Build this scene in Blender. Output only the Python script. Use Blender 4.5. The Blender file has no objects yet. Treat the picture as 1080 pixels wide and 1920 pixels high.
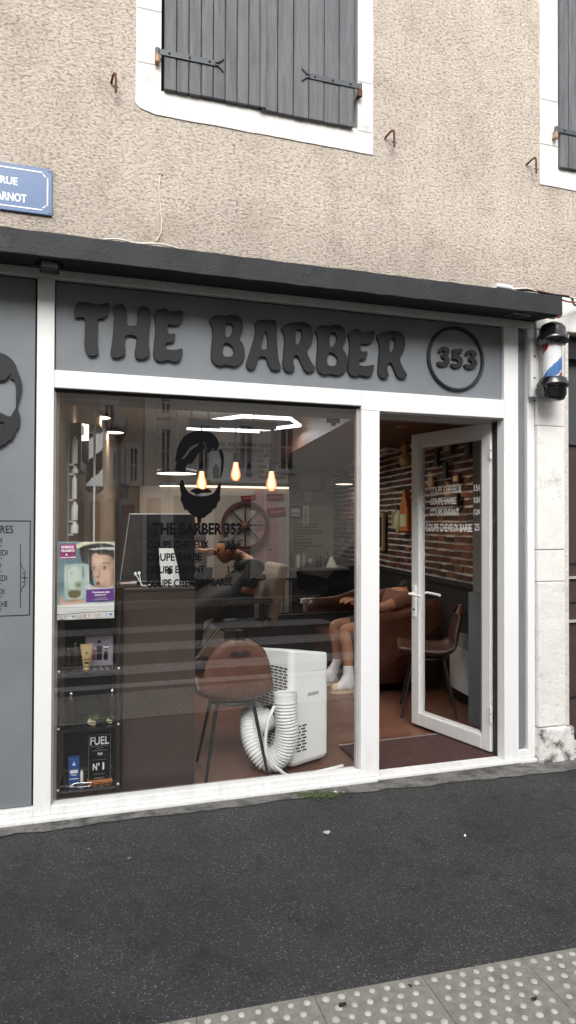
import bpy, math, random
from mathutils import Vector, Matrix
random.seed(7)
S = bpy.context.scene
COL = S.collection
PI = math.pi
# ------------------------------------------------------------------ camera geometry (solved from the photograph)
F = 1330.0; YAW = math.radians(18.266); PIT = math.radians(.8595); ROL = math.radians(.183)
CAM = Vector((0, -3.65, 1.45))
def _basis():
    cy, sy, cp, sp = math.cos(YAW), math.sin(YAW), math.cos(PIT), math.sin(PIT)
    f = Vector((sy*cp, cy*cp, sp)); r = Vector((cy, -sy, 0)); u = r.cross(f)
    c, s = math.cos(ROL), math.sin(ROL)
    return c*r + s*u, -s*r + c*u, f
R_, U_, F_ = _basis()
def ray(px, py): return F_ + R_*((px-540)/F) - U_*((py-960)/F)
def at(px, py, Y=0.0):                      # measured point of the photograph on the upright plane y = Y
    d = ray(px, py); return CAM + d*((Y-CAM.y)/d.y)
def gnd(px, py, Z=0.0):
    d = ray(px, py); return CAM + d*((Z-CAM.z)/d.z)
def onplane(px, py, p, n):
    d = ray(px, py); return CAM + d*((Vector(p)-CAM).dot(n)/d.dot(n))

# ------------------------------------------------------------------ materials
MATS = {}
def mat(name, col, rough=.6, metal=0.0, var=.12, vscale=6.0, bump=0.0, bscale=60.0, col2=None, fac2=.5, s2=3.0, spec=.5, coat=0.0, bdist=.01, stretch=None):
    m = bpy.data.materials.new(name); m.use_nodes = True
    nt = m.node_tree; N = nt.nodes; L = nt.links
    b = N['Principled BSDF']
    b.inputs['Roughness'].default_value = rough; b.inputs['Metallic'].default_value = metal
    b.inputs['Specular IOR Level'].default_value = spec; b.inputs['Coat Weight'].default_value = coat
    tc = N.new('ShaderNodeTexCoord'); vec = tc.outputs['Object']
    if stretch:
        mp = N.new('ShaderNodeMapping'); mp.inputs['Scale'].default_value = stretch
        L.new(vec, mp.inputs['Vector']); vec = mp.outputs['Vector']
    n = N.new('ShaderNodeTexNoise'); n.inputs['Scale'].default_value = vscale; n.inputs['Detail'].default_value = 6; n.inputs['Roughness'].default_value = .65
    L.new(vec, n.inputs['Vector'])
    r = N.new('ShaderNodeValToRGB')
    c = Vector(col)
    r.color_ramp.elements[0].position = .3; r.color_ramp.elements[1].position = .7
    r.color_ramp.elements[0].color = (*(c*(1-var)), 1); r.color_ramp.elements[1].color = (*[min(1, v*(1+var)) for v in c], 1)
    L.new(n.outputs['Fac'], r.inputs['Fac'])
    out = r.outputs['Color']
    if col2:
        n2 = N.new('ShaderNodeTexNoise'); n2.inputs['Scale'].default_value = s2; n2.inputs['Detail'].default_value = 8; n2.inputs['Roughness'].default_value = .7
        L.new(vec, n2.inputs['Vector'])
        r2 = N.new('ShaderNodeValToRGB'); r2.color_ramp.elements[0].position = fac2; r2.color_ramp.elements[1].position = min(1, fac2+.14)
        L.new(n2.outputs['Fac'], r2.inputs['Fac'])
        mx = N.new('ShaderNodeMixRGB'); L.new(r2.outputs['Color'], mx.inputs['Fac']); L.new(out, mx.inputs['Color1']); mx.inputs['Color2'].default_value = (*col2, 1)
        out = mx.outputs['Color']
    L.new(out, b.inputs['Base Color'])
    if bump:
        n3 = N.new('ShaderNodeTexNoise'); n3.inputs['Scale'].default_value = bscale; n3.inputs['Detail'].default_value = 4
        L.new(vec, n3.inputs['Vector'])
        bp = N.new('ShaderNodeBump'); bp.inputs['Strength'].default_value = bump; bp.inputs['Distance'].default_value = bdist
        L.new(n3.outputs['Fac'], bp.inputs['Height']); L.new(bp.outputs['Normal'], b.inputs['Normal'])
    MATS[name] = m
    return m
def emit(name, col, st):
    m = bpy.data.materials.new(name); m.use_nodes = True
    N = m.node_tree.nodes; b = N['Principled BSDF']
    b.inputs['Base Color'].default_value = (*col, 1); b.inputs['Emission Color'].default_value = (*col, 1); b.inputs['Emission Strength'].default_value = st
    MATS[name] = m; return m
def glass_mat(name, tint=(.985, .99, .985), f0=.155):
    m = bpy.data.materials.new(name); m.use_nodes = True
    N = m.node_tree.nodes; L = m.node_tree.links; N.remove(N['Principled BSDF'])
    t = N.new('ShaderNodeBsdfTransparent'); t.inputs['Color'].default_value = (*tint, 1)
    g = N.new('ShaderNodeBsdfGlossy'); g.inputs['Roughness'].default_value = .0; g.inputs['Color'].default_value = (1, 1, 1, 1)
    lwt = N.new('ShaderNodeLayerWeight'); lwt.inputs['Blend'].default_value = .5      # Schlick curve, same from both sides of the sheet
    pw = N.new('ShaderNodeMath'); pw.operation = 'POWER'; pw.inputs[1].default_value = 5; L.new(lwt.outputs['Facing'], pw.inputs[0])
    fr = N.new('ShaderNodeMath'); fr.operation = 'MULTIPLY_ADD'; fr.inputs[1].default_value = 1-f0; fr.inputs[2].default_value = f0; L.new(pw.outputs[0], fr.inputs[0])
    tc = N.new('ShaderNodeTexCoord'); nz = N.new('ShaderNodeTexNoise'); nz.inputs['Scale'].default_value = 1.3; nz.inputs['Detail'].default_value = 1
    bp = N.new('ShaderNodeBump'); bp.inputs['Strength'].default_value = .02; bp.inputs['Distance'].default_value = .02
    L.new(tc.outputs['Object'], nz.inputs['Vector']); L.new(nz.outputs['Fac'], bp.inputs['Height']); L.new(bp.outputs['Normal'], g.inputs['Normal'])
    mx = N.new('ShaderNodeMixShader'); L.new(fr.outputs[0], mx.inputs['Fac']); L.new(t.outputs[0], mx.inputs[1]); L.new(g.outputs[0], mx.inputs[2])
    L.new(mx.outputs[0], N['Material Output'].inputs['Surface'])
    MATS[name] = m; return m

def stucco_mat():
    m = bpy.data.materials.new('stucco'); m.use_nodes = True
    N = m.node_tree.nodes; L = m.node_tree.links; b = N['Principled BSDF']
    b.inputs['Roughness'].default_value = .92; b.inputs['Specular IOR Level'].default_value = .2
    tc = N.new('ShaderNodeTexCoord')
    mp = N.new('ShaderNodeMapping'); mp.inputs['Scale'].default_value = (1, 1, 1.55); L.new(tc.outputs['Object'], mp.inputs['Vector'])
    n = N.new('ShaderNodeTexNoise'); n.inputs['Scale'].default_value = 52; n.inputs['Detail'].default_value = 6; n.inputs['Roughness'].default_value = .68; n.inputs['Distortion'].default_value = .35
    L.new(mp.outputs[0], n.inputs['Vector'])
    # large patches where the roughcast is coarser and dirtier
    pn = N.new('ShaderNodeTexNoise'); pn.inputs['Scale'].default_value = 1.4; pn.inputs['Detail'].default_value = 6; L.new(tc.outputs['Object'], pn.inputs['Vector'])
    pr = N.new('ShaderNodeValToRGB'); pr.color_ramp.elements[0].position = .35; pr.color_ramp.elements[1].position = .7
    pr.color_ramp.elements[0].color = (.69, .615, .535, 1); pr.color_ramp.elements[1].color = (.61, .54, .47, 1)
    L.new(pn.outputs['Fac'], pr.inputs['Fac'])
    cr = N.new('ShaderNodeValToRGB'); e = cr.color_ramp.elements
    e[0].position = .37; e[0].color = (.33, .30, .27, 1); e[1].position = .52; e[1].color = (1, 1, 1, 1)
    L.new(n.outputs['Fac'], cr.inputs['Fac'])
    mx = N.new('ShaderNodeMixRGB'); mx.blend_type = 'MULTIPLY'; mx.inputs['Fac'].default_value = .72
    L.new(pr.outputs['Color'], mx.inputs['Color1']); L.new(cr.outputs['Color'], mx.inputs['Color2'])
    # grime just above the ledge
    sx = N.new('ShaderNodeSeparateXYZ'); L.new(tc.outputs['Object'], sx.inputs[0])
    mr = N.new('ShaderNodeMapRange'); mr.inputs['From Min'].default_value = 2.8; mr.inputs['From Max'].default_value = 3.25; mr.inputs['To Min'].default_value = .5; mr.inputs['To Max'].default_value = 0
    L.new(sx.outputs['Z'], mr.inputs['Value'])
    gm = N.new('ShaderNodeMath'); gm.operation = 'MULTIPLY'; L.new(mr.outputs[0], gm.inputs[0]); L.new(pn.outputs['Fac'], gm.inputs[1])
    mg = N.new('ShaderNodeMixRGB'); L.new(gm.outputs[0], mg.inputs['Fac']); L.new(mx.outputs[0], mg.inputs['Color1']); mg.inputs['Color2'].default_value = (.2, .165, .13, 1)
    # rain streaks and repaired patches
    m2 = N.new('ShaderNodeMapping'); m2.inputs['Scale'].default_value = (5, 1, .55); L.new(tc.outputs['Object'], m2.inputs['Vector'])
    sn = N.new('ShaderNodeTexNoise'); sn.inputs['Scale'].default_value = 1.6; sn.inputs['Detail'].default_value = 7; sn.inputs['Roughness'].default_value = .62; L.new(m2.outputs[0], sn.inputs['Vector'])
    sr = N.new('ShaderNodeValToRGB'); sr.color_ramp.elements[0].position = .38; sr.color_ramp.elements[1].position = .72; sr.color_ramp.elements[0].color = (.82, .80, .78, 1); sr.color_ramp.elements[1].color = (1.08, 1.07, 1.06, 1); L.new(sn.outputs['Fac'], sr.inputs['Fac'])
    ms = N.new('ShaderNodeMixRGB'); ms.blend_type = 'MULTIPLY'; ms.inputs['Fac'].default_value = .42; L.new(mg.outputs[0], ms.inputs['Color1']); L.new(sr.outputs[0], ms.inputs['Color2'])
    pt = N.new('ShaderNodeTexNoise'); pt.inputs['Scale'].default_value = 3.2; pt.inputs['Detail'].default_value = 9; pt.inputs['Roughness'].default_value = .7; L.new(tc.outputs['Object'], pt.inputs['Vector'])
    p2 = N.new('ShaderNodeValToRGB'); p2.color_ramp.elements[0].position = .34; p2.color_ramp.elements[1].position = .5; p2.color_ramp.elements[0].color = (.80, .78, .76, 1); p2.color_ramp.elements[1].color = (1, 1, 1, 1); L.new(pt.outputs['Fac'], p2.inputs['Fac'])
    m3 = N.new('ShaderNodeMixRGB'); m3.blend_type = 'MULTIPLY'; m3.inputs['Fac'].default_value = .9; L.new(ms.outputs[0], m3.inputs['Color1']); L.new(p2.outputs[0], m3.inputs['Color2'])
    L.new(m3.outputs[0], b.inputs['Base Color'])
    bp = N.new('ShaderNodeBump'); bp.inputs['Strength'].default_value = 1; bp.inputs['Distance'].default_value = .013
    L.new(n.outputs['Fac'], bp.inputs['Height']); L.new(bp.outputs[0], b.inputs['Normal'])
    MATS['stucco'] = m; return m

def asphalt_mat(name, base, chips=.5):
    m = bpy.data.materials.new(name); m.use_nodes = True
    N = m.node_tree.nodes; L = m.node_tree.links; b = N['Principled BSDF']
    b.inputs['Roughness'].default_value = .78; b.inputs['Specular IOR Level'].default_value = .35
    tc = N.new('ShaderNodeTexCoord')
    v = N.new('ShaderNodeTexVoronoi'); v.inputs['Scale'].default_value = 230; L.new(tc.outputs['Object'], v.inputs['Vector'])
    sp = N.new('ShaderNodeSeparateColor'); L.new(v.outputs['Color'], sp.inputs[0])
    r = N.new('ShaderNodeValToRGB'); e = r.color_ramp.elements
    c = Vector(base)
    e[0].position = .0; e[0].color = (*(c*.6), 1); e[1].position = 1; e[1].color = (*(c*5.5), 1)
    x = r.color_ramp.elements.new(.6); x.color = (*c, 1); x = r.color_ramp.elements.new(.95); x.color = (*(c*1.5), 1)
    L.new(sp.outputs[0], r.inputs['Fac'])
    pn = N.new('ShaderNodeTexNoise'); pn.inputs['Scale'].default_value = 1.6; pn.inputs['Detail'].default_value = 7; pn.inputs['Roughness'].default_value = .6; L.new(tc.outputs['Object'], pn.inputs['Vector'])
    pr = N.new('ShaderNodeValToRGB'); pr.color_ramp.elements[0].position = .3; pr.color_ramp.elements[1].position = .7
    pr.color_ramp.elements[0].color = (.60, .62, .66, 1); pr.color_ramp.elements[1].color = (1.3, 1.27, 1.2, 1); L.new(pn.outputs['Fac'], pr.inputs['Fac'])
    st = N.new('ShaderNodeTexNoise'); st.inputs['Scale'].default_value = 5.5; st.inputs['Detail'].default_value = 8; st.inputs['Roughness'].default_value = .72; st.inputs['Distortion'].default_value = .8; L.new(tc.outputs['Object'], st.inputs['Vector'])
    s2 = N.new('ShaderNodeValToRGB'); s2.color_ramp.elements[0].position = .33; s2.color_ramp.elements[1].position = .47; s2.color_ramp.elements[0].color = (.55, .55, .56, 1); s2.color_ramp.elements[1].color = (1, 1, 1, 1)
    x = s2.color_ramp.elements.new(.70); x.color = (1.0, 1.0, 1.0, 1); x = s2.color_ramp.elements.new(.80); x.color = (1.7, 1.65, 1.55, 1); L.new(st.outputs['Fac'], s2.inputs['Fac'])
    pm = N.new('ShaderNodeMixRGB'); pm.blend_type = 'MULTIPLY'; pm.inputs['Fac'].default_value = 1; L.new(pr.outputs[0], pm.inputs['Color1']); L.new(s2.outputs[0], pm.inputs['Color2']); pr = pm
    mx = N.new('ShaderNodeMixRGB'); mx.blend_type = 'MULTIPLY'; mx.inputs['Fac'].default_value = 1
    L.new(r.outputs[0], mx.inputs['Color1']); L.new(pr.outputs[0], mx.inputs['Color2']); L.new(mx.outputs[0], b.inputs['Base Color'])
    rr = N.new('ShaderNodeMapRange'); rr.inputs['To Min'].default_value = .55; rr.inputs['To Max'].default_value = .9; L.new(pn.outputs['Fac'], rr.inputs['Value']); L.new(rr.outputs[0], b.inputs['Roughness'])
    bp = N.new('ShaderNodeBump'); bp.inputs['Strength'].default_value = .7; bp.inputs['Distance'].default_value = .006
    L.new(v.outputs['Distance'], bp.inputs['Height']); L.new(bp.outputs[0], b.inputs['Normal'])
    MATS[name] = m; return m

def wood_mat(name, c1, c2, plank=.12, length=1.2, rough=.4, axis=0):
    m = bpy.data.materials.new(name); m.use_nodes = True
    N = m.node_tree.nodes; L = m.node_tree.links; b = N['Principled BSDF']; b.inputs['Roughness'].default_value = rough
    tc = N.new('ShaderNodeTexCoord')
    mp = N.new('ShaderNodeMapping'); L.new(tc.outputs['Object'], mp.inputs['Vector'])
    if axis: mp.inputs['Rotation'].default_value = (0, 0, axis)
    br = N.new('ShaderNodeTexBrick'); br.inputs['Scale'].default_value = 1; br.inputs['Brick Width'].default_value = length; br.inputs['Row Height'].default_value = plank
    br.inputs['Mortar Size'].default_value = .0025; br.inputs['Color1'].default_value = (*c1, 1); br.inputs['Color2'].default_value = (*c2, 1); br.inputs['Mortar'].default_value = (*(Vector(c1)*.3), 1)
    L.new(mp.outputs[0], br.inputs['Vector'])
    m2 = N.new('ShaderNodeMapping'); m2.inputs['Scale'].default_value = (3, 40, 1); L.new(mp.outputs[0], m2.inputs['Vector'])
    n = N.new('ShaderNodeTexNoise'); n.inputs['Scale'].default_value = 1.5; n.inputs['Detail'].default_value = 5; L.new(m2.outputs[0], n.inputs['Vector'])
    r = N.new('ShaderNodeValToRGB'); r.color_ramp.elements[0].color = (.6, .6, .6, 1); r.color_ramp.elements[1].color = (1.25, 1.2, 1.15, 1); L.new(n.outputs['Fac'], r.inputs['Fac'])
    mx = N.new('ShaderNodeMixRGB'); mx.blend_type = 'MULTIPLY'; mx.inputs['Fac'].default_value = .8
    L.new(br.outputs['Color'], mx.inputs['Color1']); L.new(r.outputs[0], mx.inputs['Color2']); L.new(mx.outputs[0], b.inputs['Base Color'])
    MATS[name] = m; return m

def brick_island_mat(name, cols, rough=.85):
    m = bpy.data.materials.new(name); m.use_nodes = True
    N = m.node_tree.nodes; L = m.node_tree.links; b = N['Principled BSDF']; b.inputs['Roughness'].default_value = rough
    g = N.new('ShaderNodeNewGeometry'); r = N.new('ShaderNodeValToRGB'); e = r.color_ramp.elements
    e[0].color = (*cols[0], 1); e[1].color = (*cols[-1], 1)
    for i, c in enumerate(cols[1:-1]): x = e.new((i+1)/(len(cols)-1)); x.color = (*c, 1)
    L.new(g.outputs['Random Per Island'], r.inputs['Fac'])
    tc = N.new('ShaderNodeTexCoord'); n = N.new('ShaderNodeTexNoise'); n.inputs['Scale'].default_value = 35; n.inputs['Detail'].default_value = 6; L.new(tc.outputs['Object'], n.inputs['Vector'])
    r2 = N.new('ShaderNodeValToRGB'); r2.color_ramp.elements[0].color = (.45, .45, .45, 1); r2.color_ramp.elements[1].color = (1.4, 1.4, 1.4, 1); L.new(n.outputs['Fac'], r2.inputs['Fac'])
    mx = N.new('ShaderNodeMixRGB'); mx.blend_type = 'MULTIPLY'; mx.inputs['Fac'].default_value = 1; L.new(r.outputs[0], mx.inputs['Color1']); L.new(r2.outputs[0], mx.inputs['Color2'])
    L.new(mx.outputs[0], b.inputs['Base Color'])
    bp = N.new('ShaderNodeBump'); bp.inputs['Strength'].default_value = .6; bp.inputs['Distance'].default_value = .006; L.new(n.outputs['Fac'], bp.inputs['Height']); L.new(bp.outputs[0], b.inputs['Normal'])
    MATS[name] = m; return m

def frame_white_mat():
    m = mat('white_frame', (.80, .805, .80), .42, var=.02, vscale=3, bump=.06, bscale=25, bdist=.004)
    N = m.node_tree.nodes; L = m.node_tree.links; b = N['Principled BSDF']
    src = b.inputs['Base Color'].links[0].from_socket
    tc = N.new('ShaderNodeTexCoord'); sx = N.new('ShaderNodeSeparateXYZ'); L.new(tc.outputs['Object'], sx.inputs[0])
    n = N.new('ShaderNodeTexNoise'); n.inputs['Scale'].default_value = 9; n.inputs['Detail'].default_value = 8; n.inputs['Roughness'].default_value = .7
    mp = N.new('ShaderNodeMapping'); mp.inputs['Scale'].default_value = (3, 1, .6); L.new(tc.outputs['Object'], mp.inputs[0]); L.new(mp.outputs[0], n.inputs['Vector'])
    lo = N.new('ShaderNodeMapRange'); lo.inputs['From Min'].default_value = .28; lo.inputs['From Max'].default_value = .0; L.new(sx.outputs['Z'], lo.inputs['Value'])
    hi = N.new('ShaderNodeMapRange'); hi.inputs['From Min'].default_value = 2.45; hi.inputs['From Max'].default_value = 2.72; L.new(sx.outputs['Z'], hi.inputs['Value'])
    ad = N.new('ShaderNodeMath'); ad.operation = 'ADD'; L.new(lo.outputs[0], ad.inputs[0]); L.new(hi.outputs[0], ad.inputs[1])
    r = N.new('ShaderNodeValToRGB'); r.color_ramp.elements[0].position = .42; r.color_ramp.elements[1].position = .75; L.new(n.outputs['Fac'], r.inputs['Fac'])
    mu = N.new('ShaderNodeMath'); mu.operation = 'MULTIPLY'; L.new(ad.outputs[0], mu.inputs[0]); L.new(r.outputs[0], mu.inputs[1])
    mx = N.new('ShaderNodeMixRGB'); L.new(mu.outputs[0], mx.inputs['Fac']); L.new(src, mx.inputs['Color1']); mx.inputs['Color2'].default_value = (.64, .63, .60, 1)
    L.new(mx.outputs[0], b.inputs['Base Color'])
    return m

M = MATS
stucco_mat(); asphalt_mat('asphalt', (.0355, .037, .0385)); asphalt_mat('road_asphalt', (.040, .036, .033)); frame_white_mat()
mat('stone_white', (.76, .75, .72), .8, var=.08, vscale=5, bump=.35, bscale=40, col2=(.47, .45, .42), fac2=.57, s2=5)
mat('stone_dirty', (.70, .69, .66), .85, var=.12, vscale=9, bump=.5, bscale=50, col2=(.10, .097, .09), fac2=.47, s2=11)
mat('stone_stained', (.72, .71, .68), .85, var=.08, vscale=9, bump=.5, bscale=50, col2=(.40, .385, .36), fac2=.58, s2=13)
mat('stone_joint', (.38, .37, .35), .9)
mat('shutter', (.128, .132, .140), .62, var=.30, vscale=4, bump=.4, bscale=30, stretch=(12, 4, 1), spec=.35)
mat('shutter_groove', (.018, .018, .02), .9)
mat('strap_iron', (.075, .083, .09), .5, metal=.2, var=.1)
mat('rust', (.12, .05, .03), .85, var=.4, vscale=40, bump=.3)
mat('rust_pale', (.42, .27, .18), .9, var=.3, vscale=40)
mat('sign_blue', (.105, .18, .33), .3, var=.06, spec=.5)
mat('sign_white', (.82, .84, .86), .35, var=.02)
mat('ledge', (.018, .0195, .0225), .7, var=.3, vscale=7, bump=.3, bscale=60, col2=(.04, .043, .048), fac2=.57, s2=5)
mat('soffit_shade', (.006, .006, .007), .8, var=.3)  # underside of the ledge, its shade put into a blacker colour
mat('panel_grey', (.182, .198, .214), .5, var=.12, vscale=1.8, spec=.4, col2=(.15, .162, .174), fac2=.54, s2=1.3)
mat('letter_dark', (.014, .0145, .016), .55, var=.06, spec=.4)
mat('gasket', (.01, .01, .011), .7)
mat('black_gloss', (.009, .009, .01), .14, var=.05, coat=.6)
mat('black_satin', (.013, .013, .014), .42, var=.1)
mat('black_matte', (.010, .010, .011), .75, var=.1)
mat('decal_black', (.004, .004, .005), .9, spec=.1)
mat('decal_white', (.78, .78, .78), .6, var=.03)
mat('white_plastic', (.88, .90, .89), .35, var=.02, vscale=3)
mat('hose_white', (.82, .84, .82), .5, var=.05)
mat('grille_dark', (.02, .02, .02), .6)
mat('brown_leather', (.135, .058, .038), .42, var=.25, vscale=9, bump=.2, bscale=120)
mat('shaded_leather', (.055, .022, .015), .45, var=.25, vscale=9, bump=.2, bscale=120)  # brown_leather again, with the shade of the doorway darkened into its colour
mat('tan_leather', (.075, .025, .013), .33, var=.3, vscale=5, bump=.15, bscale=90)
mat('counter_brown', (.055, .040, .033), .35, var=.2, vscale=3)
mat('screen_dark', (.012, .013, .015), .12, var=.1)
mat('chrome', (.55, .55, .56), .18, metal=1, var=.05)
mat('steel', (.42, .42, .42), .35, metal=.9, var=.1)
mat('wall_tan', (.36, .285, .22), .85, var=.1, vscale=3)
mat('wall_beige', (.34, .30, .25), .85, var=.08, vscale=2)
mat('wall_grey', (.20, .195, .185), .85, var=.08, vscale=2)
mat('ceiling_white', (.62, .60, .57), .85, var=.05)
mat('wall_black', (.012, .011, .011), .7, var=.2)
mat('mortar', (.62, .59, .55), .95, var=.2, vscale=50, bump=.5, bscale=90)
mat('white_brick', (.55, .53, .5), .8, var=.12, vscale=12, bump=.3)
mat('taupe_brick', (.17, .145, .125), .85, var=.2, vscale=12, bump=.3)
brick_island_mat('dark_brick', [(.028, .015, .011), (.06, .025, .014), (.15, .055, .026), (.04, .018, .012), (.21, .085, .038), (.02, .012, .010)])
wood_mat('floor_wood', (.14, .066, .044), (.185, .09, .060), .19, 1.1, .32, math.radians(-8))
mat('mat_brown', (.055, .022, .018), .95, var=.25, vscale=20, bump=.5, bscale=300)
mat('pink_stripe', (.36, .19, .17), .7, var=.1)
mat('white_paper', (.78, .78, .76), .7, var=.03)
mat('red_sign', (.13, .014, .017), .5, var=.15)
mat('wheel_red', (.075, .016, .016), .5, var=.3)
mat('red', (.35, .012, .02), .4)
mat('blue', (.05, .16, .40), .4)
mat('blue_box', (.02, .07, .26), .45)
mat('gold', (.52, .38, .18), .35, metal=.3, var=.1)
mat('orange', (.55, .17, .025), .45, var=.15)
mat('green_leaf', (.10, .15, .06), .6, var=.4, vscale=60)
mat('pale_yellow', (.60, .56, .33), .6)
mat('bottle_dark', (.02, .012, .008), .15)
mat('skin', (.46, .225, .13), .5, var=.08, vscale=8)
mat('skin_brown', (.30, .13, .08), .5, var=.08, vscale=8)
mat('hair_dark', (.010, .008, .007), .55, var=.4, vscale=80, bump=.6, bscale=150)
mat('shirt_maroon', (.035, .012, .016), .85, var=.2)
mat('shirt_peach', (.20, .09, .065), .85, var=.1, bump=.3, bscale=12)
mat('shorts_navy', (.020, .028, .036), .8, var=.2, bump=.3, bscale=15)
mat('cape_dark', (.030, .036, .040), .6, var=.2, bump=.4, bscale=10)
mat('sock_white', (.78, .80, .84), .9, var=.05, col2=(.22, .24, .30), fac2=.58, s2=9)
mat('shoe_cream', (.62, .50, .34), .8, var=.08)
mat('concrete', (.15, .145, .135), .9, var=.3, vscale=14, bump=.6, bscale=80, col2=(.05, .051, .05), fac2=.47, s2=9)
mat('tactile', (.215, .208, .183), .9, var=.25, vscale=30, bump=.5, bscale=160, col2=(.13, .125, .11), fac2=.56, s2=8)
mat('tactile_dome', (.42, .415, .385), .8, var=.2, vscale=40, bump=.2)
mat('kerb_stone', (.33, .32, .30), .9, var=.15, vscale=12, bump=.4)
mat('zebra_white', (.34, .33, .31), .8, var=.15, col2=(.07, .066, .063), fac2=.50, s2=14)
mat('moss', (.055, .075, .025), .95, var=.4, vscale=60, bump=.8, bscale=150)
mat('garage_brown', (.056, .036, .036), .55, var=.12, vscale=2, stretch=(1, 1, 6))
mat('garage_grey', (.055, .062, .062), .5, var=.1)
mat('trim_grey', (.40, .38, .37), .5)
mat('jamb_black', (.022, .021, .02), .8, var=.7, vscale=20, bump=.4, col2=(.12, .115, .105), fac2=.6, s2=16)
mat('pvc_white', (.66, .665, .66), .35, var=.03)
mat('seal_olive', (.15, .13, .10), .6)
mat('cable_white', (.72, .66, .60), .5)
mat('cable_red', (.35, .06, .05), .5)
mat('bricks_opposite', (.40, .36, .31), .9, var=.2, vscale=2, bump=.3, bscale=30)
mat('facade_brown', (.58, .49, .40), .9, var=.2, vscale=2, bump=.3, bscale=30)
mat('facade_pale', (.84, .78, .69), .9, var=.12, vscale=2)
mat('window_dark', (.03, .032, .035), .12, var=.2)
mat('purple', (.14, .045, .25), .5, var=.03)
mat('magenta', (.33, .03, .19), .5, var=.03)
mat('poster_blue', (.30, .40, .43), .5, var=.25, vscale=9)
mat('poster_grey', (.085, .080, .075), .5, var=.2)
mat('poster_skin', (.66, .51, .42), .5, var=.08, vscale=20)
mat('poster_dark', (.06, .045, .04), .5)
mat('poster_jar', (.58, .66, .63), .5, var=.1, vscale=20)
mat('poster_olive', (.30, .28, .18), .5, var=.15)
mat('poster_shade', (.50, .365, .29), .5, var=.1, vscale=20)
mat('poster_lip_pale', (.55, .31, .27), .5)
mat('poster_lip', (.45, .16, .14), .5)
mat('lilac', (.30, .27, .33), .5, var=.1)
mat('umber_wood', (.16, .07, .04), .5, var=.2)
mat('beam_wood', (.08, .065, .055), .7, var=.3, stretch=(1, 8, 8))
mat('pole_white', (.80, .80, .80), .25, var=.02)
mat('litter', (.42, .38, .34), .8)
emit('bulb_glow', (1.0, .17, .06), 1.5); emit('filament', (1.0, .58, .30), 5.0); emit('pole_glow', (.85, .87, .9), .28); emit('led_white', (.93, .96, 1.0), 3.0); emit('led_warm', (1.0, .80, .58), 1.6); emit('disc_warm', (1.0, .83, .62), 4.5)
def bulb_mat():
    m = emit('bulb_glow', (1.0, .25, .08), 1.0); N = m.node_tree.nodes; L = m.node_tree.links; b = N['Principled BSDF']
    lw_ = N.new('ShaderNodeLayerWeight'); lw_.inputs['Blend'].default_value = .5; r = N.new('ShaderNodeValToRGB'); e = r.color_ramp.elements
    e[0].position = .05; e[0].color = (1, .78, .45, 1); e[1].position = .75; e[1].color = (.55, .10, .03, 1); x = e.new(.35); x.color = (1, .38, .13, 1)
    L.new(lw_.outputs['Facing'], r.inputs['Fac']); L.new(r.outputs[0], b.inputs['Emission Color']); b.inputs['Emission Strength'].default_value = 2.2
bulb_mat()
glass_mat('shop_glass'); glass_mat('door_glass', (.93, .95, .95), .022); glass_mat('tube_glass', (.97, .98, .98), .05)

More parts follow.
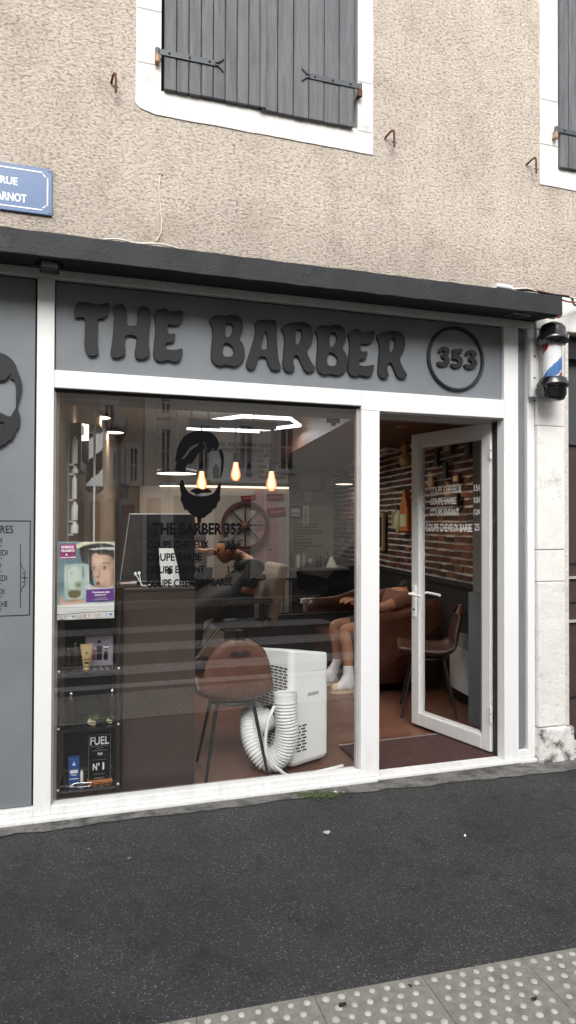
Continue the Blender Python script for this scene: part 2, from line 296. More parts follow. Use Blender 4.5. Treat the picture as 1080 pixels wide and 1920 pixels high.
# ------------------------------------------------------------------ mesh builder
class MB:
    def __init__(s): s.v = []; s.f = []; s.m = []; s.sm = []
    def add(s, vs, fs, mi=0, smooth=False):
        o = len(s.v); s.v += [tuple(v) for v in vs]
        for f in fs: s.f.append(tuple(i+o for i in f)); s.m.append(mi); s.sm.append(smooth)
        return s
    def box(s, x0, x1, y0, y1, z0, z1, mi=0, R=None, T=None):
        vs = [Vector((x, y, z)) for z in (z0, z1) for x, y in ((x0, y0), (x1, y0), (x1, y1), (x0, y1))]
        if R is not None: vs = [R @ v for v in vs]
        if T is not None: vs = [v+Vector(T) for v in vs]
        return s.add(vs, [(3, 2, 1, 0), (4, 5, 6, 7), (0, 1, 5, 4), (1, 2, 6, 5), (2, 3, 7, 6), (3, 0, 4, 7)], mi)
    def tube(s, pts, r, n=10, mi=0, caps=True, smooth=True):
        pts = [Vector(p) for p in pts]; k = len(pts)
        rs = r if isinstance(r, (list, tuple)) else [r]*k
        up = None; rings = []
        for i, p in enumerate(pts):
            t = (pts[min(i+1, k-1)]-pts[max(i-1, 0)]).normalized()
            if up is None: up = t.orthogonal().normalized()
            up = (up - t*up.dot(t)).normalized(); w = t.cross(up)
            rings.append([p + (up*math.cos(2*PI*j/n)+w*math.sin(2*PI*j/n))*rs[i] for j in range(n)])
        vs = [v for rg in rings for v in rg]; fs = []
        for i in range(k-1):
            for j in range(n): fs.append((i*n+j, i*n+(j+1) % n, (i+1)*n+(j+1) % n, (i+1)*n+j))
        s.add(vs, fs, mi, smooth)
        if caps: s.add(rings[0], [tuple(reversed(range(n)))], mi); s.add(rings[-1], [tuple(range(n))], mi)
        return s
    def lathe(s, prof, c=(0, 0, 0), n=24, mi=0, smooth=True, axis=None):
        vs = []; k = len(prof)
        for r, z in prof:
            for j in range(n): vs.append(Vector((r*math.cos(2*PI*j/n), r*math.sin(2*PI*j/n), z)))
        if axis is not None: vs = [axis @ v for v in vs]
        vs = [v+Vector(c) for v in vs]; fs = []
        for i in range(k-1):
            for j in range(n): fs.append((i*n+j, i*n+(j+1) % n, (i+1)*n+(j+1) % n, (i+1)*n+j))
        s.add(vs, fs, mi, smooth)
        if prof[0][0] > 1e-5: s.add(vs[:n], [tuple(reversed(range(n)))], mi)
        if prof[-1][0] > 1e-5: s.add(vs[-n:], [tuple(range(n))], mi)
        return s
    def prism(s, pts, d, mi=0, holes=()):
        """front polygon given as 3-d points in order, pushed along d; holes via fill"""
        from mathutils.geometry import tessellate_polygon
        loops = [[Vector(p) for p in pts]]+[[Vector(p) for p in h] for h in holes]
        flat = [p for l in loops for p in l]; n = len(flat); d = Vector(d)
        tris = tessellate_polygon(loops)
        fs = []
        for t in tris:
            nn = (flat[t[1]]-flat[t[0]]).cross(flat[t[2]]-flat[t[0]])
            t = tuple(t) if nn.dot(d) < 0 else tuple(reversed(t))
            fs.append(t); fs.append(tuple(i+n for i in reversed(t)))
        o = 0
        for l in loops:
            k = len(l)
            for i in range(k): fs.append((o+i, o+(i+1) % k, n+o+(i+1) % k, n+o+i))
            o += k
        return s.add(flat+[p+d for p in flat], fs, mi)
    def ball(s, c, r, n=16, m=10, mi=0, R=None):
        c = Vector(c); r = Vector(r) if hasattr(r, '__len__') else Vector((r, r, r))
        prof = []
        vs = []; fs = []
        for i in range(m+1):
            a = PI*i/m
            for j in range(n):
                p = Vector((r.x*math.sin(a)*math.cos(2*PI*j/n), r.y*math.sin(a)*math.sin(2*PI*j/n), -r.z*math.cos(a)))
                if R is not None: p = R @ p
                vs.append(c+p)
        for i in range(m):
            for j in range(n): fs.append((i*n+j, i*n+(j+1) % n, (i+1)*n+(j+1) % n, (i+1)*n+j))
        return s.add(vs, fs, mi, True)
    def flat(s, pts, mi=0): return s.add(pts, [tuple(range(len(pts)))], mi)
    def build(s, name, mats, parent=None, bevel=0.0, kind=None, seg=2, fixn=False):
        me = bpy.data.meshes.new(name); me.from_pydata(s.v, [], s.f)
        for mm in (mats if isinstance(mats, (list, tuple)) else [mats]): me.materials.append(M[mm])
        me.polygons.foreach_set('material_index', s.m); me.polygons.foreach_set('use_smooth', s.sm)
        me.update()
        if fixn:
            import bmesh
            bm = bmesh.new(); bm.from_mesh(me); bmesh.ops.remove_doubles(bm, verts=bm.verts, dist=1e-6); bmesh.ops.recalc_face_normals(bm, faces=bm.faces); bm.to_mesh(me); bm.free()
        o = bpy.data.objects.new(name, me); COL.objects.link(o)
        if parent is not None: o.parent = parent
        if bevel:
            b = o.modifiers.new('bevel', 'BEVEL'); b.width = bevel; b.segments = seg; b.limit_method = 'ANGLE'; b.angle_limit = math.radians(40)
        if kind: o['kind'] = kind
        return o
def tag(o, label, cat, group=None):
    o['label'] = label; o['category'] = cat
    if group: o['group'] = group
    return o
def thing(name, label, cat, loc=(0, 0, 0), rz=0, group=None):
    o = bpy.data.objects.new(name, None); COL.objects.link(o); o.location = loc; o.rotation_euler = (0, 0, rz); o.empty_display_size = .1
    return tag(o, label, cat, group)
def local(root, p):                         # world point -> root's own space (roots turn about z only)
    c, s = math.cos(-root.rotation_euler.z), math.sin(-root.rotation_euler.z); d = Vector(p)-Vector(root.location)
    return Vector((c*d.x-s*d.y, s*d.x+c*d.y, d.z))
def smooth_closed(p, it=2):
    for _ in range(it):
        q = []
        for i in range(len(p)):
            a, b = Vector(p[i]), Vector(p[(i+1) % len(p)])
            q += [a*.75+b*.25, a*.25+b*.75]
        p = q
    return p
def spline(pts, k=8):
    P = [Vector(p) for p in pts]; out = []
    for i in range(len(P)-1):
        a, b, c, d = P[max(i-1, 0)], P[i], P[i+1], P[min(i+2, len(P)-1)]
        for j in range(k):
            t = j/k; out.append(.5*((2*b)+(c-a)*t+(2*a-5*b+4*c-d)*t*t+(3*b-a-3*c+d)*t**3))
    out.append(P[-1]); return out
def text_mesh(body, weight=0.0, extrude=0.0, space=1.0, spacing=1.0, align='CENTER'):
    cu = bpy.data.curves.new('t', 'FONT'); cu.body = body; cu.offset = weight; cu.extrude = extrude; cu.resolution_u = 3; cu.space_line = space; cu.space_character = spacing; cu.align_x = align
    o = bpy.data.objects.new('t', cu); COL.objects.link(o); bpy.context.view_layer.update()
    me = bpy.data.meshes.new_from_object(o.evaluated_get(bpy.context.evaluated_depsgraph_get()))
    bpy.data.objects.remove(o); bpy.data.curves.remove(cu)
    return me
def text(name, body, a, b, material, parent=None, push=.001, weight=.0, O=None, U=None, V=None, Nn=None, spacing=1.0):
    """lettering stretched between the lower left a=(u,v) and upper right b of the plane O + u U + v V, its face pushed along Nn"""
    O = Vector(O if O is not None else (0, 0, 0)); U = Vector(U if U is not None else (1, 0, 0)); V = Vector(V if V is not None else (0, 0, 1)); Nn = Vector(Nn if Nn is not None else (0, -1, 0))
    me = text_mesh(body, weight, 0.0, spacing=spacing)
    xs = [v.co.x for v in me.vertices]; ys = [v.co.y for v in me.vertices]
    x0, x1, y0, y1 = min(xs), max(xs), min(ys), max(ys)
    for v in me.vertices:
        u = a[0]+(v.co.x-x0)/(x1-x0)*(b[0]-a[0]); w = a[1]+(v.co.y-y0)/(y1-y0)*(b[1]-a[1])
        v.co = O+U*u+V*w+Nn*push
    me.materials.clear(); me.materials.append(M[material]); me.name = name
    o = bpy.data.objects.new(name, me); COL.objects.link(o)
    if parent is not None: o.parent = parent
    return o
def textpx(name, body, x0, y0, x1, y1, Y, material, parent=None, weight=0.0, spacing=1.0):
    """upper left / lower right corner measured in the photograph, on the upright plane y=Y"""
    a = at((x0+x1)/2, y1, Y); b = at((x0+x1)/2, y0, Y); l = at(x0, (y0+y1)/2, Y); r = at(x1, (y0+y1)/2, Y)
    return text(name, body, (l.x, a.z), (r.x, b.z), material, parent, 0, weight, O=(0, Y, 0), spacing=spacing)
def copy_thing(o, parent=None):
    c = o.copy(); COL.objects.link(c)
    if parent is not None: c.parent = parent
    for ch in [x for x in COL.objects if x.parent == o]: copy_thing(ch, c)
    return c

# ================================================================== GROUND
def sheet(name, x0, x1, y0, y1, z, material, nx=1):
    return MB().flat([(x0, y0, z), (x1, y0, z), (x1, y1, z), (x0, y1, z)]).build(name, material, kind='structure')
sheet('ground', -150, 150, -150, 150, -.16, 'road_asphalt')
mb = MB(); mb.box(-60, 60, -2.62, .5, -.15, 0)
mb.build('pavement', 'asphalt', kind='structure')
sheet('road', -60, 60, -9.4, -2.80, -.13, 'road_asphalt')
# lighter cement strip at the foot of the shopfront, ragged outer edge
edge = []; x = -3.0
rr = random.Random(3)
while x < 4.6:
    w = (.115 if x < 1.2 else .115+(x-1.2)*.05)
    edge.append((x, -w+rr.uniform(-.018, .018), .004)); x += rr.uniform(.05, .12)
mb = MB(); n = len(edge)
mb.add([*edge, *[(e[0], .3, .004) for e in edge]], [(i, i+1, n+i+1, n+i) for i in range(n-1)])
mb.build('cement_strip', 'concrete', kind='structure')
# tactile paving with its domes
ty = lambda x: -1.58-.05*(x-.41)
ca, sa = math.cos(math.atan(-.05)), math.sin(math.atan(-.05))
mb = MB()
Rt = Matrix.Rotation(math.atan(-.05), 3, 'Z'); Ot = Vector((.765, ty(.765), 0))
for i in range(-5, 8):
    u0 = i*.36
    for j in range(2):
        mb.box(u0+.0012, u0+.3588, -.42*(j+1)+.0012, -.42*j-.0012 if j else 0, -.03, .006, 0, Rt, Ot)
        for a in range(7):
            for c in range(9):
                u = u0+.03+a*.05+(.025 if c % 2 else 0); v = -.42*j-.028-c*.0455
                if u > u0+.345: continue
                p = Ot+Rt @ Vector((u, v, .006)); q = rr.uniform(.85, 1.08)
                mb.lathe([(.0118*q, -.001), (.0108*q, .003), (.0066*q, .0048), (0, .0053)], p, 10, 1)
mb.build('tactile_paving', ['tactile', 'tactile_dome'], kind='structure')
mb = MB()
for i in range(-30, 31): mb.box(i*1.0+.004, i*1.0+.996, -2.80, -2.62, -.2, .002)
mb.build('kerb', 'kerb_stone', kind='structure', bevel=.012)
mb = MB()
for i in range(-30, 31): mb.box(i*1.0+.004, i*1.0+.996, -9.58, -9.4, -.2, .01)
mb.build('far_kerb', 'kerb_stone', kind='structure', bevel=.012)
mb = MB(); mb.box(-60, 60, -14, -9.58, -.2, 0); mb.build('far_pavement', 'road_asphalt', kind='structure')
mb = MB()
for k, (a_, w_) in enumerate(((-3.75, .45), (-5.0, .6), (-6.5, .6))):
    mb.flat([(-3.2, a_-w_+.08, -.126), (4.2, a_-w_-.12, -.126), (4.2, a_-.12, -.126), (-3.2, a_+.08, -.126)])
mb.build('road_marking', 'zebra_white', kind='structure')

# ================================================================== THE BUILDING
bld = thing('building', 'old house with beige roughcast upper wall and grey shuttered windows above the shop', 'building')
WT = 7.0
def holed_wall(mb, x0, x1, z0, z1, holes, y):
    xs = sorted({x0, x1, *[h[0] for h in holes], *[h[1] for h in holes]}); zs = sorted({z0, z1, *[h[2] for h in holes], *[h[3] for h in holes]})
    for i in range(len(xs)-1):
        for j in range(len(zs)-1):
            cx, cz = (xs[i]+xs[i+1])/2, (zs[j]+zs[j+1])/2
            if any(h[0] < cx < h[1] and h[2] < cz < h[3] for h in holes): continue
            mb.flat([(xs[i], y, zs[j]), (xs[i+1], y, zs[j]), (xs[i+1], y, zs[j+1]), (xs[i], y, zs[j+1])])
W1 = (at(309, 166).x-.02, at(664, 200).x+.02, at(309, 166).z-.02, 5.1)
W2 = (at(1050, 312).x-.02, at(1050, 312).x+1.1, at(1050, 312).z-.02, 5.1)
mb = MB(); holed_wall(mb, -5, 7, 2.72, WT, [W1, W2], 0.0)
mb.build('upper_wall', 'stucco', bld)
mb = MB(); mb.box(-5, 7, .3, .4, 2.72, WT); mb.box(-5, -.9, .05, .4, 0, 2.72); mb.box(4.6, 7, .05, .4, 0, 2.72)
mb.build('wall', 'wall_tan', bld)
# painted stone surrounds
def surround(x0, x1, z0, z1, win, chip):
    t = -.006
    pts = [(x0, z1), (x0, z0+.042), (x0+.022, z0+.022), (x0+chip, z0+.002)] if chip else [(x0, z1), (x0, z0)]
    pts += [(x1, z0-.004), (x1, z1)]
    jag = []
    rj = random.Random(5)
    for i in range(len(pts)-1):
        a, b = Vector(pts[i]), Vector(pts[i+1]); k = max(1, int((b-a).length/.07))
        for j in range(k):
            p = a.lerp(b, j/k); jag.append((p.x+rj.uniform(-.0018, .0018), t, p.y+rj.uniform(-.0018, .0018)))
    jag.append((pts[-1][0], t, pts[-1][1]))
    inner = [(win[1], t, z1), (win[1], t, win[2]), (win[0], t, win[2]), (win[0], t, z1)]
    mb = MB(); mb.prism(jag+inner, (0, .1, 0))
    o = mb.build('window_surround', 'stone_white', bld)
    for z in (4.08, 3.80):                    # mortar joints of the jamb stones
        MB().box(x0+.004, win[0]-.003, t-.0015, t+.002, z-.003, z+.003).build('joint', 'trim_grey', o); MB().box(win[1]+.003, x1-.004, t-.0015, t+.002, z-.14, z-.135).build('joint', 'trim_grey', o)
    return o
L1 = at(255, 100).x; R1 = at(699, 100).x
surround(L1, R1, at(698, 290).z, 5.3, W1, .10)
L2 = at(1011, 100).x
surround(L2, L2+1.35, at(1008, 345).z, 5.3, W2, 0)
for w_ in (W1, W2): MB().box(w_[0], w_[1], .09, .12, w_[2], w_[3]).build('window_opening', 'window_dark', bld)
# shutters: boards with v-grooves, straps and pintles
def shutter(x0, x1, z0, z1, hinge_left, zs, nb, label=None):
    o = None
    mb = MB(); w = (x1-x0)/nb; rb = random.Random(int(x0*100))
    for i in range(nb):
        dz = rb.uniform(-.002, .002)
        mb.box(x0+i*w+.0022, x0+(i+1)*w-.0022, -.030+rb.uniform(-.001, .001), -.004, z0+dz, z1, 0)
    mb.box(x0+.004, x1-.004, -.018, -.002, z0+.004, z1, 1)
    o = mb.build('shutter', ['shutter', 'shutter_groove'], bld, bevel=.0025, seg=1)
    mb = MB(); y0, y1 = -.037, -.029
    hx = x0-.035 if hinge_left else x1+.035; s = 1 if hinge_left else -1; ln = .30
    tipx = hx+s*ln
    mb.box(min(hx, tipx), max(hx, tipx), y0, y1, zs-.014, zs+.014)
    for sg in (-1, 1):
        mb.tube(spline([(tipx-s*.004, -.033, zs+sg*.005), (tipx+s*.02, -.034, zs+sg*.012), (tipx+s*.045, -.035, zs+sg*.034)], 5), [.0065-.0002*k for k in range(11)], 6)
    for f in (.2, .55, .9): mb.lathe([(.006, 0), (.005, .004), (0, .006)], (hx+s*ln*f, y0, zs), 8, 1, axis=Matrix.Rotation(PI/2, 3, 'X'))
    mb.tube([(hx, -.033, zs-.016), (hx, -.033, zs+.016)], .012, 10)
    mb.build('hinge_strap', ['strap_iron', 'shutter_groove'], o)
    mb = MB(); mb.tube([(hx, -.033, zs-.055), (hx, -.033, zs-.017)], .013, 10); mb.tube([(hx, -.033, zs-.045), (hx, .0, zs-.045)], .011, 8)
    mb.build('pintle', 'rust_pale' if hinge_left else 'rust', o)
    return o
mid = at(487, 100).x
zb1 = at(309, 166, -.03).z
shutter(at(308, 100, -.03).x, mid-.004, zb1, 5.0, True, at(310, 88, -.035).z-.03, 8)
shutter(mid+.004, at(664, 100, -.03).x, zb1-.012, 5.0, False, at(664, 160, -.035).z, 6)
mb = MB(); mb.box(mid-.008, mid+.026, -.042, -.030, zb1-.005, 5.0); mb.build('cover_strip', 'shutter', bld, bevel=.003)
xs2 = at(1051, 300, -.03).x
shutter(xs2, xs2+.5, at(1051, 312, -.03).z, 5.0, True, at(1045, 243, -.035).z, 8)

# right: painted stone pilaster, lintel and the recessed garage door
px0, px1 = 2.800, at(1059, 900, -.02).x
mb = MB(); zc = [.21, at(1030, 1090).z, at(1030, 1031).z, at(1030, 800).z, 2.64]
rj = random.Random(9)
for i in range(len(zc)-1):
    dy = rj.uniform(-.003, .003) - (.006 if i == 0 else 0)
    if i == 0: low_ = MB().box(px0, px1+dy*.5, -.02+dy, .3, zc[i]+.002, zc[i+1]-.002)
    else: mb.box(px0, px1+dy*.5, -.02+dy, .3, zc[i]+.002, zc[i+1]-.002)
pil = mb.build('stone_pilaster', 'stone_white', bld, bevel=.006)
low_.build('stone_block', 'stone_stained', pil, bevel=.006)
mb = MB(); mb.box(px0-.006, px1+.045, -.055, .3, -.05, .208); mb.build('plinth', 'stone_dirty', pil, bevel=.018, seg=3)
mb = MB(); mb.box(px0+.003, px1-.005, -.012, .29, .215, 2.63); mb.build('joint', 'stone_joint', pil)
mb = MB(); mb.box(2.80, 6, -.012, .3, 2.645, 2.86); mb.build('stone_lintel', 'stone_white', bld, bevel=.006)
gar = MB(); gx0, gx1 = px1, 5.6
gz = [0.03, .33, at(1070, 1164, .1).z, at(1070, 1130, .1).z, at(1070, 1082, .1).z, at(1070, 1057, .1).z, at(1070, 832, .1).z]
gar.box(gx0, gx1, .12, .16, .1, gz[-1], 0)
for a, b in ((gz[2]-.05, gz[2]), (gz[3], gz[4]), (gz[5], gz[6])): pass
for z in (gz[2], gz[4]): gar.box(gx0, gx1, .10, .119, z-.012, z+.004, 1)
for z in (gz[3], gz[5]): gar.box(gx0, gx1, .112, .121, z-.005, z+.004, 2)
gar.box(gx0, gx1, .112, .121, .33, .345, 2)
gar.box(gx0, gx1, .12, .16, gz[-1]+.02, 2.50, 3); gar.box(gx0, gx1, .10, .17, gz[-1]-.005, gz[-1]+.018, 3)
gar.box(gx0, gx1, .06, .16, 2.50, 2.642, 2)
gar.build('garage_door', ['garage_brown', 'trim_grey', 'gasket', 'garage_grey'], bld)
mb = MB(); mb.box(px1+.05, 5.6, -.03, .16, -.03, .05); mb.build('door_step', 'stone_dirty', bld, bevel=.01)

# ================================================================== SHOPFRONT
sf = thing('shopfront', 'white framed barber shopfront with grey panels, raised letters and open glass door', 'shopfront')
WX0, WX1, WZ0, WZ1 = -.003, 1.638, .069, 2.108
DX0, DX1, DZ1 = 1.751, 2.578, 2.084
PZ0, PZ1 = 2.196, 2.645
fr = MB(); Y0, Y1 = 0.0, .075
fr.box(-.084, WX0, Y0, Y1, .026, PZ1)                       # mullion left of the window
fr.box(-1.6, 2.796, Y0, Y1, PZ1, 2.69)                     # head rail
fr.box(WX0, WX1, Y0, Y1, WZ1, PZ0)                          # transom over the window
fr.box(WX1, DX1, Y0, Y1, DZ1, PZ0)                          # transom over the door
fr.box(WX1, DX0, Y0, Y1, .026, DZ1)                         # mullion window/door
fr.box(WX0, WX1, Y0, Y1, .026, WZ0)                         # bottom rail
fr.box(-1.6, -.084, Y0, Y1, .026, .071)
fr.box(DX1, 2.679, Y0, Y1, .026, PZ1)                       # right post
fr.box(2.679, 2.744, Y0, Y1, .026, .078)
fr.box(2.744, 2.796, Y0, Y1, .026, PZ1)
fr.build('frame', 'white_frame', sf, bevel=.004)
mb = MB(); mb.box(-1.6, DX0-.02, -.028, .05, .003, .025); mb.box(DX0-.019, DX1+.1, -.018, .09, .006, .028); mb.box(DX1+.101, 2.80, -.02, .05, .003, .025)
mb.build('sill', 'white_frame', sf, bevel=.005)
# inner glazing bead and interior lining of the opening
mb = MB()
mb.box(WX1-.016, WX1-.001, .03, .06, WZ0, WZ1); mb.build('glazing_bead', 'trim_grey', sf)
mb = MB(); mb.box(WX0+.001, WX0+.010, .03, .06, WZ0, WZ1); mb.build('glazing_bead', 'trim_grey', sf)
mb = MB(); mb.box(WX0+.001, WX1-.001, .028, .06, WZ1-.012, WZ1-.001); mb.build('gasket', 'gasket', sf)
def panel(x0, x1, z0, z1):
    mb = MB(); mb.box(x0, x1, .034, .07, z0, z1); b = MB(); g = .009
    p = b.box(x0+g*.5, x1-g, .022, .0335, z0+g*.5, z1-g).build('grey_panel', 'panel_grey', sf, bevel=.0015, seg=1)
    mb.build('panel_gap', 'gasket', p)
    return p
panel(-1.6, -.084, .071, PZ1); panel(WX0, DX1, PZ0, PZ1); panel(2.679, 2.744, .078, PZ1)
YP = .022
# --- raised letters
def letter(outer, holes, ox, oy, sc, name='sign_letter', parent=sf, thick=.019, Y=YP, it=1, material='letter_dark'):
    c = lambda p: at(ox+p[0]/sc, oy+p[1]/sc, Y-thick)
    o = [c(p) for p in smooth_closed([Vector((*p, 0)) for p in outer], it)]
    hs = [[c(p) for p in smooth_closed([Vector((*p, 0)) for p in h], it)] for h in holes]
    mb = MB(); mb.prism(o, (0, thick-.0005, 0), 0, hs)
    return mb.build(name, material, parent, bevel=.0014 if thick > .01 else 0, seg=1, fixn=True)
def remap(pts, a, b):                        # bounding box a -> b
    return [((x-a[0])/(a[2]-a[0])*(b[2]-b[0])+b[0], (y-a[1])/(a[3]-a[1])*(b[3]-b[1])+b[1]) for x, y in pts]
T_ = [(425, 275), (450, 255), (500, 262), (545, 275), (585, 268), (614, 260), (613, 300), (602, 335), (580, 351), (552, 352), (548, 360), (549, 420), (548, 500), (558, 548), (530, 563), (500, 563), (482, 538), (474, 500), (478, 430), (480, 350), (455, 342), (424, 352), (416, 330), (418, 300)]
H_ = [(635, 295), (655, 275), (685, 269), (708, 285), (714, 330), (708, 390), (772, 392), (776, 340), (772, 300), (790, 283), (825, 284), (846, 305), (848, 350), (838, 420), (835, 500), (847, 557), (820, 576), (790, 583), (763, 573), (757, 545), (768, 490), (770, 448), (706, 440), (700, 490), (707, 547), (690, 566), (655, 575), (627, 567), (621, 540), (632, 480), (640, 400), (645, 340)]
E_ = [(862, 325), (885, 303), (920, 291), (942, 299), (946, 313), (980, 312), (1032, 303), (1030, 345), (1018, 377), (990, 389), (960, 389), (944, 381), (941, 432), (965, 439), (985, 431), (986, 460), (972, 487), (934, 486), (931, 520), (960, 528), (1000, 525), (1029, 515), (1024, 560), (1010, 591), (975, 597), (945, 583), (920, 593), (888, 592), (864, 570), (863, 540), (870, 470), (876, 400), (872, 355)]
letter(T_, [], 0, 480, 3); letter(H_, [], 0, 480, 3); letter(E_, [], 0, 480, 3)
B_ = [(128, 148), (150, 129), (180, 123), (200, 130), (225, 121), (257, 124), (277, 140), (286, 170), (280, 205), (262, 228), (284, 255), (294, 290), (290, 327), (268, 354), (240, 363), (205, 352), (175, 361), (148, 346), (137, 325), (140, 270), (146, 210), (142, 175)]
Bh = [[(203, 163), (222, 158), (237, 168), (240, 195), (225, 222), (203, 230)], [(196, 253), (217, 253), (240, 273), (244, 302), (225, 317), (194, 314), (189, 290)]]
A_ = [(338, 160), (360, 144), (395, 148), (420, 144), (442, 155), (440, 200), (442, 260), (448, 330), (463, 372), (440, 381), (412, 376), (398, 345), (392, 316), (355, 313), (348, 350), (335, 374), (310, 374), (297, 355), (308, 320), (325, 270), (340, 215), (345, 180)]
Ah = [[(388, 188), (399, 230), (399, 282), (363, 282), (376, 235)]]
Rr = [(458, 185), (480, 167), (510, 160), (550, 156), (587, 162), (605, 185), (608, 220), (598, 262), (575, 285), (595, 335), (622, 371), (598, 389), (568, 384), (552, 345), (535, 308), (519, 312), (515, 345), (526, 373), (505, 389), (480, 383), (467, 360), (472, 300), (478, 240), (472, 205)]
Rh = [[(527, 193), (547, 188), (557, 205), (555, 232), (542, 257), (526, 262)]]
bb = (128, 121, 294, 363); b2 = (614, 168, 768, 404); rb_ = (458, 156, 622, 389); r2 = (897, 197, 1045, 419)
eb = (862, 291, 1032, 597); e2 = (767, 186, 891, 409)
letter(B_, Bh, 340, 540, 2.4545); letter(A_, Ah, 340, 540, 2.4545); letter(Rr, Rh, 340, 540, 2.4545)
letter(remap(B_, bb, b2), [remap(h, bb, b2) for h in Bh], 340, 540, 2.4545)
letter(remap(E_, eb, e2), [], 340, 540, 2.4545)
letter(remap(Rr, rb_, r2), [remap(h, rb_, r2) for h in Rh], 340, 540, 2.4545)
D3 = [(212, 528), (228, 508), (256, 504), (279, 518), (283, 542), (266, 560), (281, 575), (285, 600), (271, 622), (240, 633), (210, 627), (201, 605), (216, 596), (236, 606), (252, 598), (250, 580), (228, 573), (232, 553), (250, 549), (250, 532), (236, 528), (226, 543), (212, 544)]
D5 = [(300, 519), (330, 522), (366, 515), (362, 545), (332, 548), (328, 560), (348, 562), (367, 585), (364, 620), (336, 643), (300, 639), (286, 622), (298, 607), (318, 618), (336, 610), (334, 590), (315, 585), (297, 585), (303, 550)]
letter(D3, [], 760, 500, 3.375, 'sign_digit', thick=.017); letter(D5, [], 760, 500, 3.375, 'sign_digit', thick=.017)
letter(remap(D3, (201, 504, 285, 633), (372, 524, 457, 649)), [], 760, 500, 3.375, 'sign_digit', thick=.017)
c = at(857, 672, 0); rad = (at(857, 612, 0)-at(857, 733, 0)).length/2
mb = MB(); ring = []
prof = [(-.008, 0), (-.008, -.018), (.002, -.02), (.008, -.015), (.008, 0)]
n = 64; vs = []
for i in range(n):
    a = 2*PI*i/n
    for dr, dy in prof: vs.append((c.x+(rad-.008+dr)*math.cos(a), YP-.0005+dy, c.z+(rad-.008+dr)*math.sin(a)))
k = len(prof)
mb.add(vs, [(i*k+j, i*k+j+1, ((i+1) % n)*k+j+1, ((i+1) % n)*k+j) for i in range(n) for j in range(k-1)], 0, False)
mb.build('sign_ring', 'letter_dark', sf, fixn=True)
# --- raised bearded head on the left panel (mirror-symmetric outline)
hx = -14*3.555; sc = 3.555
mir = lambda pts: pts+[(2*hx-x, y) for x, y in reversed(pts)]
outer = mir([(hx, 62), (0, 75), (45, 90), (85, 125), (110, 165), (118, 205), (135, 235), (145, 290), (140, 340), (125, 390), (116, 425), (113, 447), (130, 480), (133, 530), (121, 580), (104, 590), (101, 622), (80, 640), (76, 660), (50, 662), (40, 685), (15, 690), (8, 705), (hx, 712)])
face = mir([(hx, 285), (-20, 262), (10, 262), (38, 256), (62, 226), (72, 212), (64, 246), (90, 250), (101, 280), (108, 330), (104, 380), (108, 430), (99, 455), (82, 478), (74, 502), (40, 494), (0, 472), (hx, 452)])
mouth = mir([(hx, 535), (0, 535), (22, 538), (28, 549), (15, 560), (hx, 566)])
letter(outer, [face, mouth], 0, 640, sc, 'bearded_head_emblem', thick=.018, it=1)
# --- opening hours board, painted on the left panel
cx = -13; Yb = YP-.0015
hb = MB()
xl, xr = at(2*cx-57, 1060, Yb).x, at(57, 1060, Yb).x; zt, zb = at(57, 976, Yb).z, at(57, 1154, Yb).z
w = .0045
hb.box(xl, xr, Yb, YP-.0002, zt-w, zt); hb.box(xl, xr, Yb, YP-.0002, zb, zb+w); hb.box(xl, xl+w, Yb, YP-.0002, zb+w, zt-w); hb.box(xr-w, xr, Yb, YP-.0002, zb+w, zt-w)
board = hb.build('opening_hours', 'letter_dark', sf)
U = lambda v: (at(v, 1060, Yb).x)
def brd(body, x1, y0, y1, weight=.01): 
    return textpx('lettering', body, 2*cx-x1, y0, x1, y1, Yb, 'letter_dark', board, weight)
brd('HORAIRES', 25, 985, 1000, .012)
for dname, yy, xr_, hrs in (('MARDI', 1008, 4, '9H - 19H'), ('MERCREDI', 1031, 14, '9H - 19H'), ('JEUDI', 1056, 2, '9H - 19H'), ('VENDREDI', 1079, 13, '9H - 19H'), ('SAMEDI', 1104, 8, '9H - 18H'), ('DIMANCHE', 1128, 14, 'FERME')):
    brd(dname, xr_, yy, yy+10.5, .01); brd(hrs, 3, yy+13.5, yy+18, .006)
for sgn in (1, -1):
    orn = MB()
    P = lambda x, y: at(x if sgn > 0 else 2*cx-x, y, Yb)
    orn.tube([P(38.5, 1020), P(38, 1140)], .0016, 5)
    for yc, d in ((1073, 1), (1093, -1)):
        orn.tube([P(38.5+(5.5-.55*i)*math.cos(.6*i-1.6)+5, yc+d*(5.5-.55*i)*math.sin(.6*i-1.6)) for i in range(9)], .0013, 5)
        orn.tube(spline([P(38.5, yc-d*18), P(41, yc-d*11), P(44, yc-d*5)], 4), .0013, 5)
    for a in range(4): orn.tube([P(46, 1083), P(46+7*math.cos(a*PI/2), 1083+7*math.sin(a*PI/2))], [.0022, .001], 5)
    orn.build('ornament', 'letter_dark', board)
# --- window pane with its stickers
gl = MB(); gl.flat([(WX0, .045, WZ0), (WX1, .045, WZ0), (WX1, .045, WZ1), (WX0, .045, WZ1)])
pane = gl.build('window_pane', 'shop_glass', sf)
YG = .0425
so = dict(ox=270, oy=740, sc=3.724, parent=pane, thick=.0012, Y=YG+.0012, material='decal_black', name='beard_sticker')
def sticker(pts, holes=(), it=2):
    o = so; c = lambda p: at(o['ox']+p[0]/o['sc'], o['oy']+p[1]/o['sc'], YG)
    return [c(p) for p in smooth_closed([Vector((*p, 0)) for p in pts], it)], [[c(p) for p in smooth_closed([Vector((*p, 0)) for p in h], it)] for h in holes]
mb = MB()
hair = [(213, 461), (222, 440), (228, 390), (250, 335), (285, 282), (350, 253), (425, 249), (475, 265), (512, 305), (527, 350), (518, 378), (490, 400), (486, 362), (470, 395), (438, 414), (447, 375), (432, 340), (405, 320), (428, 362), (420, 388), (388, 395), (362, 440), (335, 482), (308, 493), (322, 470), (288, 505), (294, 545), (270, 542), (220, 540), (218, 500), (232, 470)]
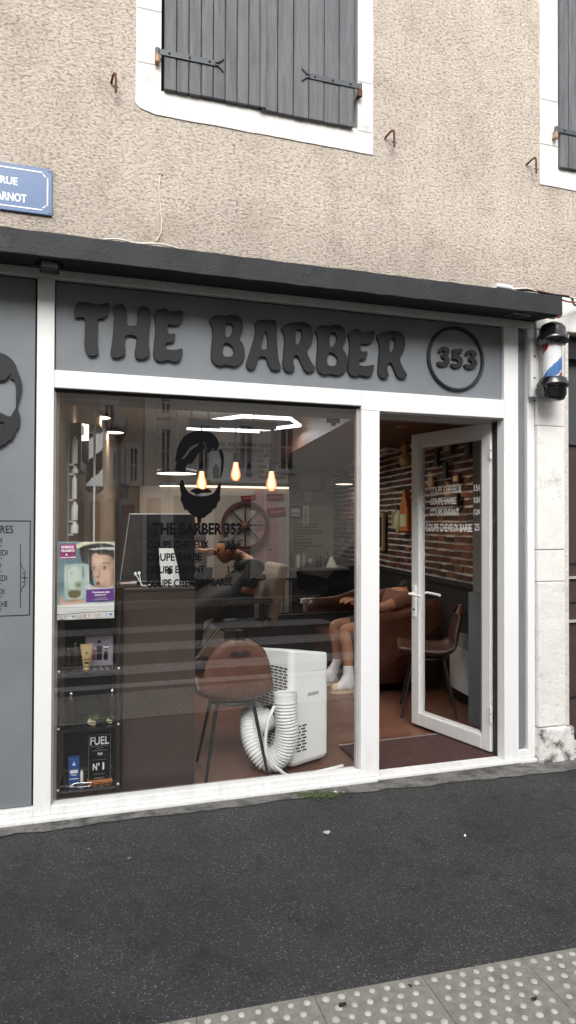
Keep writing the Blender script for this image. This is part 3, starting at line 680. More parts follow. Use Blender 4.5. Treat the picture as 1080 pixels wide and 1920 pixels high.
cut = [(247, 458), (292, 438), (322, 390), (392, 343), (360, 343), (308, 380), (283, 428)]
side = [(520, 378), (545, 380), (559, 430), (556, 510), (541, 575), (529, 592), (536, 530), (541, 460), (526, 410)]
beard = [(247, 640), (252, 605), (268, 588), (278, 610), (288, 650), (312, 684), (352, 704), (395, 711), (440, 707), (488, 690), (508, 650), (520, 628), (536, 612), (538, 650), (530, 690), (534, 740), (512, 752), (508, 790), (484, 798), (468, 826), (444, 836), (420, 864), (370, 862), (345, 838), (322, 836), (300, 800), (284, 812), (268, 760), (252, 735), (262, 700)]
mous = [(318, 676), (345, 657), (385, 650), (410, 664), (440, 650), (482, 680), (440, 688), (410, 684), (365, 700), (345, 684)]
neck = [(368, 850), (402, 850), (396, 905), (376, 905)]
for p, h in ((hair, [cut]), (side, []), (beard, []), (mous, []), (neck, [])):
    a, b = sticker(p, h); mb.prism(a, (0, .0012, 0), 0, b)
mb.build('beard_sticker', 'decal_black', pane, fixn=True)
for body, x0, y0, x1, y1, wt in (('THE BARBER 353', 286, 980, 453, 1003, .04), ('COUPE CHEVEUX', 275, 1014, 392, 1028, .03), ('15€', 427, 1012, 455, 1027, .01), ('COUPE BARBE', 275, 1037, 378, 1052, .03), ('10€', 427, 1036, 455, 1051, .01), ('COUPE ENFANT', 275, 1061, 384, 1075, .03), ('12€', 427, 1060, 455, 1074, .01), ('COUPE CHEVEUX+BARBE', 275, 1085, 436, 1100, .03), ('25€', 447, 1084, 481, 1099, .01)):
    textpx('price_lettering', body, x0, y0, x1, y1, YG, 'decal_black', pane, wt)

# --- door leaf, opened inward
H0 = Vector((2.588, .120, 0)); F0 = Vector((2.432, .85, 0)); DW = (F0-H0).length
dz0, dz1 = .042, 2.076
dr = bpy.data.objects.new('door', None); COL.objects.link(dr); dr.parent = sf; dr.location = H0
du = (F0-H0).normalized(); dang = math.atan2(du.y, du.x); dr.rotation_euler = (0, 0, dang)
dn = Vector((-du.y, du.x, 0))                 # local +y
if dn.dot(CAM-H0) < 0: pass
# local frame: x along the leaf from the hinge, y = normal, z up
st = .078
mb = MB(); t0, t1 = -.03, .03
mb.box(.004, st, t0, t1, dz0, dz1); mb.box(DW-st, DW, t0, t1, dz0, dz1); mb.box(st, DW-st, t0, t1, dz0, dz0+.088); mb.box(st, DW-st, t0, t1, dz1-.088, dz1)
mb.build('door_frame', 'pvc_white', dr, bevel=.006)
mb = MB(); e = .007
for (a, b, c_, d_) in ((st, st+e, dz0+.088, dz1-.088), (DW-st-e, DW-st, dz0+.088, dz1-.088), (st+e, DW-st-e, dz0+.088, dz0+.1), (st+e, DW-st-e, dz1-.1, dz1-.088)): mb.box(a, b, -.012, .012, c_, d_)
mb.build('door_bead', 'pvc_white', dr)
mb = MB(); mb.box(st+e, st+e+.022, -.012, .012, dz0+.1, dz1-.1); mb.build('door_seal', 'seal_olive', dr)
mb = MB(); mb.flat([(st, .0, dz0+.08), (DW-st, .0, dz0+.08), (DW-st, .0, dz1-.08), (st, .0, dz1-.08)]); dg = mb.build('door_pane', 'door_glass', dr)
# the face turned to the street side is local +y or -y
sgn = 1 if dn.dot(CAM-H0) > 0 else -1
def doorpx(px, py, off=0.0):
    p = onplane(px, py, H0+dn*off*sgn, dn); d = p-H0; return d.dot(du), d.z
def dtext(body, x0, y0, x1, y1):
    lx, _ = doorpx(x0, (y0+y1)/2); rx, _ = doorpx(x1, (y0+y1)/2); _, a = doorpx((x0+x1)/2, y1); _, b = doorpx((x0+x1)/2, y0)
    O = Vector((lx, sgn*.002, 0)); Ud = Vector((1 if rx > lx else -1, 0, 0))
    return text('price_lettering', body, (0, a), (abs(rx-lx), b), 'decal_white', dg, 0, .012, O=O, U=Ud, V=(0, 0, 1), Nn=(0, sgn, 0))
for body, x0, y0, x1, y1 in (('COUPE CHEVEUX', 807, 911, 866, 925), ('15€', 889, 908, 903, 921), ('COUPE BARBE', 807, 933, 856, 946), ('10€', 889, 931, 903, 943), ('COUPE ENFANT', 807, 954, 861, 967), ('12€', 889, 954, 903, 965), ('COUPE CHEVEUX BARBE', 799, 982, 886, 997), ('25€', 890, 981, 906, 995)):
    dtext(body, x0, y0, x1, y1)
# handle pair with backplates
mb = MB(); hxl = DW-st*.5; hz = doorpx(788, 1113)[1]
for s in (1, -1):
    mb.box(hxl-.016, hxl+.016, s*.030, s*.038, hz-.16, hz+.06)
    mb.tube(spline([(hxl, s*.038, hz), (hxl, s*.075, hz), (hxl-.012, s*.085, hz), (hxl-.13, s*.083, hz-.006)], 6), .0095, 10)
    mb.lathe([(.008, 0), (.008, .004), (0, .004)], (hxl, s*.038, hz-.11), 10, 1, axis=Matrix.Rotation(-s*PI/2, 3, 'X'))
mb.build('handle', ['white_plastic', 'gasket'], dr, bevel=.002, fixn=True)
for py in (845, 1340):
    z = at(938, py, .08).z
    mb = MB(); mb.tube([(-.006, sgn*.036, z-.05), (-.006, sgn*.036, z-.004)], .009, 10); mb.tube([(-.006, sgn*.036, z+.004), (-.006, sgn*.036, z+.05)], .009, 10); mb.box(.002, .03, sgn*.0305-.002, sgn*.0305+.004, z-.04, z+.04)
    mb.build('hinge', 'pvc_white', dr)
# dark weathered rebate behind the post, door head soffit
mb = MB(); mb.box(DX1-.004, 2.64, .0755, .116, .03, DZ1); mb.build('door_jamb', 'jamb_black', sf)
mb = MB(); mb.box(DX0-.02, DX1, .0755, .22, DZ1-.012, DZ1+.03); mb.build('door_head', 'trim_grey', sf)

# ================================================================== LEDGE OVER THE SHOP
led = MB(); x0, x1 = -1.6, 2.80
pr = [(-.25, 2.660), (-.25, 2.772), (-.10, 2.806), (0.02, 2.812), (0.02, 2.694), (-.235, 2.662)]
rl = random.Random(2); nseg = 60
vs = []
for i in range(nseg+1):
    x = x0+(x1-x0)*i/nseg
    for j, (y, z) in enumerate(pr): vs.append((x, y+rl.uniform(-.002, .002)*(y < -.05), z+rl.uniform(-.0025, .0025)*(y < -.05)))
k = len(pr); fs = []
for i in range(nseg):
    for j in range(k): fs.append((i*k+j, i*k+(j+1) % k, (i+1)*k+(j+1) % k, (i+1)*k+j))
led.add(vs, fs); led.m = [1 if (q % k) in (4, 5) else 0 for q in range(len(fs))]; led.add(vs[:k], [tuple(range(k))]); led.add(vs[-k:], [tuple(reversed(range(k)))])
tag(led.build('canopy', ['ledge', 'soffit_shade'], bevel=.004, fixn=True), 'long black painted concrete ledge with worn edge running above the shopfront', 'canopy')
# spot lamps under the ledge
p = at(93, 492, -.12)
t = thing('spotlight', 'small black floodlight on a bracket under the ledge, left above the white mullion', 'spotlight', (p.x, -.12, 2.683), 0, 'lamps under the ledge')
mb = MB(); mb.box(-.045, .045, -.055, .03, -.05, -.012); mb.build('lamp_body', 'black_satin', t, bevel=.006)
mb = MB(); mb.tube(spline([(-.055, -.01, -.03), (-.055, -.01, .0), (-.03, -.01, .006), (.03, -.01, .006), (.055, -.01, .0), (.055, -.01, -.03)], 4), .006, 6); mb.build('bracket', 'black_gloss', t)
mb = MB(); mb.box(-.036, .036, -.057, -.054, -.045, -.018); mb.build('lamp_glass', 'steel', t)
p = at(968, 588, -.12)
t = thing('spotlight', 'flat square spotlight with a pale rim under the right end of the ledge', 'spotlight', (p.x, -.125, 2.683), 0, 'lamps under the ledge')
mb = MB(); R = Matrix.Rotation(math.atan2(.044, .255), 3, 'X')
for a in ((-.06, .06, -.055, -.045), (-.06, .06, .045, .055), (-.06, -.05, -.0448, .0448), (.05, .06, -.0448, .0448)): mb.box(a[0], a[1], a[2], a[3], -.014, .004, 0, R)
mb.build('rim', 'steel', t); mb = MB(); mb.box(-.05, .05, -.0445, .0445, -.008, .004, 0, R); mb.box(-.012, .012, -.03, .03, -.016, -.0085, 0, R); mb.build('lamp_body', 'black_satin', t)

# ================================================================== SMALL THINGS ON THE WALL
# blue enamel street sign
sx1 = at(98, 360, -.012).x; scx = at(15, 360, -.012).x; sx0 = 2*scx-sx1; sz1 = at(98, 318, -.012).z; sz0 = at(98, 405, -.012).z; Ys = -.014
t = thing('street_sign', 'blue enamel street name plate with white border on the beige wall', 'street sign', (scx, 0, sz0))
L_ = lambda x, y, z: (x-scx, y, z-sz0)
mb = MB(); mb.box(sx0-scx, sx1-scx, Ys, -.002, 0, sz1-sz0); mb.build('plate', 'sign_blue', t, bevel=.003)
mb = MB(); hw = (sx1-scx); hh = sz1-sz0; m_ = .022; cc = .022
cor = []
for (sx, sz) in ((1, 1), (1, -1), (-1, -1), (-1, 1)):
    X = sx*(hw-m_); Z = hh/2+sz*(hh/2-m_)
    q = [(X-sx*cc, Z), (X-sx*cc, Z-sz*.008), (X-sx*.008, Z-sz*cc), (X, Z-sz*cc)]
    cor += q if sx*sz > 0 else q[::-1]
for i in range(len(cor)):
    a, b = cor[i], cor[(i+1) % len(cor)]
    d = Vector((b[0]-a[0], 0, b[1]-a[1])).normalized(); nn = Vector((-d.z, 0, d.x))*.003; d *= .002
    A, B = Vector((a[0], Ys-.001, a[1]))-d, Vector((b[0], Ys-.001, b[1]))+d
    mb.prism([A-nn, B-nn, B+nn, A+nn], (0, .0012, 0))
mb.build('border', 'sign_white', t, fixn=True)
for sx in (-1, 1):
    for zz in (.012, hh-.012):
        mb = MB(); mb.lathe([(.005, 0), (.004, .003), (0, .004)], (sx*(hw-.013), Ys, zz), 10, axis=Matrix.Rotation(PI/2, 3, 'X')); mb.build('screw', 'steel', t)
for body, xa, xb, ya, yb in (('RUE', 0.5, 33, 331, 345.5), ('CARNOT', -19, 50, 360, 376)):
    a = at((xa+xb)/2, yb, Ys-.001); b = at((xa+xb)/2, ya, Ys-.001); l = at(xa, 350, Ys-.001).x; r = at(xb, 350, Ys-.001).x
    text('lettering', body, (l-scx, a.z-sz0), (r-scx, b.z-sz0), 'sign_white', t, 0, .03, O=(0, Ys-.001, 0))
# iron shutter stays
for px, py, lab, lean in ((214, 158, 'rusty iron shutter stay left of the big shuttered window', -.012), (733, 262, 'rusty iron shutter stay just right of the big window surround', -.028), (998, 312, 'rusty iron shutter stay beside the surround of the right hand window', -.03)):
    p = at(px, py, -.02)
    t = tag(MB().tube(spline([(lean, .03, .012), (lean*.9, -.02, .018), (lean*.4, -.045, .034), (.003, -.05, .034), (.006, -.05, .0), (.006, -.05, -.045)], 5), [.006]*26, 7).tube([(-.007, -.05, -.030), (.019, -.05, -.030)], .004, 6).ball((.006, -.05, -.048), (.007, .005, .012), 8, 6).build('shutter_stay', 'rust'), lab, 'shutter stay', 'shutter stays on the wall')
    t.location = (p.x, 0, p.z)
# thin pale cable and its hole
Pc = lambda x, y, Y=-.008: at(x, y, Y)
mb = MB(); mb.tube(spline([(at(301, 327).x, .01, at(301, 327).z), Pc(300, 331), Pc(298, 350), Pc(299, 372), Pc(302, 400), Pc(303, 425), Pc(300, 440), Pc(293, 452)], 6), .0032, 7)
t = tag(mb.build('cable', 'cable_white'), 'thin pale cable coming out of a hole in the roughcast above the ledge', 'cable')
mb = MB(); mb.ball(at(301, 327, .0), (.014, .006, .009), 10, 6); mb.build('grommet', 'rust_pale', t)
zt_ = 2.812
def ledge_pt(px, Y=-.03, dz=.008):
    q = at(px, 470, Y); return Vector((q.x, Y-.195, 2.772+dz))
mb = MB(); mb.tube(spline([ledge_pt(188, -.04, .004), ledge_pt(215, -.05, .010), ledge_pt(250, -.04, .006), ledge_pt(290, -.05, .012), ledge_pt(331, -.04, .002)], 6), .0045, 7)
tag(mb.build('cable', 'cable_white'), 'pale cable lying along the top of the ledge, left part', 'cable')
mb = MB(); a = at(908, 535, -.06); mb.tube([(a.x-.04, -.23, 2.792), (a.x+.09, -.20, 2.800)], .014, 10)
tag(mb.build('cable_tube', 'sign_white'), 'short white plastic tube lying on the right part of the ledge', 'tube')
mb = MB()
b0 = at(940, 535, -.04)
bx0 = b0.x-.05
mb.tube(spline([(bx0, -.215, 2.790), (bx0+.10, -.225, 2.800), (bx0+.2, -.215, 2.788), (bx0+.33, -.21, 2.792), (bx0+.50, -.20, 2.780), (bx0+.62, -.08, 2.79), (bx0+1.0, -.02, 2.90)], 8), .005, 7, 0)
mb.tube(spline([(bx0+.03, -.225, 2.784), (bx0+.12, -.215, 2.796), (bx0+.28, -.225, 2.784), (bx0+.42, -.20, 2.79), (bx0+.60, -.06, 2.80), (bx0+1.0, -.025, 2.91)], 8), .007, 7, 1)
mb.tube(spline([(bx0+.02, -.205, 2.796), (bx0+.15, -.21, 2.804), (bx0+.3, -.20, 2.79), (bx0+.55, -.08, 2.81), (bx0+1.0, -.02, 2.92)], 8), .005, 7, 2)
tag(mb.build('cable_bundle', ['cable_white', 'black_satin', 'cable_red']), 'tangle of black, red and white cables at the right end of the ledge', 'cables')
p = at(1042, 594, -.1)
mb = MB(); mb.box(-.04, -.005, -.015, .015, -.012, .012, 0); mb.box(-.005, .03, -.012, .012, -.004, .018, 1); mb.tube(spline([(.03, 0, .008), (.06, 0, .006), (.09, -.01, .02)], 4), .0025, 6, 2)
mb.tube([(-.03, 0, .01), (-.035, .04, .06)], .006, 6, 0)
o = tag(mb.build('wire_connector', ['black_satin', 'cable_red', 'cable_white']), 'small black and red wire connector hanging under the ledge by the barber pole', 'connector'); o.location = (p.x, -.1, p.z)

# barber pole
p0 = at(1036, 680, -.13)
t = thing('barber_pole', 'wall barber pole with red, white and blue stripes and glossy black caps', 'barber pole', (p0.x, -.13, p0.z))
Zp = lambda y: at(1036, y, -.13).z-p0.z
zT, zR1, zR2, zS1, zS0, zQ2, zQ1, zB = Zp(605), Zp(632), Zp(645), Zp(648), Zp(711), Zp(711), Zp(726), Zp(753)
r0 = .080
mb = MB(); mb.lathe([(0, zT), (.035, zT-.002), (.062, zT-.016), (r0*.97, zT-.042), (r0, zR1+.006), (.093, zR1), (.093, zR2+.008), (.080, zR2+.004), (.074, zR2-.008), (.0, zR2-.008)], n=36); mb.build('top_cap', 'black_gloss', t)
mb = MB(); mb.lathe([(0, zQ2+.006), (.072, zQ2+.006), (.078, zQ2), (.080, zQ2-.008), (.093, zQ1+.018), (.093, zQ1), (.079, zQ1-.006), (.079, zB+.04), (.066, zB+.012), (.04, zB+.001), (0, zB)], n=36); mb.build('bottom_cap', 'black_gloss', t)
# helical stripes modelled as bands on the inner drum
mb = MB(); n, mz = 48, 40; rI = .054; za, zb_ = zQ2, zR2
vs = [(rI*math.cos(2*PI*j/n), rI*math.sin(2*PI*j/n), za+(zb_-za)*i/mz) for i in range(mz+1) for j in range(n)]
H = zb_-za
for i in range(mz):
    for j in range(n):
        ph = (j/n - (i/mz)/1.43) % 1.0
        mi = 2 if .40 < ph < .665 else (1 if .70 < ph < .965 else 0)
        mb.add([vs[i*n+j], vs[i*n+(j+1) % n], vs[(i+1)*n+(j+1) % n], vs[(i+1)*n+j]], [(0, 1, 2, 3)], mi, True)
mb.build('striped_drum', ['pole_white', 'red', 'blue'], t, fixn=False)
mb = MB(); vs = [(.068*math.cos(2*PI*j/36), .068*math.sin(2*PI*j/36), z) for z in (za, zb_) for j in range(36)]
mb.add(vs, [(j, (j+1) % 36, 36+(j+1) % 36, 36+j) for j in range(36)], 0, True); mb.build('glass_tube', 'tube_glass', t)
mb = MB(); mb.box(-.090, -.03, .082, .108, zB+.04, zR1+.005); mb.box(-.03, .05, .05, .107, zR2-.005, zR2+.03); mb.box(-.03, .05, .05, .107, zQ1-.01, zQ1+.02)
mb.build('bracket', 'pvc_white', t, bevel=.002)
for z in (Zp(664), Zp(705), Zp(748)): MB().lathe([(.006, 0), (.005, .004), (0, .005)], (-.066, .082, z), 10, axis=Matrix.Rotation(PI/2, 3, 'X')).build('screw', 'black_satin', t)

# moss and litter on the pavement
mb = MB(); rm = random.Random(11)
for i in range(330):
    g = gnd(600+rm.gauss(0, 24), 1492+rm.gauss(0, 4)); y = min(g.y, -.035)
    r = rm.uniform(.002, .006); mb.ball((g.x, y, .005), (r*rm.uniform(1, 1.5), r, r*.7), 7, 4)
o = mb.build('moss', 'moss', kind='stuff'); tag(o, 'patch of green moss in the joint under the window sill', 'moss')
def leafy(px, py, s, label, mi='litter', z=.004):
    g = gnd(px, py); rq = random.Random(px)
    mb = MB(); pts = [(s*rq.uniform(.6, 1.1)*math.cos(a*PI/4), s*rq.uniform(.4, .8)*math.sin(a*PI/4), rq.uniform(.001, .010)) for a in range(8)]
    mb.add([(0, 0, .008), *pts], [(0, i+1, (i+1) % 8+1) for i in range(8)])
    o = mb.build('litter', mi); o.location = (g.x, g.y, z); return tag(o, label, 'litter', 'litter on the pavement')
leafy(613, 1564, .022, 'crumpled grey scrap lying on the asphalt below the window')
leafy(872, 1570, .007, 'tiny white chip on the asphalt in front of the door', 'white_paper')
leafy(628, 1488, .012, 'small pinkish leaf beside the moss under the sill', 'cable_white')
leafy(166, 1596, .012, 'dull flat scrap on the asphalt near the left mullion', 'concrete')
leafy(243, 1612, .012, 'grey flattened crumb on the asphalt under the shelf rack', 'concrete')
leafy(642, 1892, .016, 'dark blot of chewing gum on the tactile paving', 'black_matte', .007)
leafy(1001, 1880, .012, 'second dark blot on the tactile paving, right corner', 'black_matte', .007)
leafy(770, 1856, .010, 'dark speck near the far edge of the tactile paving', 'black_matte', .007)

# ================================================================== THE ROOM BEHIND THE GLASS
FZ = .02
lw = lambda Y: .01+.1405*Y                  # left wall, the party walls run 8 degrees off square
rw = lambda Y: 2.95+.1405*Y                 # right wall
YB = 5.6; ZC = 2.60
nR = Vector((-math.cos(math.radians(8)), math.sin(math.radians(8)), 0)); pR = Vector((2.95, 0, 0))
dR = Vector((math.sin(math.radians(8)), math.cos(math.radians(8)), 0))
def onR(px, py): return onplane(px, py, pR+nR*.03, nR)
mb = MB(); mb.add([(-.9, .0755, FZ-.05), (3.2, .0755, FZ-.05), (4.2, YB+.2, FZ-.05), (-.2, YB+.2, FZ-.05), (-.9, .0755, FZ), (3.2, .0755, FZ), (4.2, YB+.2, FZ), (-.2, YB+.2, FZ)], [(3, 2, 1, 0), (4, 5, 6, 7), (0, 1, 5, 4), (1, 2, 6, 5), (2, 3, 7, 6), (3, 0, 4, 7)])
mb.build('interior_floor', 'floor_wood', kind='structure')
mb = MB(); mb.box(-.9, 4.3, .0755, YB+.2, ZC, ZC+.08); mb.build('interior_ceiling', 'ceiling_white', kind='structure')
# dropped ceiling board along the right wall and over the glass
ZD = 2.22
mb = MB(); mb.add([(2.0, .5, ZD), (rw(.5)-.02, .5, ZD), (rw(5.5)-.02, 5.5, ZD), (rw(5.5)-1.0, 5.5, ZD), (2.0, .5, ZC-.002), (rw(.5)-.02, .5, ZC-.002), (rw(5.5)-.02, 5.5, ZC-.002), (rw(5.5)-1.0, 5.5, ZC-.002)], [(3, 2, 1, 0), (4, 5, 6, 7), (0, 1, 5, 4), (1, 2, 6, 5), (2, 3, 7, 6), (3, 0, 4, 7)])
mb.build('dropped_ceiling', 'umber_wood', kind='structure')
mb = MB(); mb.box(-.02, 2.9, .13, .32, 2.08, ZC-.003); mb.build('window_bulkhead', 'wall_grey', kind='structure')
mb = MB(); mb.add([(lw(.0755), .0755, FZ), (lw(YB), YB, FZ), (lw(YB)-.1, YB, FZ), (lw(.0755)-.1, .0755, FZ), (lw(.0755), .0755, ZC), (lw(YB), YB, ZC), (lw(YB)-.1, YB, ZC), (lw(.0755)-.1, .0755, ZC)], [(3, 2, 1, 0), (4, 5, 6, 7), (0, 1, 5, 4), (1, 2, 6, 5), (2, 3, 7, 6), (3, 0, 4, 7)])
mb.build('left_wall', 'wall_tan', kind='structure', fixn=True)
# back wall: tan left of the mirror bay, grey right of it with a pale lower half
xs_ = at(541, 900, YB).x
mb = MB(); mb.box(lw(YB)+.001, xs_, YB, YB+.1, FZ, ZC, 0); mb.box(xs_+.001, rw(YB)-.001, YB, YB+.1, at(600, 950, YB).z, ZC, 1); mb.box(xs_+.001, rw(YB)-.001, YB, YB+.1, FZ, at(600, 950, YB).z-.001, 2)
mb.build('back_wall', ['wall_tan', 'wall_grey', 'wall_beige'], kind='structure')
# brick wall on the right: black wainscot below, rough bricks with pale beds above
zw = onR(712, 1063).z
mb = MB()
def rbox(mb, s0, s1, d0, d1, z0, z1, mi=0):   # box in wall coordinates: along the wall, out of it, up
    P = lambda s, d, z: pR+dR*s+nR*d+Vector((0, 0, z))
    mb.add([P(s0, d0, z0), P(s1, d0, z0), P(s1, d1, z0), P(s0, d1, z0), P(s0, d0, z1), P(s1, d0, z1), P(s1, d1, z1), P(s0, d1, z1)], [(3, 2, 1, 0), (4, 5, 6, 7), (0, 1, 5, 4), (1, 2, 6, 5), (2, 3, 7, 6), (3, 0, 4, 7)], mi)
rbox(mb, .02, 5.75, -.1, 0.0, FZ, ZC); bw = mb.build('brick_wall', 'mortar', kind='structure', fixn=True)
mb = MB(); rq = random.Random(21); z = zw+.03; row = 0
while z < ZD-.05:
    s = .75+(row % 2)*.09
    while s < 5.6:
        L_b = rq.uniform(.13, .2); h = .040+rq.uniform(-.006, .004); d = .006+rq.uniform(0, .010)
        rbox(mb, s, min(s+L_b-.008, 5.66), .001, d, z+rq.uniform(-.002, .002), z+h)
        s += L_b
    z += .060; row += 1
mb.build('bricks', 'dark_brick', bw, fixn=True)
mb = MB(); rbox(mb, .75, 5.66, .001, .022, FZ+.001, zw); rbox(mb, .75, 5.66, .0225, .04, zw-.03, zw+.012)
mb.build('wainscot', 'wall_black', bw, fixn=True)
# wall pier at the near end of the brick wall
q0 = gnd(887, 1356, FZ); 
mb = MB(); zs_ = at(893, 1110, q0.y).z
mb.add([(q0.x, q0.y, zs_+.003), (rw(q0.y), q0.y+.02, zs_+.003), (rw(.2), .2, zs_+.003), (q0.x+.05, .2, zs_+.003), (q0.x, q0.y, ZC-.11), (rw(q0.y), q0.y+.02, ZC-.11), (rw(.2), .2, ZC-.11), (q0.x+.05, .2, ZC-.11)], [(3, 2, 1, 0), (4, 5, 6, 7), (0, 1, 5, 4), (1, 2, 6, 5), (2, 3, 7, 6), (3, 0, 4, 7)])
mb.build('wall_pier', 'wall_grey', kind='structure', fixn=True)
mb = MB(); x_ = q0.x-.025
mb.add([(x_, q0.y+.02, FZ), (rw(q0.y)-.03, q0.y+.04, FZ), (rw(.2)-.03, .2, FZ), (x_+.05, .2, FZ), (x_, q0.y+.02, zs_), (rw(q0.y)-.03, q0.y+.04, zs_), (rw(.2)-.03, .2, zs_), (x_+.05, .2, zs_)], [(3, 2, 1, 0), (4, 5, 6, 7), (0, 1, 5, 4), (1, 2, 6, 5), (2, 3, 7, 6), (3, 0, 4, 7)])
mb.build('pier_base', 'panel_grey', kind='structure', fixn=True)

# ---- mirror bay (partition with a light strip on its top)
YM = 4.5
xm0, xm1 = at(262, 950, YM).x, at(540, 950, YM).x; zm = at(440, 914, YM).z
mb = MB(); mb.box(xm0, xm1, YM, YM+.15, FZ, zm); part = tag(mb.build('partition', 'wall_beige'), 'pale partition wall with a glowing light strip along its top', 'partition')
mb = MB(); mb.box(at(300, 914, YM).x, xm1, YM-.03, YM-.003, zm-.006, zm+.016); mb.build('light_strip', 'led_warm', part)
MB().box(xm1-.008, xm1+.006, YM-.03, YM-.003, FZ+.001, zm-.007).build('edge_strip', 'trim_grey', part)
st_ = MB()
for a, b in ((478, 494), (499, 521)): st_.box(at(a, 1000, YM).x, at(b, 1000, YM).x, YM-.004, YM-.001, FZ+.001, zm-.02)
st_.build('stripe', 'pink_stripe', part)
# white brick bay above it
YW = 5.1; mb = MB(); xw0, xw1 = at(395, 860, YW).x, at(541, 860, YW).x; zw0, zw1 = at(470, 905, YW).z, at(470, 832, YW).z
mb.box(xw0, xw1, YW, YW+.3, zw0, zw1+.2, 0); wb = tag(mb.build('brick_panel', 'white_brick'), 'white jointed panel of taupe bricks above the light strip', 'brick panel')
mb = MB(); z = zw0+.05; r_ = 0; rq = random.Random(4)
while z < zw1-.01:
    s = xw0+.02-(r_ % 2)*.09
    while s < xw1:
        mb.box(max(s, xw0+.004), min(s+.165, xw1-.004), YW-.012, YW-.0005, z, z+.045); s += .20
    z += .068; r_ += 1
mb.build('bricks', 'taupe_brick', wb)
def frame_pic(name, label, cat, px0, py0, px1, py1, Y, rim='black_satin', art='white_paper', group=None, w=.02, dark=None):
    a, b = at(px0, py1, Y), at(px1, py0, Y)
    t = thing(name, label, cat, ((a.x+b.x)/2, Y, a.z), 0, group)
    W, H = (b.x-a.x)/2, b.z-a.z
    mb = MB(); mb.box(-W, W, -.02, 0, 0, w); mb.box(-W, W, -.02, 0, H-w, H); mb.box(-W, -W+w, -.02, 0, w, H-w); mb.box(W-w, W, -.02, 0, w, H-w); mb.build('frame', rim, t)
    mb = MB(); mb.box(-W+w, W-w, -.008, 0, w, H-w); mb.build('picture', art, t)
    if dark:
        mb = MB(); mb.prism([(x*W*2, -.0085, y*H) for x, y in dark], (0, .0004, 0)); mb.build('motif', 'decal_black', t, fixn=True)
    return t
# posters in the bay
frame_pic('poster', 'greyish poster with pale figures behind the bulbs, left one in the bay', 'poster', 388, 848, 446, 900, YW-.03, 'trim_grey', 'poster_blue', 'posters in the bay', .008, [(-.3, .05), (-.1, .05), (-.12, .45), (-.22, .6), (-.32, .42)])
frame_pic('poster', 'grey poster with one pale standing figure, right one in the bay', 'poster', 450, 850, 481, 900, YW-.03, 'trim_grey', 'lilac', 'posters in the bay', .008, [(-.15, .1), (.2, .1), (.15, .5), (.05, .7), (-.12, .5)])
frame_pic('picture', 'small white framed picture hanging on the taupe bricks', 'picture', 500, 858, 520, 884, YW-.02, 'white_paper', 'poster_grey', None, .015)
mus = [(-.32, .42), (-.12, .5), (0, .46), (.12, .5), (.32, .42), (.15, .36), (0, .42), (-.15, .36)]
frame_pic('picture', 'wide pale picture in a thin black frame on the grey back wall', 'picture', 557, 889, 602, 920, YB-.01, 'black_satin', 'trim_grey', 'pictures on the back wall', .018)
frame_pic('picture', 'pale whiteboard like picture behind the right hanging lamp', 'picture', 607, 893, 648, 925, YB-.01, 'black_satin', 'trim_grey', 'pictures on the back wall', .012)
frame_pic('picture', 'black framed picture with a small moustache on the back wall', 'picture', 541, 949, 566, 972, YB-.01, 'black_satin', 'white_paper', 'pictures on the back wall', .03, mus)
frame_pic('picture', 'small grey framed print high on the narrow pale strip of the back wall', 'picture', 570, 922, 584, 940, YB-.01, 'steel', 'trim_grey', 'pictures on the back wall', .012)
frame_pic('picture', 'dark picture with a gilt inner edge on the tan wall, above the red plaque', 'picture', 216, 906, 240, 934, YB-.01, 'black_satin', 'poster_dark', None, .03)
frame_pic('plaque', 'dark red plaque on the tan wall below the dark picture', 'plaque', 229, 946, 252, 966, YB-.01, 'red_sign', 'red_sign', None, .01)
# price rows painted on the back wall
mb = MB()
for i, (yy, xe) in enumerate(((983, 596), (989, 596), (995, 604), (1000, 606), (1006, 568), (1012, 584), (1018, 584), (1024, 604), (1029, 574), (1035, 566))):
    a, b = at(551, yy, YB-.004), at(xe, yy, YB-.004); mb.box(a.x, b.x, YB-.004, YB-.001, a.z-.008, a.z+.008)
tag(mb.build('wall_lettering', 'decal_black'), 'dark rows of a price list painted on the pale back wall', 'price list')
# barber pole cut-out beside the moustache picture
p = at(574, 968, YB-.02); mb = MB()
for i in range(5): 
    a = at(570, 957+i*6, YB-.012); b = at(577, 961+i*6, YB-.012)
    mb.prism([(a.x, YB-.014, a.z), (b.x, YB-.014, b.z), (b.x, YB-.014, b.z+.018), (a.x, YB-.014, a.z+.018)], (0, .002, 0), 1)
a, b = at(568, 984, YB-.01), at(579, 948, YB-.01); mb.box(a.x, b.x, YB-.011, YB-.002, a.z, b.z, 0)
tag(mb.build('pole_cutout', ['white_paper', 'decal_black'], fixn=True), 'little black and white striped barber pole cut-out on the back wall', 'wall decoration')
# red signs
for (x0_, y0_, x1_, y1_, rot, lab) in ((500, 926, 531, 938, .02, 'dark red sign board, upper one right of the wheel'), (502, 952, 534, 967, .10, 'dark red tilted sign board, lower one right of the wheel'), (452, 929, 480, 938, .12, 'dark red sign board above the cart wheel')):
    a, b = at(x0_, y1_, YM-.02), at(x1_, y0_, YM-.02); c_ = (a+b)/2; w_, h_ = (b.x-a.x)/2, (b.z-a.z)/2
    mb = MB(); mb.box(-w_, w_, -.008, .008, -h_, h_, 0); mb.box(-w_*.8, w_*.8, -.0095, -.0081, -h_*.25, h_*.25, 1)
    o = tag(mb.build('sign_board', ['red_sign', 'cable_red'], bevel=.002), lab, 'sign', 'red sign boards by the wheel'); o.location = (c_.x, YM-.02, c_.z); o.rotation_euler = (0, rot*-1, 0)
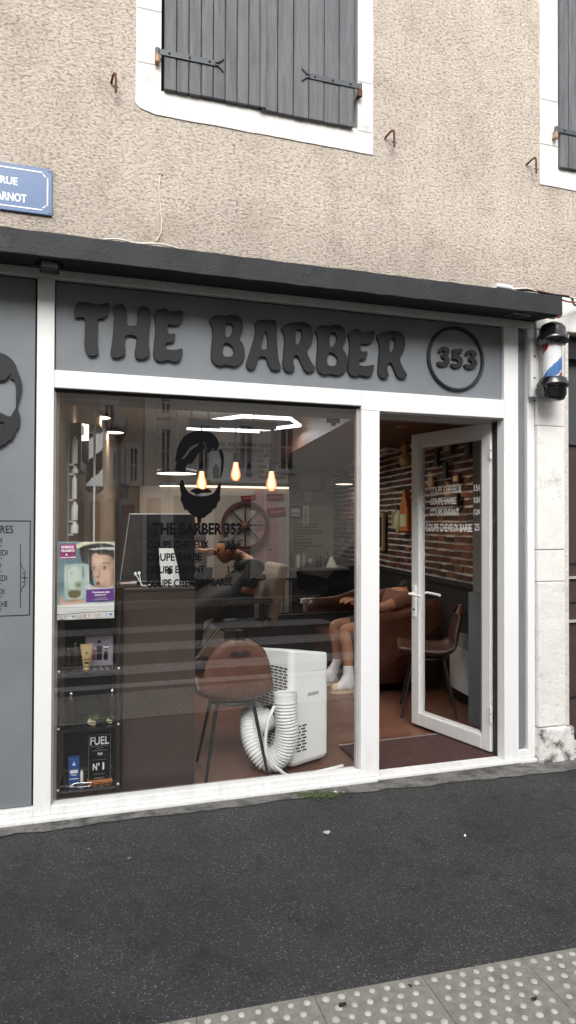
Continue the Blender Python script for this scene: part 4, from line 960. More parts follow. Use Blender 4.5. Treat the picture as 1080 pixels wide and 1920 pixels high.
# cart wheel
YWl = YM-.06; c_ = at(460, 985, YWl); rad = (at(460, 940, YWl).z-at(460, 1032, YWl).z)/2
t = thing('cart_wheel', 'dark spoked cart wheel leaning on the striped partition', 'wheel', (c_.x, YWl, c_.z))
mb = MB(); n = 48; vs = []
for i in range(n):
    a = 2*PI*i/n
    for dr, dy in ((-.018, -.02), (.018, -.02), (.018, .02), (-.018, .02)): vs.append(((rad-.02+dr)*math.cos(a), dy, (rad-.02+dr)*math.sin(a)))
mb.add(vs, [(i*4+j, i*4+(j+1) % 4, ((i+1) % n)*4+(j+1) % 4, ((i+1) % n)*4+j) for i in range(n) for j in range(4)], 0)
mb.build('rim', 'wheel_red', t, fixn=True)
mb = MB(); mb.lathe([(.0, -.035), (.04, -.03), (.045, .02), (0, .025)], n=16, axis=Matrix.Rotation(PI/2, 3, 'X')); mb.build('hub', 'umber_wood', t, fixn=True)
for i in range(8):
    a = PI/4*i; mb = MB(); mb.tube([(.03*math.cos(a), 0, .03*math.sin(a)), ((rad-.035)*math.cos(a), 0, (rad-.035)*math.sin(a))], [.011, .008], 8); mb.build('spoke', 'black_satin', t)
# moustache stickers on the stripes
for i, (x_, y_) in enumerate(((473, 955), (486, 979), (506, 1031), (490, 1068))):
    c_ = at(x_, y_, YM-.006); w_ = .05 if i < 3 else .035
    mb = MB(); mb.prism([(c_.x+px_*w_*2, YM-.0065, c_.z+(pz-.42)*w_*2) for px_, pz in mus], (0, .002, 0))
    tag(mb.build('moustache_sticker', 'decal_black', fixn=True), ['black moustache sticker inside the upper part of the wheel', 'black moustache sticker on the hub level of the wheel', 'black moustache sticker on the pink stripe below the wheel', 'small black sticker low on the striped partition'][i], 'sticker', 'moustache stickers')

# ---- lamps
def area(name, loc, size, power, col, parent, rot=(0, 0, 0)):
    l = bpy.data.lights.new(name, 'AREA'); l.shape = 'DISK'; l.size = size; l.energy = power; l.color = col
    o = bpy.data.objects.new(name, l); COL.objects.link(o); o.parent = parent; o.location = loc; o.rotation_euler = rot; return o
def point(name, loc, power, col, r, parent):
    l = bpy.data.lights.new(name, 'POINT'); l.energy = power; l.color = col; l.shadow_soft_size = r
    o = bpy.data.objects.new(name, l); COL.objects.link(o); o.parent = parent; o.location = loc; return o
hc = at(478, 790, 2.95)
t = thing('hexagon_lamp', 'white glowing hexagon light frames on the ceiling behind the pendant bulbs', 'ceiling lamp', (hc.x, 2.95, ZC-.02))
def hexring(cx, cy, r, z, k=6):
    mb = MB()
    for i in range(6):
        a0, a1 = PI/3*i, PI/3*(i+1); A = Vector((cx+r*math.cos(a0), cy+r*math.sin(a0), z)); B = Vector((cx+r*math.cos(a1), cy+r*math.sin(a1), z))
        mb.tube([A, B], .017, 8)
    return mb
hexring(0, 0, .46, -.17).build('light_tube', 'led_white', t)
MB().tube([(-.55, .62, -.17), (.22, .62, -.17)], .012, 8).build('light_bar', 'led_white', t)
for dx, dy in ((-.46, 0), (.46, 0), (.1, .62), (-.5, .62)): MB().tube([(dx, dy, -.16), (dx, dy, .02)], .004, 6).build('hanger', 'black_satin', t)
area('lamp_light', (0, .3, -.22), 1.0, 15, (.95, .97, 1), t)
# beam with three bare bulbs
Yp = 1.55
b0, b1 = at(352, 787, Yp), at(516, 789, Yp)
t = thing('pendant_beam', 'dark wooden beam with cords and bare bulbs hanging behind the window top', 'pendant lamp', ((b0.x+b1.x)/2, Yp, b0.z-.02))
mb = MB(); mb.box(-(b1.x-b0.x)/2, (b1.x-b0.x)/2, -.04, .04, -.025, .03); mb.build('beam', 'beam_wood', t, bevel=.006)
mb = MB()
for f in (-.55, .5): mb.tube([(f*(b1.x-b0.x)/2, 0, .03), (f*(b1.x-b0.x)/2, 0, ZC-b0.z+.02)], .004, 6)
mb.build('hanger', 'black_satin', t)
bulbs = ((378, 884, 920), (442, 867, 902), (509, 884, 921))
for i, (px_, y0_, y1_) in enumerate(bulbs):
    a, b = at(px_, y0_, Yp), at(px_, y1_, Yp)
    u = thing('bulb', ['glowing orange filament bulb, leftmost of three, over the bearded head sticker', 'glowing orange filament bulb in the middle, hung higher than the others', 'glowing orange filament bulb, rightmost of three, before the taupe bricks'][i], 'light bulb', (a.x, Yp, b.z), 0, 'filament bulbs under the beam')
    h = a.z-b.z; r = h*.27
    mb = MB(); mb.lathe([(0, 0), (r*.45, h*.02), (r*.85, h*.15), (r, h*.32), (r*.9, h*.5), (r*.62, h*.75), (r*.5, h*.95), (r*.5, h)], n=16); mb.build('glass_bulb', 'bulb_glow', u)
    mb = MB(); mb.lathe([(r*.55, h), (r*.62, h*1.02), (r*.62, h*1.45), (r*.3, h*1.55), (0, h*1.56)], n=14); mb.build('socket', 'black_satin', u)
    mb = MB(); mb.tube([(0, 0, h*1.5), (0, 0, b0.z-.04-b.z)], .0045, 6); mb.build('cord', 'black_satin', u)
# flat round lamps
for i, (px_, py_, wpx, Y, lab) in enumerate(((183, 783, 48, 2.6, 'flat round glowing lamp hanging at the left, nearest to the top corner'), (213, 811, 38, 3.4, 'smaller flat round glowing lamp below and right of the first one'), (331, 888, 76, 2.9, 'widest flat black lamp with a glowing underside, behind the bearded head sticker'), (318, 911, 40, 4.0, 'flat lamp half hidden by the left filament bulb, above the partition'), (645, 908, 33, 4.4, 'black dome lamp with a glowing rim hanging before the back wall'))):
    c_ = at(px_, py_, Y); z_ = (c_-CAM).dot(F_); r = wpx/2/F*z_
    u = thing('ceiling_lamp', lab, 'hanging lamp', (c_.x, Y, c_.z), 0, 'flat hanging lamps')
    mb = MB(); mb.lathe([(r, 0), (r*1.03, .008), (r*1.0, .03), (r*.5, .05 if i < 4 else .12), (.03, .06 if i < 4 else .16), (0, .06 if i < 4 else .16)], n=28); mb.build('lamp_shade', 'black_satin', u, fixn=True)
    mb = MB(); mb.lathe([(r*.97, -.001), (0, -.004)], n=28); mb.build('diffuser', 'disc_warm', u)
    mb = MB(); mb.tube([(0, 0, .05), (0, 0, ZC-c_.z)], .004, 6); mb.build('cord', 'black_satin', u)
    area('lamp_light', (0, 0, -.01), r*1.8, 2.6, (1, .82, .62), u)
# recessed spot in the dropped ceiling by the door
c_ = onplane(753, 800, (0, 0, 2.218), Vector((0, 0, 1)))
u = thing('ceiling_spot', 'small recessed spot in the dark ceiling seen through the open door', 'ceiling spot', c_)
mb = MB(); mb.lathe([(.05, -.003), (.055, 0), (.036, .001)], n=20); mb.build('rim', 'steel', u); mb = MB(); mb.lathe([(.035, -.002), (0, -.002)], n=20); mb.build('bulb', 'disc_warm', u)
l = bpy.data.lights.new('spot_light', 'SPOT'); l.energy = 22; l.spot_size = 2.2; l.spot_blend = .8; l.color = (1, .74, .5); l.shadow_soft_size = .04
o = bpy.data.objects.new('spot_light', l); COL.objects.link(o); o.parent = u; o.location = (0, 0, -.02)
# small dark camera under the bulkhead
p = at(625, 785, 1.0); mb = MB(); mb.box(-.04, .04, -.03, .03, -.03, .02, 0, Matrix.Rotation(.5, 3, 'Z')); mb.tube([(0, 0, .02), (0, 0, ZC-p.z)], .006, 6); mb.lathe([(.018, 0), (.02, -.02), (0, -.024)], (0, 0, -.03), 12)
o = tag(mb.build('security_camera', 'black_gloss'), 'small dark camera hanging near the top right corner of the window', 'camera'); o.location = p

# ---- left side: striped column, thin pole, wall picture, white wall rack
Yc = 1.0; a, b = at(177, 912, Yc), at(177, 812, Yc); r = 15/F*(a-CAM).dot(F_)
u = thing('barber_column', 'tall barber pole with slanting white and dark stripes at the left of the room', 'barber pole', (a.x, Yc, a.z))
mb = MB(); n, mz = 24, 40; H = b.z-a.z
vs = [(r*math.cos(2*PI*j/n), r*math.sin(2*PI*j/n), H*i/mz) for i in range(mz+1) for j in range(n)]
for i in range(mz):
    for j in range(n):
        mb.add([vs[i*n+j], vs[i*n+(j+1) % n], vs[(i+1)*n+(j+1) % n], vs[(i+1)*n+j]], [(0, 1, 2, 3)], 1 if ((j/n*1.0-(i/mz)*H/.26)*1.0 % 1.0) < .5 else 0, True)
mb.build('striped_drum', ['pole_glow', 'black_satin'], u)  # glow added to the white stripes so they show in the dim room
mb = MB(); mb.lathe([(r*1.1, H), (r*1.1, H+.02), (r*.6, H+.05), (0, H+.06)], n=20); mb.lathe([(0, -.05), (r*.6, -.04), (r*1.1, -.02), (r*1.1, 0)], n=20); mb.build('cap', 'steel', u)
mb = MB(); mb.box(-.03, .03, r, .25, -.03, -.01); mb.box(-.03, .03, r, .25, H+.0, H+.02); mb.box(lw(Yc)-a.x, -r*.5, .1, .14, H*.5-.03, H*.5+.03); mb.build('bracket', 'steel', u)
a, b = at(176, 1016, .5), at(176, 742, .5)
tag(MB().tube([(a.x, .5, FZ), (a.x, .5, 2.079)], .0065, 10).tube([(a.x-.03, .5, at(176, 812, .5).z), (a.x+.035, .5, at(176, 812, .5).z)], .004, 6).build('thin_pole', 'pole_white'), 'thin white upright pole rising behind the poster to the window top', 'pole')
# leaning dark mirror picture on the left wall
def onL(px, py): return onplane(px, py, Vector((lw(0)+.03, 0, 0)), Vector((math.cos(math.radians(8)), -math.sin(math.radians(8)), 0)))
q = [onL(141, 880), onL(157, 884), onL(157, 808), onL(141, 792)]
dL = Vector((math.sin(math.radians(8)), math.cos(math.radians(8)), 0)); nL = Vector((math.cos(math.radians(8)), -math.sin(math.radians(8)), 0))
cq = q[0]; wL = (q[1]-q[0]).dot(dL); hL = q[3].z-q[0].z
u = thing('mirror', 'dark framed mirror on the left wall with a small lamp shining in it', 'mirror', cq)
def lbox(mb, s0, s1, d0, d1, z0, z1, mi=0):
    P = lambda s, d, z: dL*s+nL*d+Vector((0, 0, z))
    return mb.add([P(s0, d0, z0), P(s1, d0, z0), P(s1, d1, z0), P(s0, d1, z0), P(s0, d0, z1), P(s1, d0, z1), P(s1, d1, z1), P(s0, d1, z1)], [(3, 2, 1, 0), (4, 5, 6, 7), (0, 1, 5, 4), (1, 2, 6, 5), (2, 3, 7, 6), (3, 0, 4, 7)], mi)
mb = MB(); f_ = .05
for s in ((0, wL, 0, f_), (0, wL, hL-f_, hL), (0, f_, f_, hL-f_), (wL-f_, wL, f_, hL-f_)): lbox(mb, s[0], s[1], -.025, .03, s[2], s[3])
mb.build('frame', 'black_satin', u, fixn=True); mb = MB(); lbox(mb, f_, wL-f_, -.02, .0, f_, hL-f_); mb.build('mirror_glass', 'screen_dark', u, fixn=True)
q = onL(150, 809); u = thing('wall_lamp', 'small lit wall lamp on the left wall beside the striped column', 'wall lamp', q)
mb = MB(); mb.lathe([(.05, -.05), (.05, .04)], n=16); mb.build('lamp_shade', 'disc_warm', u); mb = MB(); mb.tube([(0, 0, 0), nL*-.06], .012, 8); mb.build('bracket', 'black_satin', u)
# white wall rack with bottles at the extreme left
Yr = .42; 
u = thing('wall_rack', 'narrow rack with white tubes and bottles at the left edge behind the glass', 'rack', (lw(Yr)+.002, Yr, at(104, 1010, Yr).z))
zz = lambda py: at(104, py, Yr).z-at(104, 1010, Yr).z
mb = MB(); lbox(mb, -.02, .06, .0, .006, zz(1015), zz(812)); mb.build('back_plate', 'trim_grey', u, fixn=True)
rq = random.Random(8)
for i, (ya, yb, rr_) in enumerate(((816, 868, .016), (872, 886, .018), (890, 935, .014), (940, 975, .018), (978, 1000, .022))):
    mb = MB(); c_ = dL*(.02+.01*(i % 2))+nL*(.03+rr_*.2); mb.lathe([(rr_, zz(yb)), (rr_, zz(ya)-.02), (rr_*.5, zz(ya)-.008), (rr_*.5, zz(ya)), (0, zz(ya))], c_, 12); lbox(mb, -.015, .055, .007, .03, zz(yb)-.012, zz(yb)-.004); mb.build('bottle', 'white_plastic', u)
# little things behind the poster top
def bottle(px, y0, y1, wpx, Y, mi, cap, label, group=None, cat='bottle', sh=.72, name='bottle'):
    a = at(px, y1, Y); h = at(px, y0, Y).z-a.z; r = wpx/2/F*(a-CAM).dot(F_)
    u = thing(name, label, cat, a, 0, group)
    mb = MB(); mb.lathe([(0, 0), (r*.95, 0), (r, .004), (r, h*sh), (r*.42, h*(sh+.1)), (r*.4, h*.86), (0, h*.86)], n=14); mb.build('body', mi, u)
    mb = MB(); mb.lathe([(r*.46, h*.861), (r*.46, h), (0, h)], n=12); mb.build('cap', cap, u); return u

# ---- poster taped inside the pane
Yq = .052
PA, PB = at(107, 1163, Yq), at(215, 1018, Yq)
u = thing('poster', 'colour poster of a wide eyed child in a dark cap taped inside the window', 'poster', ((PA.x+PB.x)/2, Yq, PA.z))
W = (PB.x-PA.x)/2; Hh = at(160, 1018, Yq).z-at(160, 1163, Yq).z
def pp(x, y): return ((x-105)/(925-105)*2*W-W, (1262-y)/(1262-135)*Hh)     # measured in the enlarged poster
mb = MB(); mb.box(-W, W, 0, .0012, 0, Hh); mb.build('sheet', 'white_paper', u)
lay = [0]
def pz(name, pts, mi, it=0, hs=()):
    lay[0] += 1; d = -.0004*lay[0]
    o = [(pp(*q)[0], d, pp(*q)[1]) for q in (smooth_closed([Vector((*a, 0)) for a in pts], it) if it else [Vector((*a, 0)) for a in pts]) for q in [(q.x, q.y)]]
    mb = MB(); mb.prism(o, (0, .0003, 0)); return mb.build(name, mi, u, fixn=True)
def photo_print():
    """the printed photograph: a fine sheet whose vertex colours are blended from soft-edged shapes"""
    import numpy as np
    nx, ny = 110, 130; X = np.linspace(107, 921, nx); Y = np.linspace(140, 1046, ny); gx, gy = np.meshgrid(X, Y)
    img = np.zeros((ny, nx, 3))
    def inside(p):
        r = np.zeros(gx.shape, bool); k = len(p)
        for i in range(k):
            (x0, y0), (x1, y1) = p[i], p[(i+1) % k]
            c = ((y0 > gy) != (y1 > gy)) & (gx < (x1-x0)*(gy-y0)/((y1-y0) if y1 != y0 else 1e-9)+x0); r ^= c
        return r.astype(float)
    def blur(m, n):
        for _ in range(n):
            m = np.pad(m, 1, mode='edge'); m = (m[:-2, 1:-1]+m[2:, 1:-1]+m[1:-1, :-2]+m[1:-1, 2:]+2*m[1:-1, 1:-1])/6
        return m
    def put(p, c, soft=2, a=1.0):
        nonlocal img
        q = [(v.x, v.y) for v in smooth_closed([Vector((*w, 0)) for w in p], 2)]
        m = blur(inside(q), soft)[..., None]*a; img = img*(1-m)+np.array(c)*m
    def glow(x, y, sx, sy, c, a):
        nonlocal img
        m = (a*np.exp(-((gx-x)/sx)**2-((gy-y)/sy)**2))[..., None]; img = img*(1-m)+np.array(c)*m
    t = ((gy-140)/900)[..., None]; img = np.array((.22, .33, .37))*(1-t)+np.array((.42, .52, .53))*t
    glow(300, 420, 200, 120, (.16, .25, .29), .5); glow(160, 760, 90, 120, (.12, .20, .23), .45)
    put([(360, 130), (940, 130), (940, 250), (370, 260)], (.78, .76, .62), 4)
    put([(400, 262), (560, 240), (940, 240), (940, 420), (620, 320), (600, 700), (650, 800), (560, 760), (535, 460), (450, 440), (430, 330)], (.10, .095, .09), 4)
    put([(520, 730), (640, 800), (800, 815), (940, 770), (940, 860), (505, 860)], (.72, .71, .70), 2)
    put([(600, 320), (640, 300), (760, 290), (880, 330), (940, 400), (940, 760), (860, 795), (760, 808), (690, 795), (655, 755), (648, 700), (618, 650), (622, 600), (602, 545), (592, 420)], (.66, .50, .41), 2)
    glow(690, 420, 90, 80, (.78, .64, .54), .8); glow(830, 620, 90, 90, (.74, .57, .48), .7); glow(920, 640, 50, 220, (.30, .20, .16), .75); glow(880, 400, 60, 70, (.33, .24, .19), .55); glow(720, 790, 120, 25, (.40, .28, .22), .6)
    put([(650, 290), (700, 275), (800, 285), (940, 300), (940, 460), (890, 360), (790, 318), (700, 330)], (.13, .095, .075), 3, .85)
    for ex, ey, w in ((782, 518, 46), (630, 526, 28)):
        glow(ex, ey-6, w*1.3, 34, (.40, .28, .23), .55); put([(ex-w, ey+4), (ex-w*.3, ey-15), (ex+w, ey-4), (ex+w*.4, ey+14), (ex-w*.5, ey+14)], (.74, .72, .70), 1); glow(ex-w*.1, ey, w*.42, 17, (.05, .045, .045), 1.0); put([(ex-w, ey), (ex, ey-20), (ex+w*1.1, ey-6), (ex, ey-13)], (.06, .045, .04), 1, .9)
    put([(728, 452), (790, 432), (868, 462), (860, 474), (790, 448), (732, 462)], (.20, .14, .11), 1, .8); put([(598, 474), (630, 462), (660, 476), (630, 472)], (.24, .17, .14), 1, .7)
    glow(705, 600, 18, 60, (.46, .32, .26), .55); glow(668, 650, 34, 12, (.36, .22, .18), .8); glow(652, 632, 12, 14, (.78, .62, .53), .7); glow(690, 640, 10, 8, (.20, .10, .09), .7)
    put([(652, 738), (678, 708), (712, 722), (720, 750), (704, 784), (668, 788)], (.56, .27, .24), 2); glow(682, 746, 17, 17, (.14, .03, .035), .95); glow(686, 776, 22, 7, (.66, .38, .34), .7)
    put([(390, 240), (470, 190), (640, 158), (800, 156), (940, 196), (940, 280), (780, 262), (600, 268), (430, 268)], (.055, .05, .05), 2); put([(520, 240), (760, 212), (940, 214), (940, 262), (780, 248), (600, 256)], (.66, .68, .68), 2)
    glow(700, 185, 160, 18, (.22, .22, .23), .7)
    put([(205, 480), (230, 458), (530, 452), (552, 480), (552, 700), (510, 900), (490, 965), (235, 990), (205, 900)], (.56, .64, .60), 2, .85)
    put([(240, 500), (440, 490), (440, 700), (420, 820), (250, 830)], (.66, .72, .66), 5, .8); put([(455, 480), (488, 480), (490, 690), (455, 650)], (.30, .38, .40), 2, .8)
    for ex in (212, 545): glow(ex, 640, 7, 190, (.80, .84, .82), .8)
    glow(400, 760, 45, 45, (.22, .26, .12), .85); glow(305, 590, 14, 20, (.30, .34, .28), .6)
    put([(245, 836), (450, 828), (430, 945), (270, 952)], (.25, .23, .14), 2); glow(350, 835, 110, 10, (.42, .42, .30), .8)
    put([(130, 1050), (160, 930), (195, 918), (212, 1000), (240, 1015), (330, 955), (480, 965), (510, 1020), (400, 1050)], (.68, .50, .42), 2); glow(340, 985, 110, 14, (.40, .24, .19), .6); glow(180, 960, 14, 30, (.50, .32, .26), .5)
    put([(300, 1050), (420, 1028), (940, 1030), (940, 1060), (300, 1060)], (.74, .75, .74), 2, .8)
    rg = np.random.RandomState(5); img = np.clip(img*(1+rg.normal(0, .035, img.shape[:2]))[..., None], 0, 1)**1.45*1.1
    vs = [(pp(x, y)[0], -.0004, pp(x, y)[1]) for y in Y for x in X]
    me = bpy.data.meshes.new('printed_photo'); me.from_pydata(vs, [], [(i*nx+j, (i+1)*nx+j, (i+1)*nx+j+1, i*nx+j+1) for i in range(ny-1) for j in range(nx-1)])
    ca_ = me.color_attributes.new('print', 'FLOAT_COLOR', 'POINT'); ca_.data.foreach_set('color', np.concatenate([img, np.ones((ny, nx, 1))], 2).astype('f').ravel())
    m = bpy.data.materials.new('printed_photo'); m.use_nodes = True; n_ = m.node_tree.nodes; a_ = n_.new('ShaderNodeVertexColor'); a_.layer_name = 'print'
    m.node_tree.links.new(a_.outputs['Color'], n_['Principled BSDF'].inputs['Base Color']); n_['Principled BSDF'].inputs['Roughness'].default_value = .5
    me.materials.append(m); o = bpy.data.objects.new('printed_photo', me); COL.objects.link(o); o.parent = u
photo_print(); lay[0] = 2
pz('footer', [(106, 1045), (922, 1030), (922, 1260), (106, 1262)], 'white_paper')
pz('magenta_block', [(135, 170), (365, 165), (365, 375), (135, 382)], 'magenta')
pz('white_rule', [(138, 355), (360, 350), (360, 364), (138, 369)], 'white_paper')
pz('purple_block', [(515, 832), (920, 822), (920, 1003), (518, 1013)], 'purple')
for yy, x0_, x1_ in ((1080, 125, 890), (1112, 150, 860)):
    xx = x0_; rq = random.Random(yy)
    while xx < x1_: w_ = rq.uniform(15, 60); pz('fine_print', [(xx, yy+2), (xx+w_, yy), (xx+w_, yy+7), (xx, yy+9)], 'trim_grey'); xx += w_+14
pz('ribbon', [(106, 1172), (500, 1155), (920, 1150), (920, 1158), (500, 1166), (106, 1184)], 'poster_grey')
for xx, w_, mi in ((125, 60, 'trim_grey'), (200, 40, 'trim_grey'), (320, 20, 'poster_grey'), (360, 35, 'trim_grey'), (415, 35, 'trim_grey'), (475, 38, 'orange'), (535, 35, 'trim_grey'), (640, 90, 'trim_grey'), (790, 30, 'trim_grey'), (850, 42, 'blue')): pz('logo_mark', [(xx, 1232-(xx-125)*.03), (xx+w_, 1232-(xx-125)*.03), (xx+w_, 1205-(xx-125)*.03), (xx, 1205-(xx-125)*.03)], mi)
def ptext(body, x0_, y0_, x1_, y1_, wt):
    a = pp(x0_, y1_); b = pp(x1_, y0_); text('poster_lettering', body, a, b, 'white_paper', u, 0, wt, O=(0, -.0004*(lay[0]+1), 0))
ptext('SCIENCE', 155, 188, 330, 225, .03); ptext('OUVERTE', 155, 243, 340, 277, .03); ptext('Comment cela', 600, 855, 850, 880, .02); ptext('pousse-t-il ?', 640, 895, 805, 925, .02)
for yy, x0_, x1_ in ((950, 650, 810), (975, 625, 830)): pz('fine_print', [(x0_, yy), (x1_, yy-4), (x1_, yy+4), (x0_, yy+8)], 'lilac')
pz('arrow', [(215, 315), (230, 300), (245, 315), (240, 328), (220, 328)], 'white_paper')

# ---- black wire rack with three tiers behind the pane
Yk0, Yk1 = .10, .36
kx0, kx1 = at(110, 1300, Yk0).x, at(222, 1300, Yk0).x
u = thing('shelf_rack', 'black metal rack with slatted shelves standing behind the glass at the left', 'shelf rack', ((kx0+kx1)/2, Yk0, FZ))
hw_ = (kx1-kx0)/2; dk = Yk1-Yk0; topz = at(222, 1165, Yk0).z+.10
zk = [at(166, y, Yk0).z-FZ for y in (1260, 1366, 1479)]
for sx in (-1, 1):
    for yy in (0, dk):
        mb = MB(); mb.box(sx*hw_-.008, sx*hw_+.008, yy-.008, yy+.008, 0, topz-FZ); mb.build('post', 'black_satin', u, bevel=.002)
for z in zk+[topz-FZ-.02]:
    mb = MB()
    for i in range(9): 
        x_ = -hw_+.02+i*(2*hw_-.04)/8; mb.box(x_-.010, x_+.010, .012, dk-.012, z-.004, z)
    mb.box(-hw_+.0085, hw_-.0085, -.007, .007, z-.008, z+.004); mb.box(-hw_+.0085, hw_-.0085, dk-.007, dk+.007, z-.008, z+.004)
    mb.tube([(-hw_+.008, -.004, z+.028), (hw_-.008, -.004, z+.028)], .0028, 6)
    mb.build('shelf', 'black_gloss', u)
mb = MB()
for z in zk:
    for sx in (-1, 1): mb.ball((sx*hw_, -.010, z+.012), .006, 8, 6)
mb.build('bolt', 'white_plastic', u)
mb = MB(); mb.box(-hw_, hw_, dk+.011, dk+.02, .1, topz-FZ); mb.build('back_board', 'wall_black', u)
zk = [z+FZ+.001 for z in zk]
def shelfpos(px, py, Y): return at(px, py, Y)
# top tier: gift box, tube, two bottles
a, b = at(160, 1252, .24), at(212, 1192, .24)
u = thing('gift_box', 'lilac grey gift box printed with bottles on the top tier of the rack', 'box', ((a.x+b.x)/2, .24, zk[0])); w_, h_ = (b.x-a.x)/2, b.z-zk[0]
mb = MB(); mb.box(-w_, w_, 0, .06, 0, h_); mb.build('carton', 'lilac', u, bevel=.002)
mb = MB()
for (x0_, x1_, z0_, z1_, mi) in ((-.15, .1, .78, .86, 0), (-.85, -.6, .2, .62, 0), (-.5, -.25, .22, .55, 2), (-.2, .2, .2, .68, 0), (.32, .62, .2, .48, 0), (-.12, .12, .45, .6, 1), (.38, .55, .3, .4, 1)): mb.box(x0_*w_, x1_*w_, -.002, -.0004, z0_*h_, z1_*h_, mi)
mb.lathe([(.012, 0), (.012, .0015), (0, .0015)], (w_*.5, -.0004, h_*.62), 16, 0, axis=Matrix.Rotation(PI/2, 3, 'X')); mb.box(w_*.3, w_*.68, -.0035, -.0025, h_*.6, h_*.66, 1)
mb.build('print', ['decal_black', 'white_paper', 'red_sign'], u)
a, b = at(162, 1259, .125), at(162, 1208, .125); h_ = b.z-zk[0]
u = thing('cream_tube', 'gold cream tube standing upside down in front of the gift box', 'tube', (a.x, .135, zk[0]))
mb = MB(); n = 20; vs = []; K = 8
for i in range(K+1):
    f = i/K; wx = .0155+.017*f; wy = .0155*(1-f)+.0015
    for j in range(n): vs.append((wx*math.cos(2*PI*j/n), wy*math.sin(2*PI*j/n), h_*(.12+.88*f)))
mb.add(vs, [(i*n+j, i*n+(j+1) % n, (i+1)*n+(j+1) % n, (i+1)*n+j) for i in range(K) for j in range(n)], 0, True); mb.build('body', 'gold', u)
mb = MB(); mb.lathe([(0, 0), (.0165, 0), (.0165, h_*.12), (0, h_*.12)], n=20); mb.build('cap', 'gold', u)
text('lettering', 'GROOM', (-.012, h_*.40), (.012, h_*.47), 'decal_black', u, 0, .02, O=(0, -.0145, 0)); 
mb = MB(); mb.box(-.007, .007, -.0125, -.0115, h_*.66, h_*.70); mb.box(-.010, .010, -.0158, -.0148, h_*.28, h_*.34); mb.build('print', 'decal_black', u)
bottle(141, 1204, 1254, 12, .2, 'bottle_dark', 'black_gloss', 'dark bottle with a pale label left of the gold tube', 'dark bottles on the rack')
bottle(128, 1214, 1254, 8, .17, 'bottle_dark', 'black_gloss', 'slim dark bottle at the left end of the top tier', 'dark bottles on the rack')
for nm, px_, y_ in (('pale_label', 141, 1222), ('pale_label', 128, 1234)):
    pass
# middle tier
bottle(133, 1296, 1352, 17, .22, 'bottle_dark', 'chrome', 'dark bottle with a chrome collar at the left of the middle tier', 'dark bottles on the rack')
bottle(210, 1290, 1352, 17, .22, 'bottle_dark', 'chrome', 'dark bottle with a chrome collar at the right of the middle tier', 'dark bottles on the rack')
def sprig(px, py, Y, s, label, zc):
    a = at(px, py, Y); u = thing('air_plant', label, 'plant', (a.x, Y, zc))
    mb = MB(); R = Matrix.Rotation(.5, 3, 'Y') @ Matrix.Rotation(.4, 3, 'Z'); mb.box(-s*.8, s*.8, -s*.6, s*.6, 0, s*1.1, 0, R, (0, 0, s*.45)); mb.build('pot', 'pale_yellow', u, bevel=.002)
    mb = MB(); rq = random.Random(px)
    for i in range(26):
        d = Vector((rq.gauss(.5, .6), rq.gauss(-.1, .5), rq.uniform(.4, 1.2))).normalized(); l_ = s*rq.uniform(1.2, 2.4); b_ = Vector((s*.4, 0, s*1.4)); pn_ = d.orthogonal()*s*.16
        mb.add([b_-pn_, b_+pn_, b_+d*l_], [(0, 1, 2)])
    mb.build('leaves', 'green_leaf', u)
sprig(170, 1345, .13, .022, 'small green plant in a tilted pale cube pot on the middle tier', zk[1])
sprig(204, 1341, .15, .015, 'tiny pale yellow pot with grey green sprig at the right of the middle tier', zk[1])
# bottom tier
a, b = at(165, 1465, .2), at(207, 1372, .2); h_ = b.z-zk[2]-.012; w_ = (b.x-a.x)/2
u = thing('slogan_sign', 'black upright sign reading FUEL and No 1 on the bottom tier', 'sign', ((a.x+b.x)/2, .17, zk[2]))
mb = MB(); mb.box(-w_-.004, w_+.008, -.02, .05, 0, .013); mb.build('base', 'orange', u, bevel=.002)
mb = MB(); mb.box(-w_, w_, 0, .03, .0135, h_+.012); mb.build('board', 'decal_black', u)
mb = MB(); e_ = .0025
for q in ((-w_, -w_+e_, .0135, h_+.012), (w_-e_, w_, .0135, h_+.012), (-w_+e_, w_-e_, .0135, .0135+e_), (-w_+e_, w_-e_, h_+.012-e_, h_+.012)): mb.box(q[0], q[1], -.0012, -.0002, q[2], q[3])
for f0, f1, ww in ((.735, .745, .8), (.64, .652, .7), (.69, .70, .35), (.03, .06, .45), (.44, .448, .6), (.13, .14, .6)): mb.box(-w_*ww, w_*ww, -.0012, -.0002, h_*f0+.0135, h_*f1+.0135)
mb.build('rule', 'steel', u)
for body, x0_, x1_, f0, f1 in (('FUEL', -.85, .85, .77, .95), ('YOUR', -.2, .25, .54, .60), ('N°', -.6, 0, .22, .38), ('1', .26, .42, .22, .38)): text('lettering', body, (x0_*w_, h_*f0+.0135), (x1_*w_, h_*f1+.0135), 'decal_white', u, 0, .02, O=(0, -.0012, 0))
a, b = at(128, 1462, .17), at(149, 1420, .17); h_ = b.z-zk[2]; w_ = (b.x-a.x)/2
u = thing('blue_carton', 'small blue carton with white print on the bottom tier of the rack', 'box', ((a.x+b.x)/2, .17, zk[2]))
mb = MB(); mb.box(-w_, w_, 0, .04, 0, h_); mb.build('carton', 'blue_box', u, bevel=.0015)
mb = MB(); mb.prism([(-w_*.3, -.001, h_*.72), (w_*.3, -.001, h_*.72), (0, -.001, h_*.88)], (0, .0006, 0)); mb.box(-w_*.7, w_*.7, -.001, -.0003, h_*.44, h_*.56); mb.box(-w_*.5, w_*.5, -.001, -.0003, h_*.36, h_*.39); mb.box(-w_*.8, w_*.8, -.001, -.0003, h_*.22, h_*.25); mb.build('print', 'sign_white', u)
bottle(153, 1440, 1466, 6, .2, 'white_plastic', 'black_satin', 'tiny white flask between the blue carton and the black sign')
a = at(145, 1468, .115); mb = MB()
c_ = Vector((a.x, .118, zk[2]+.006))
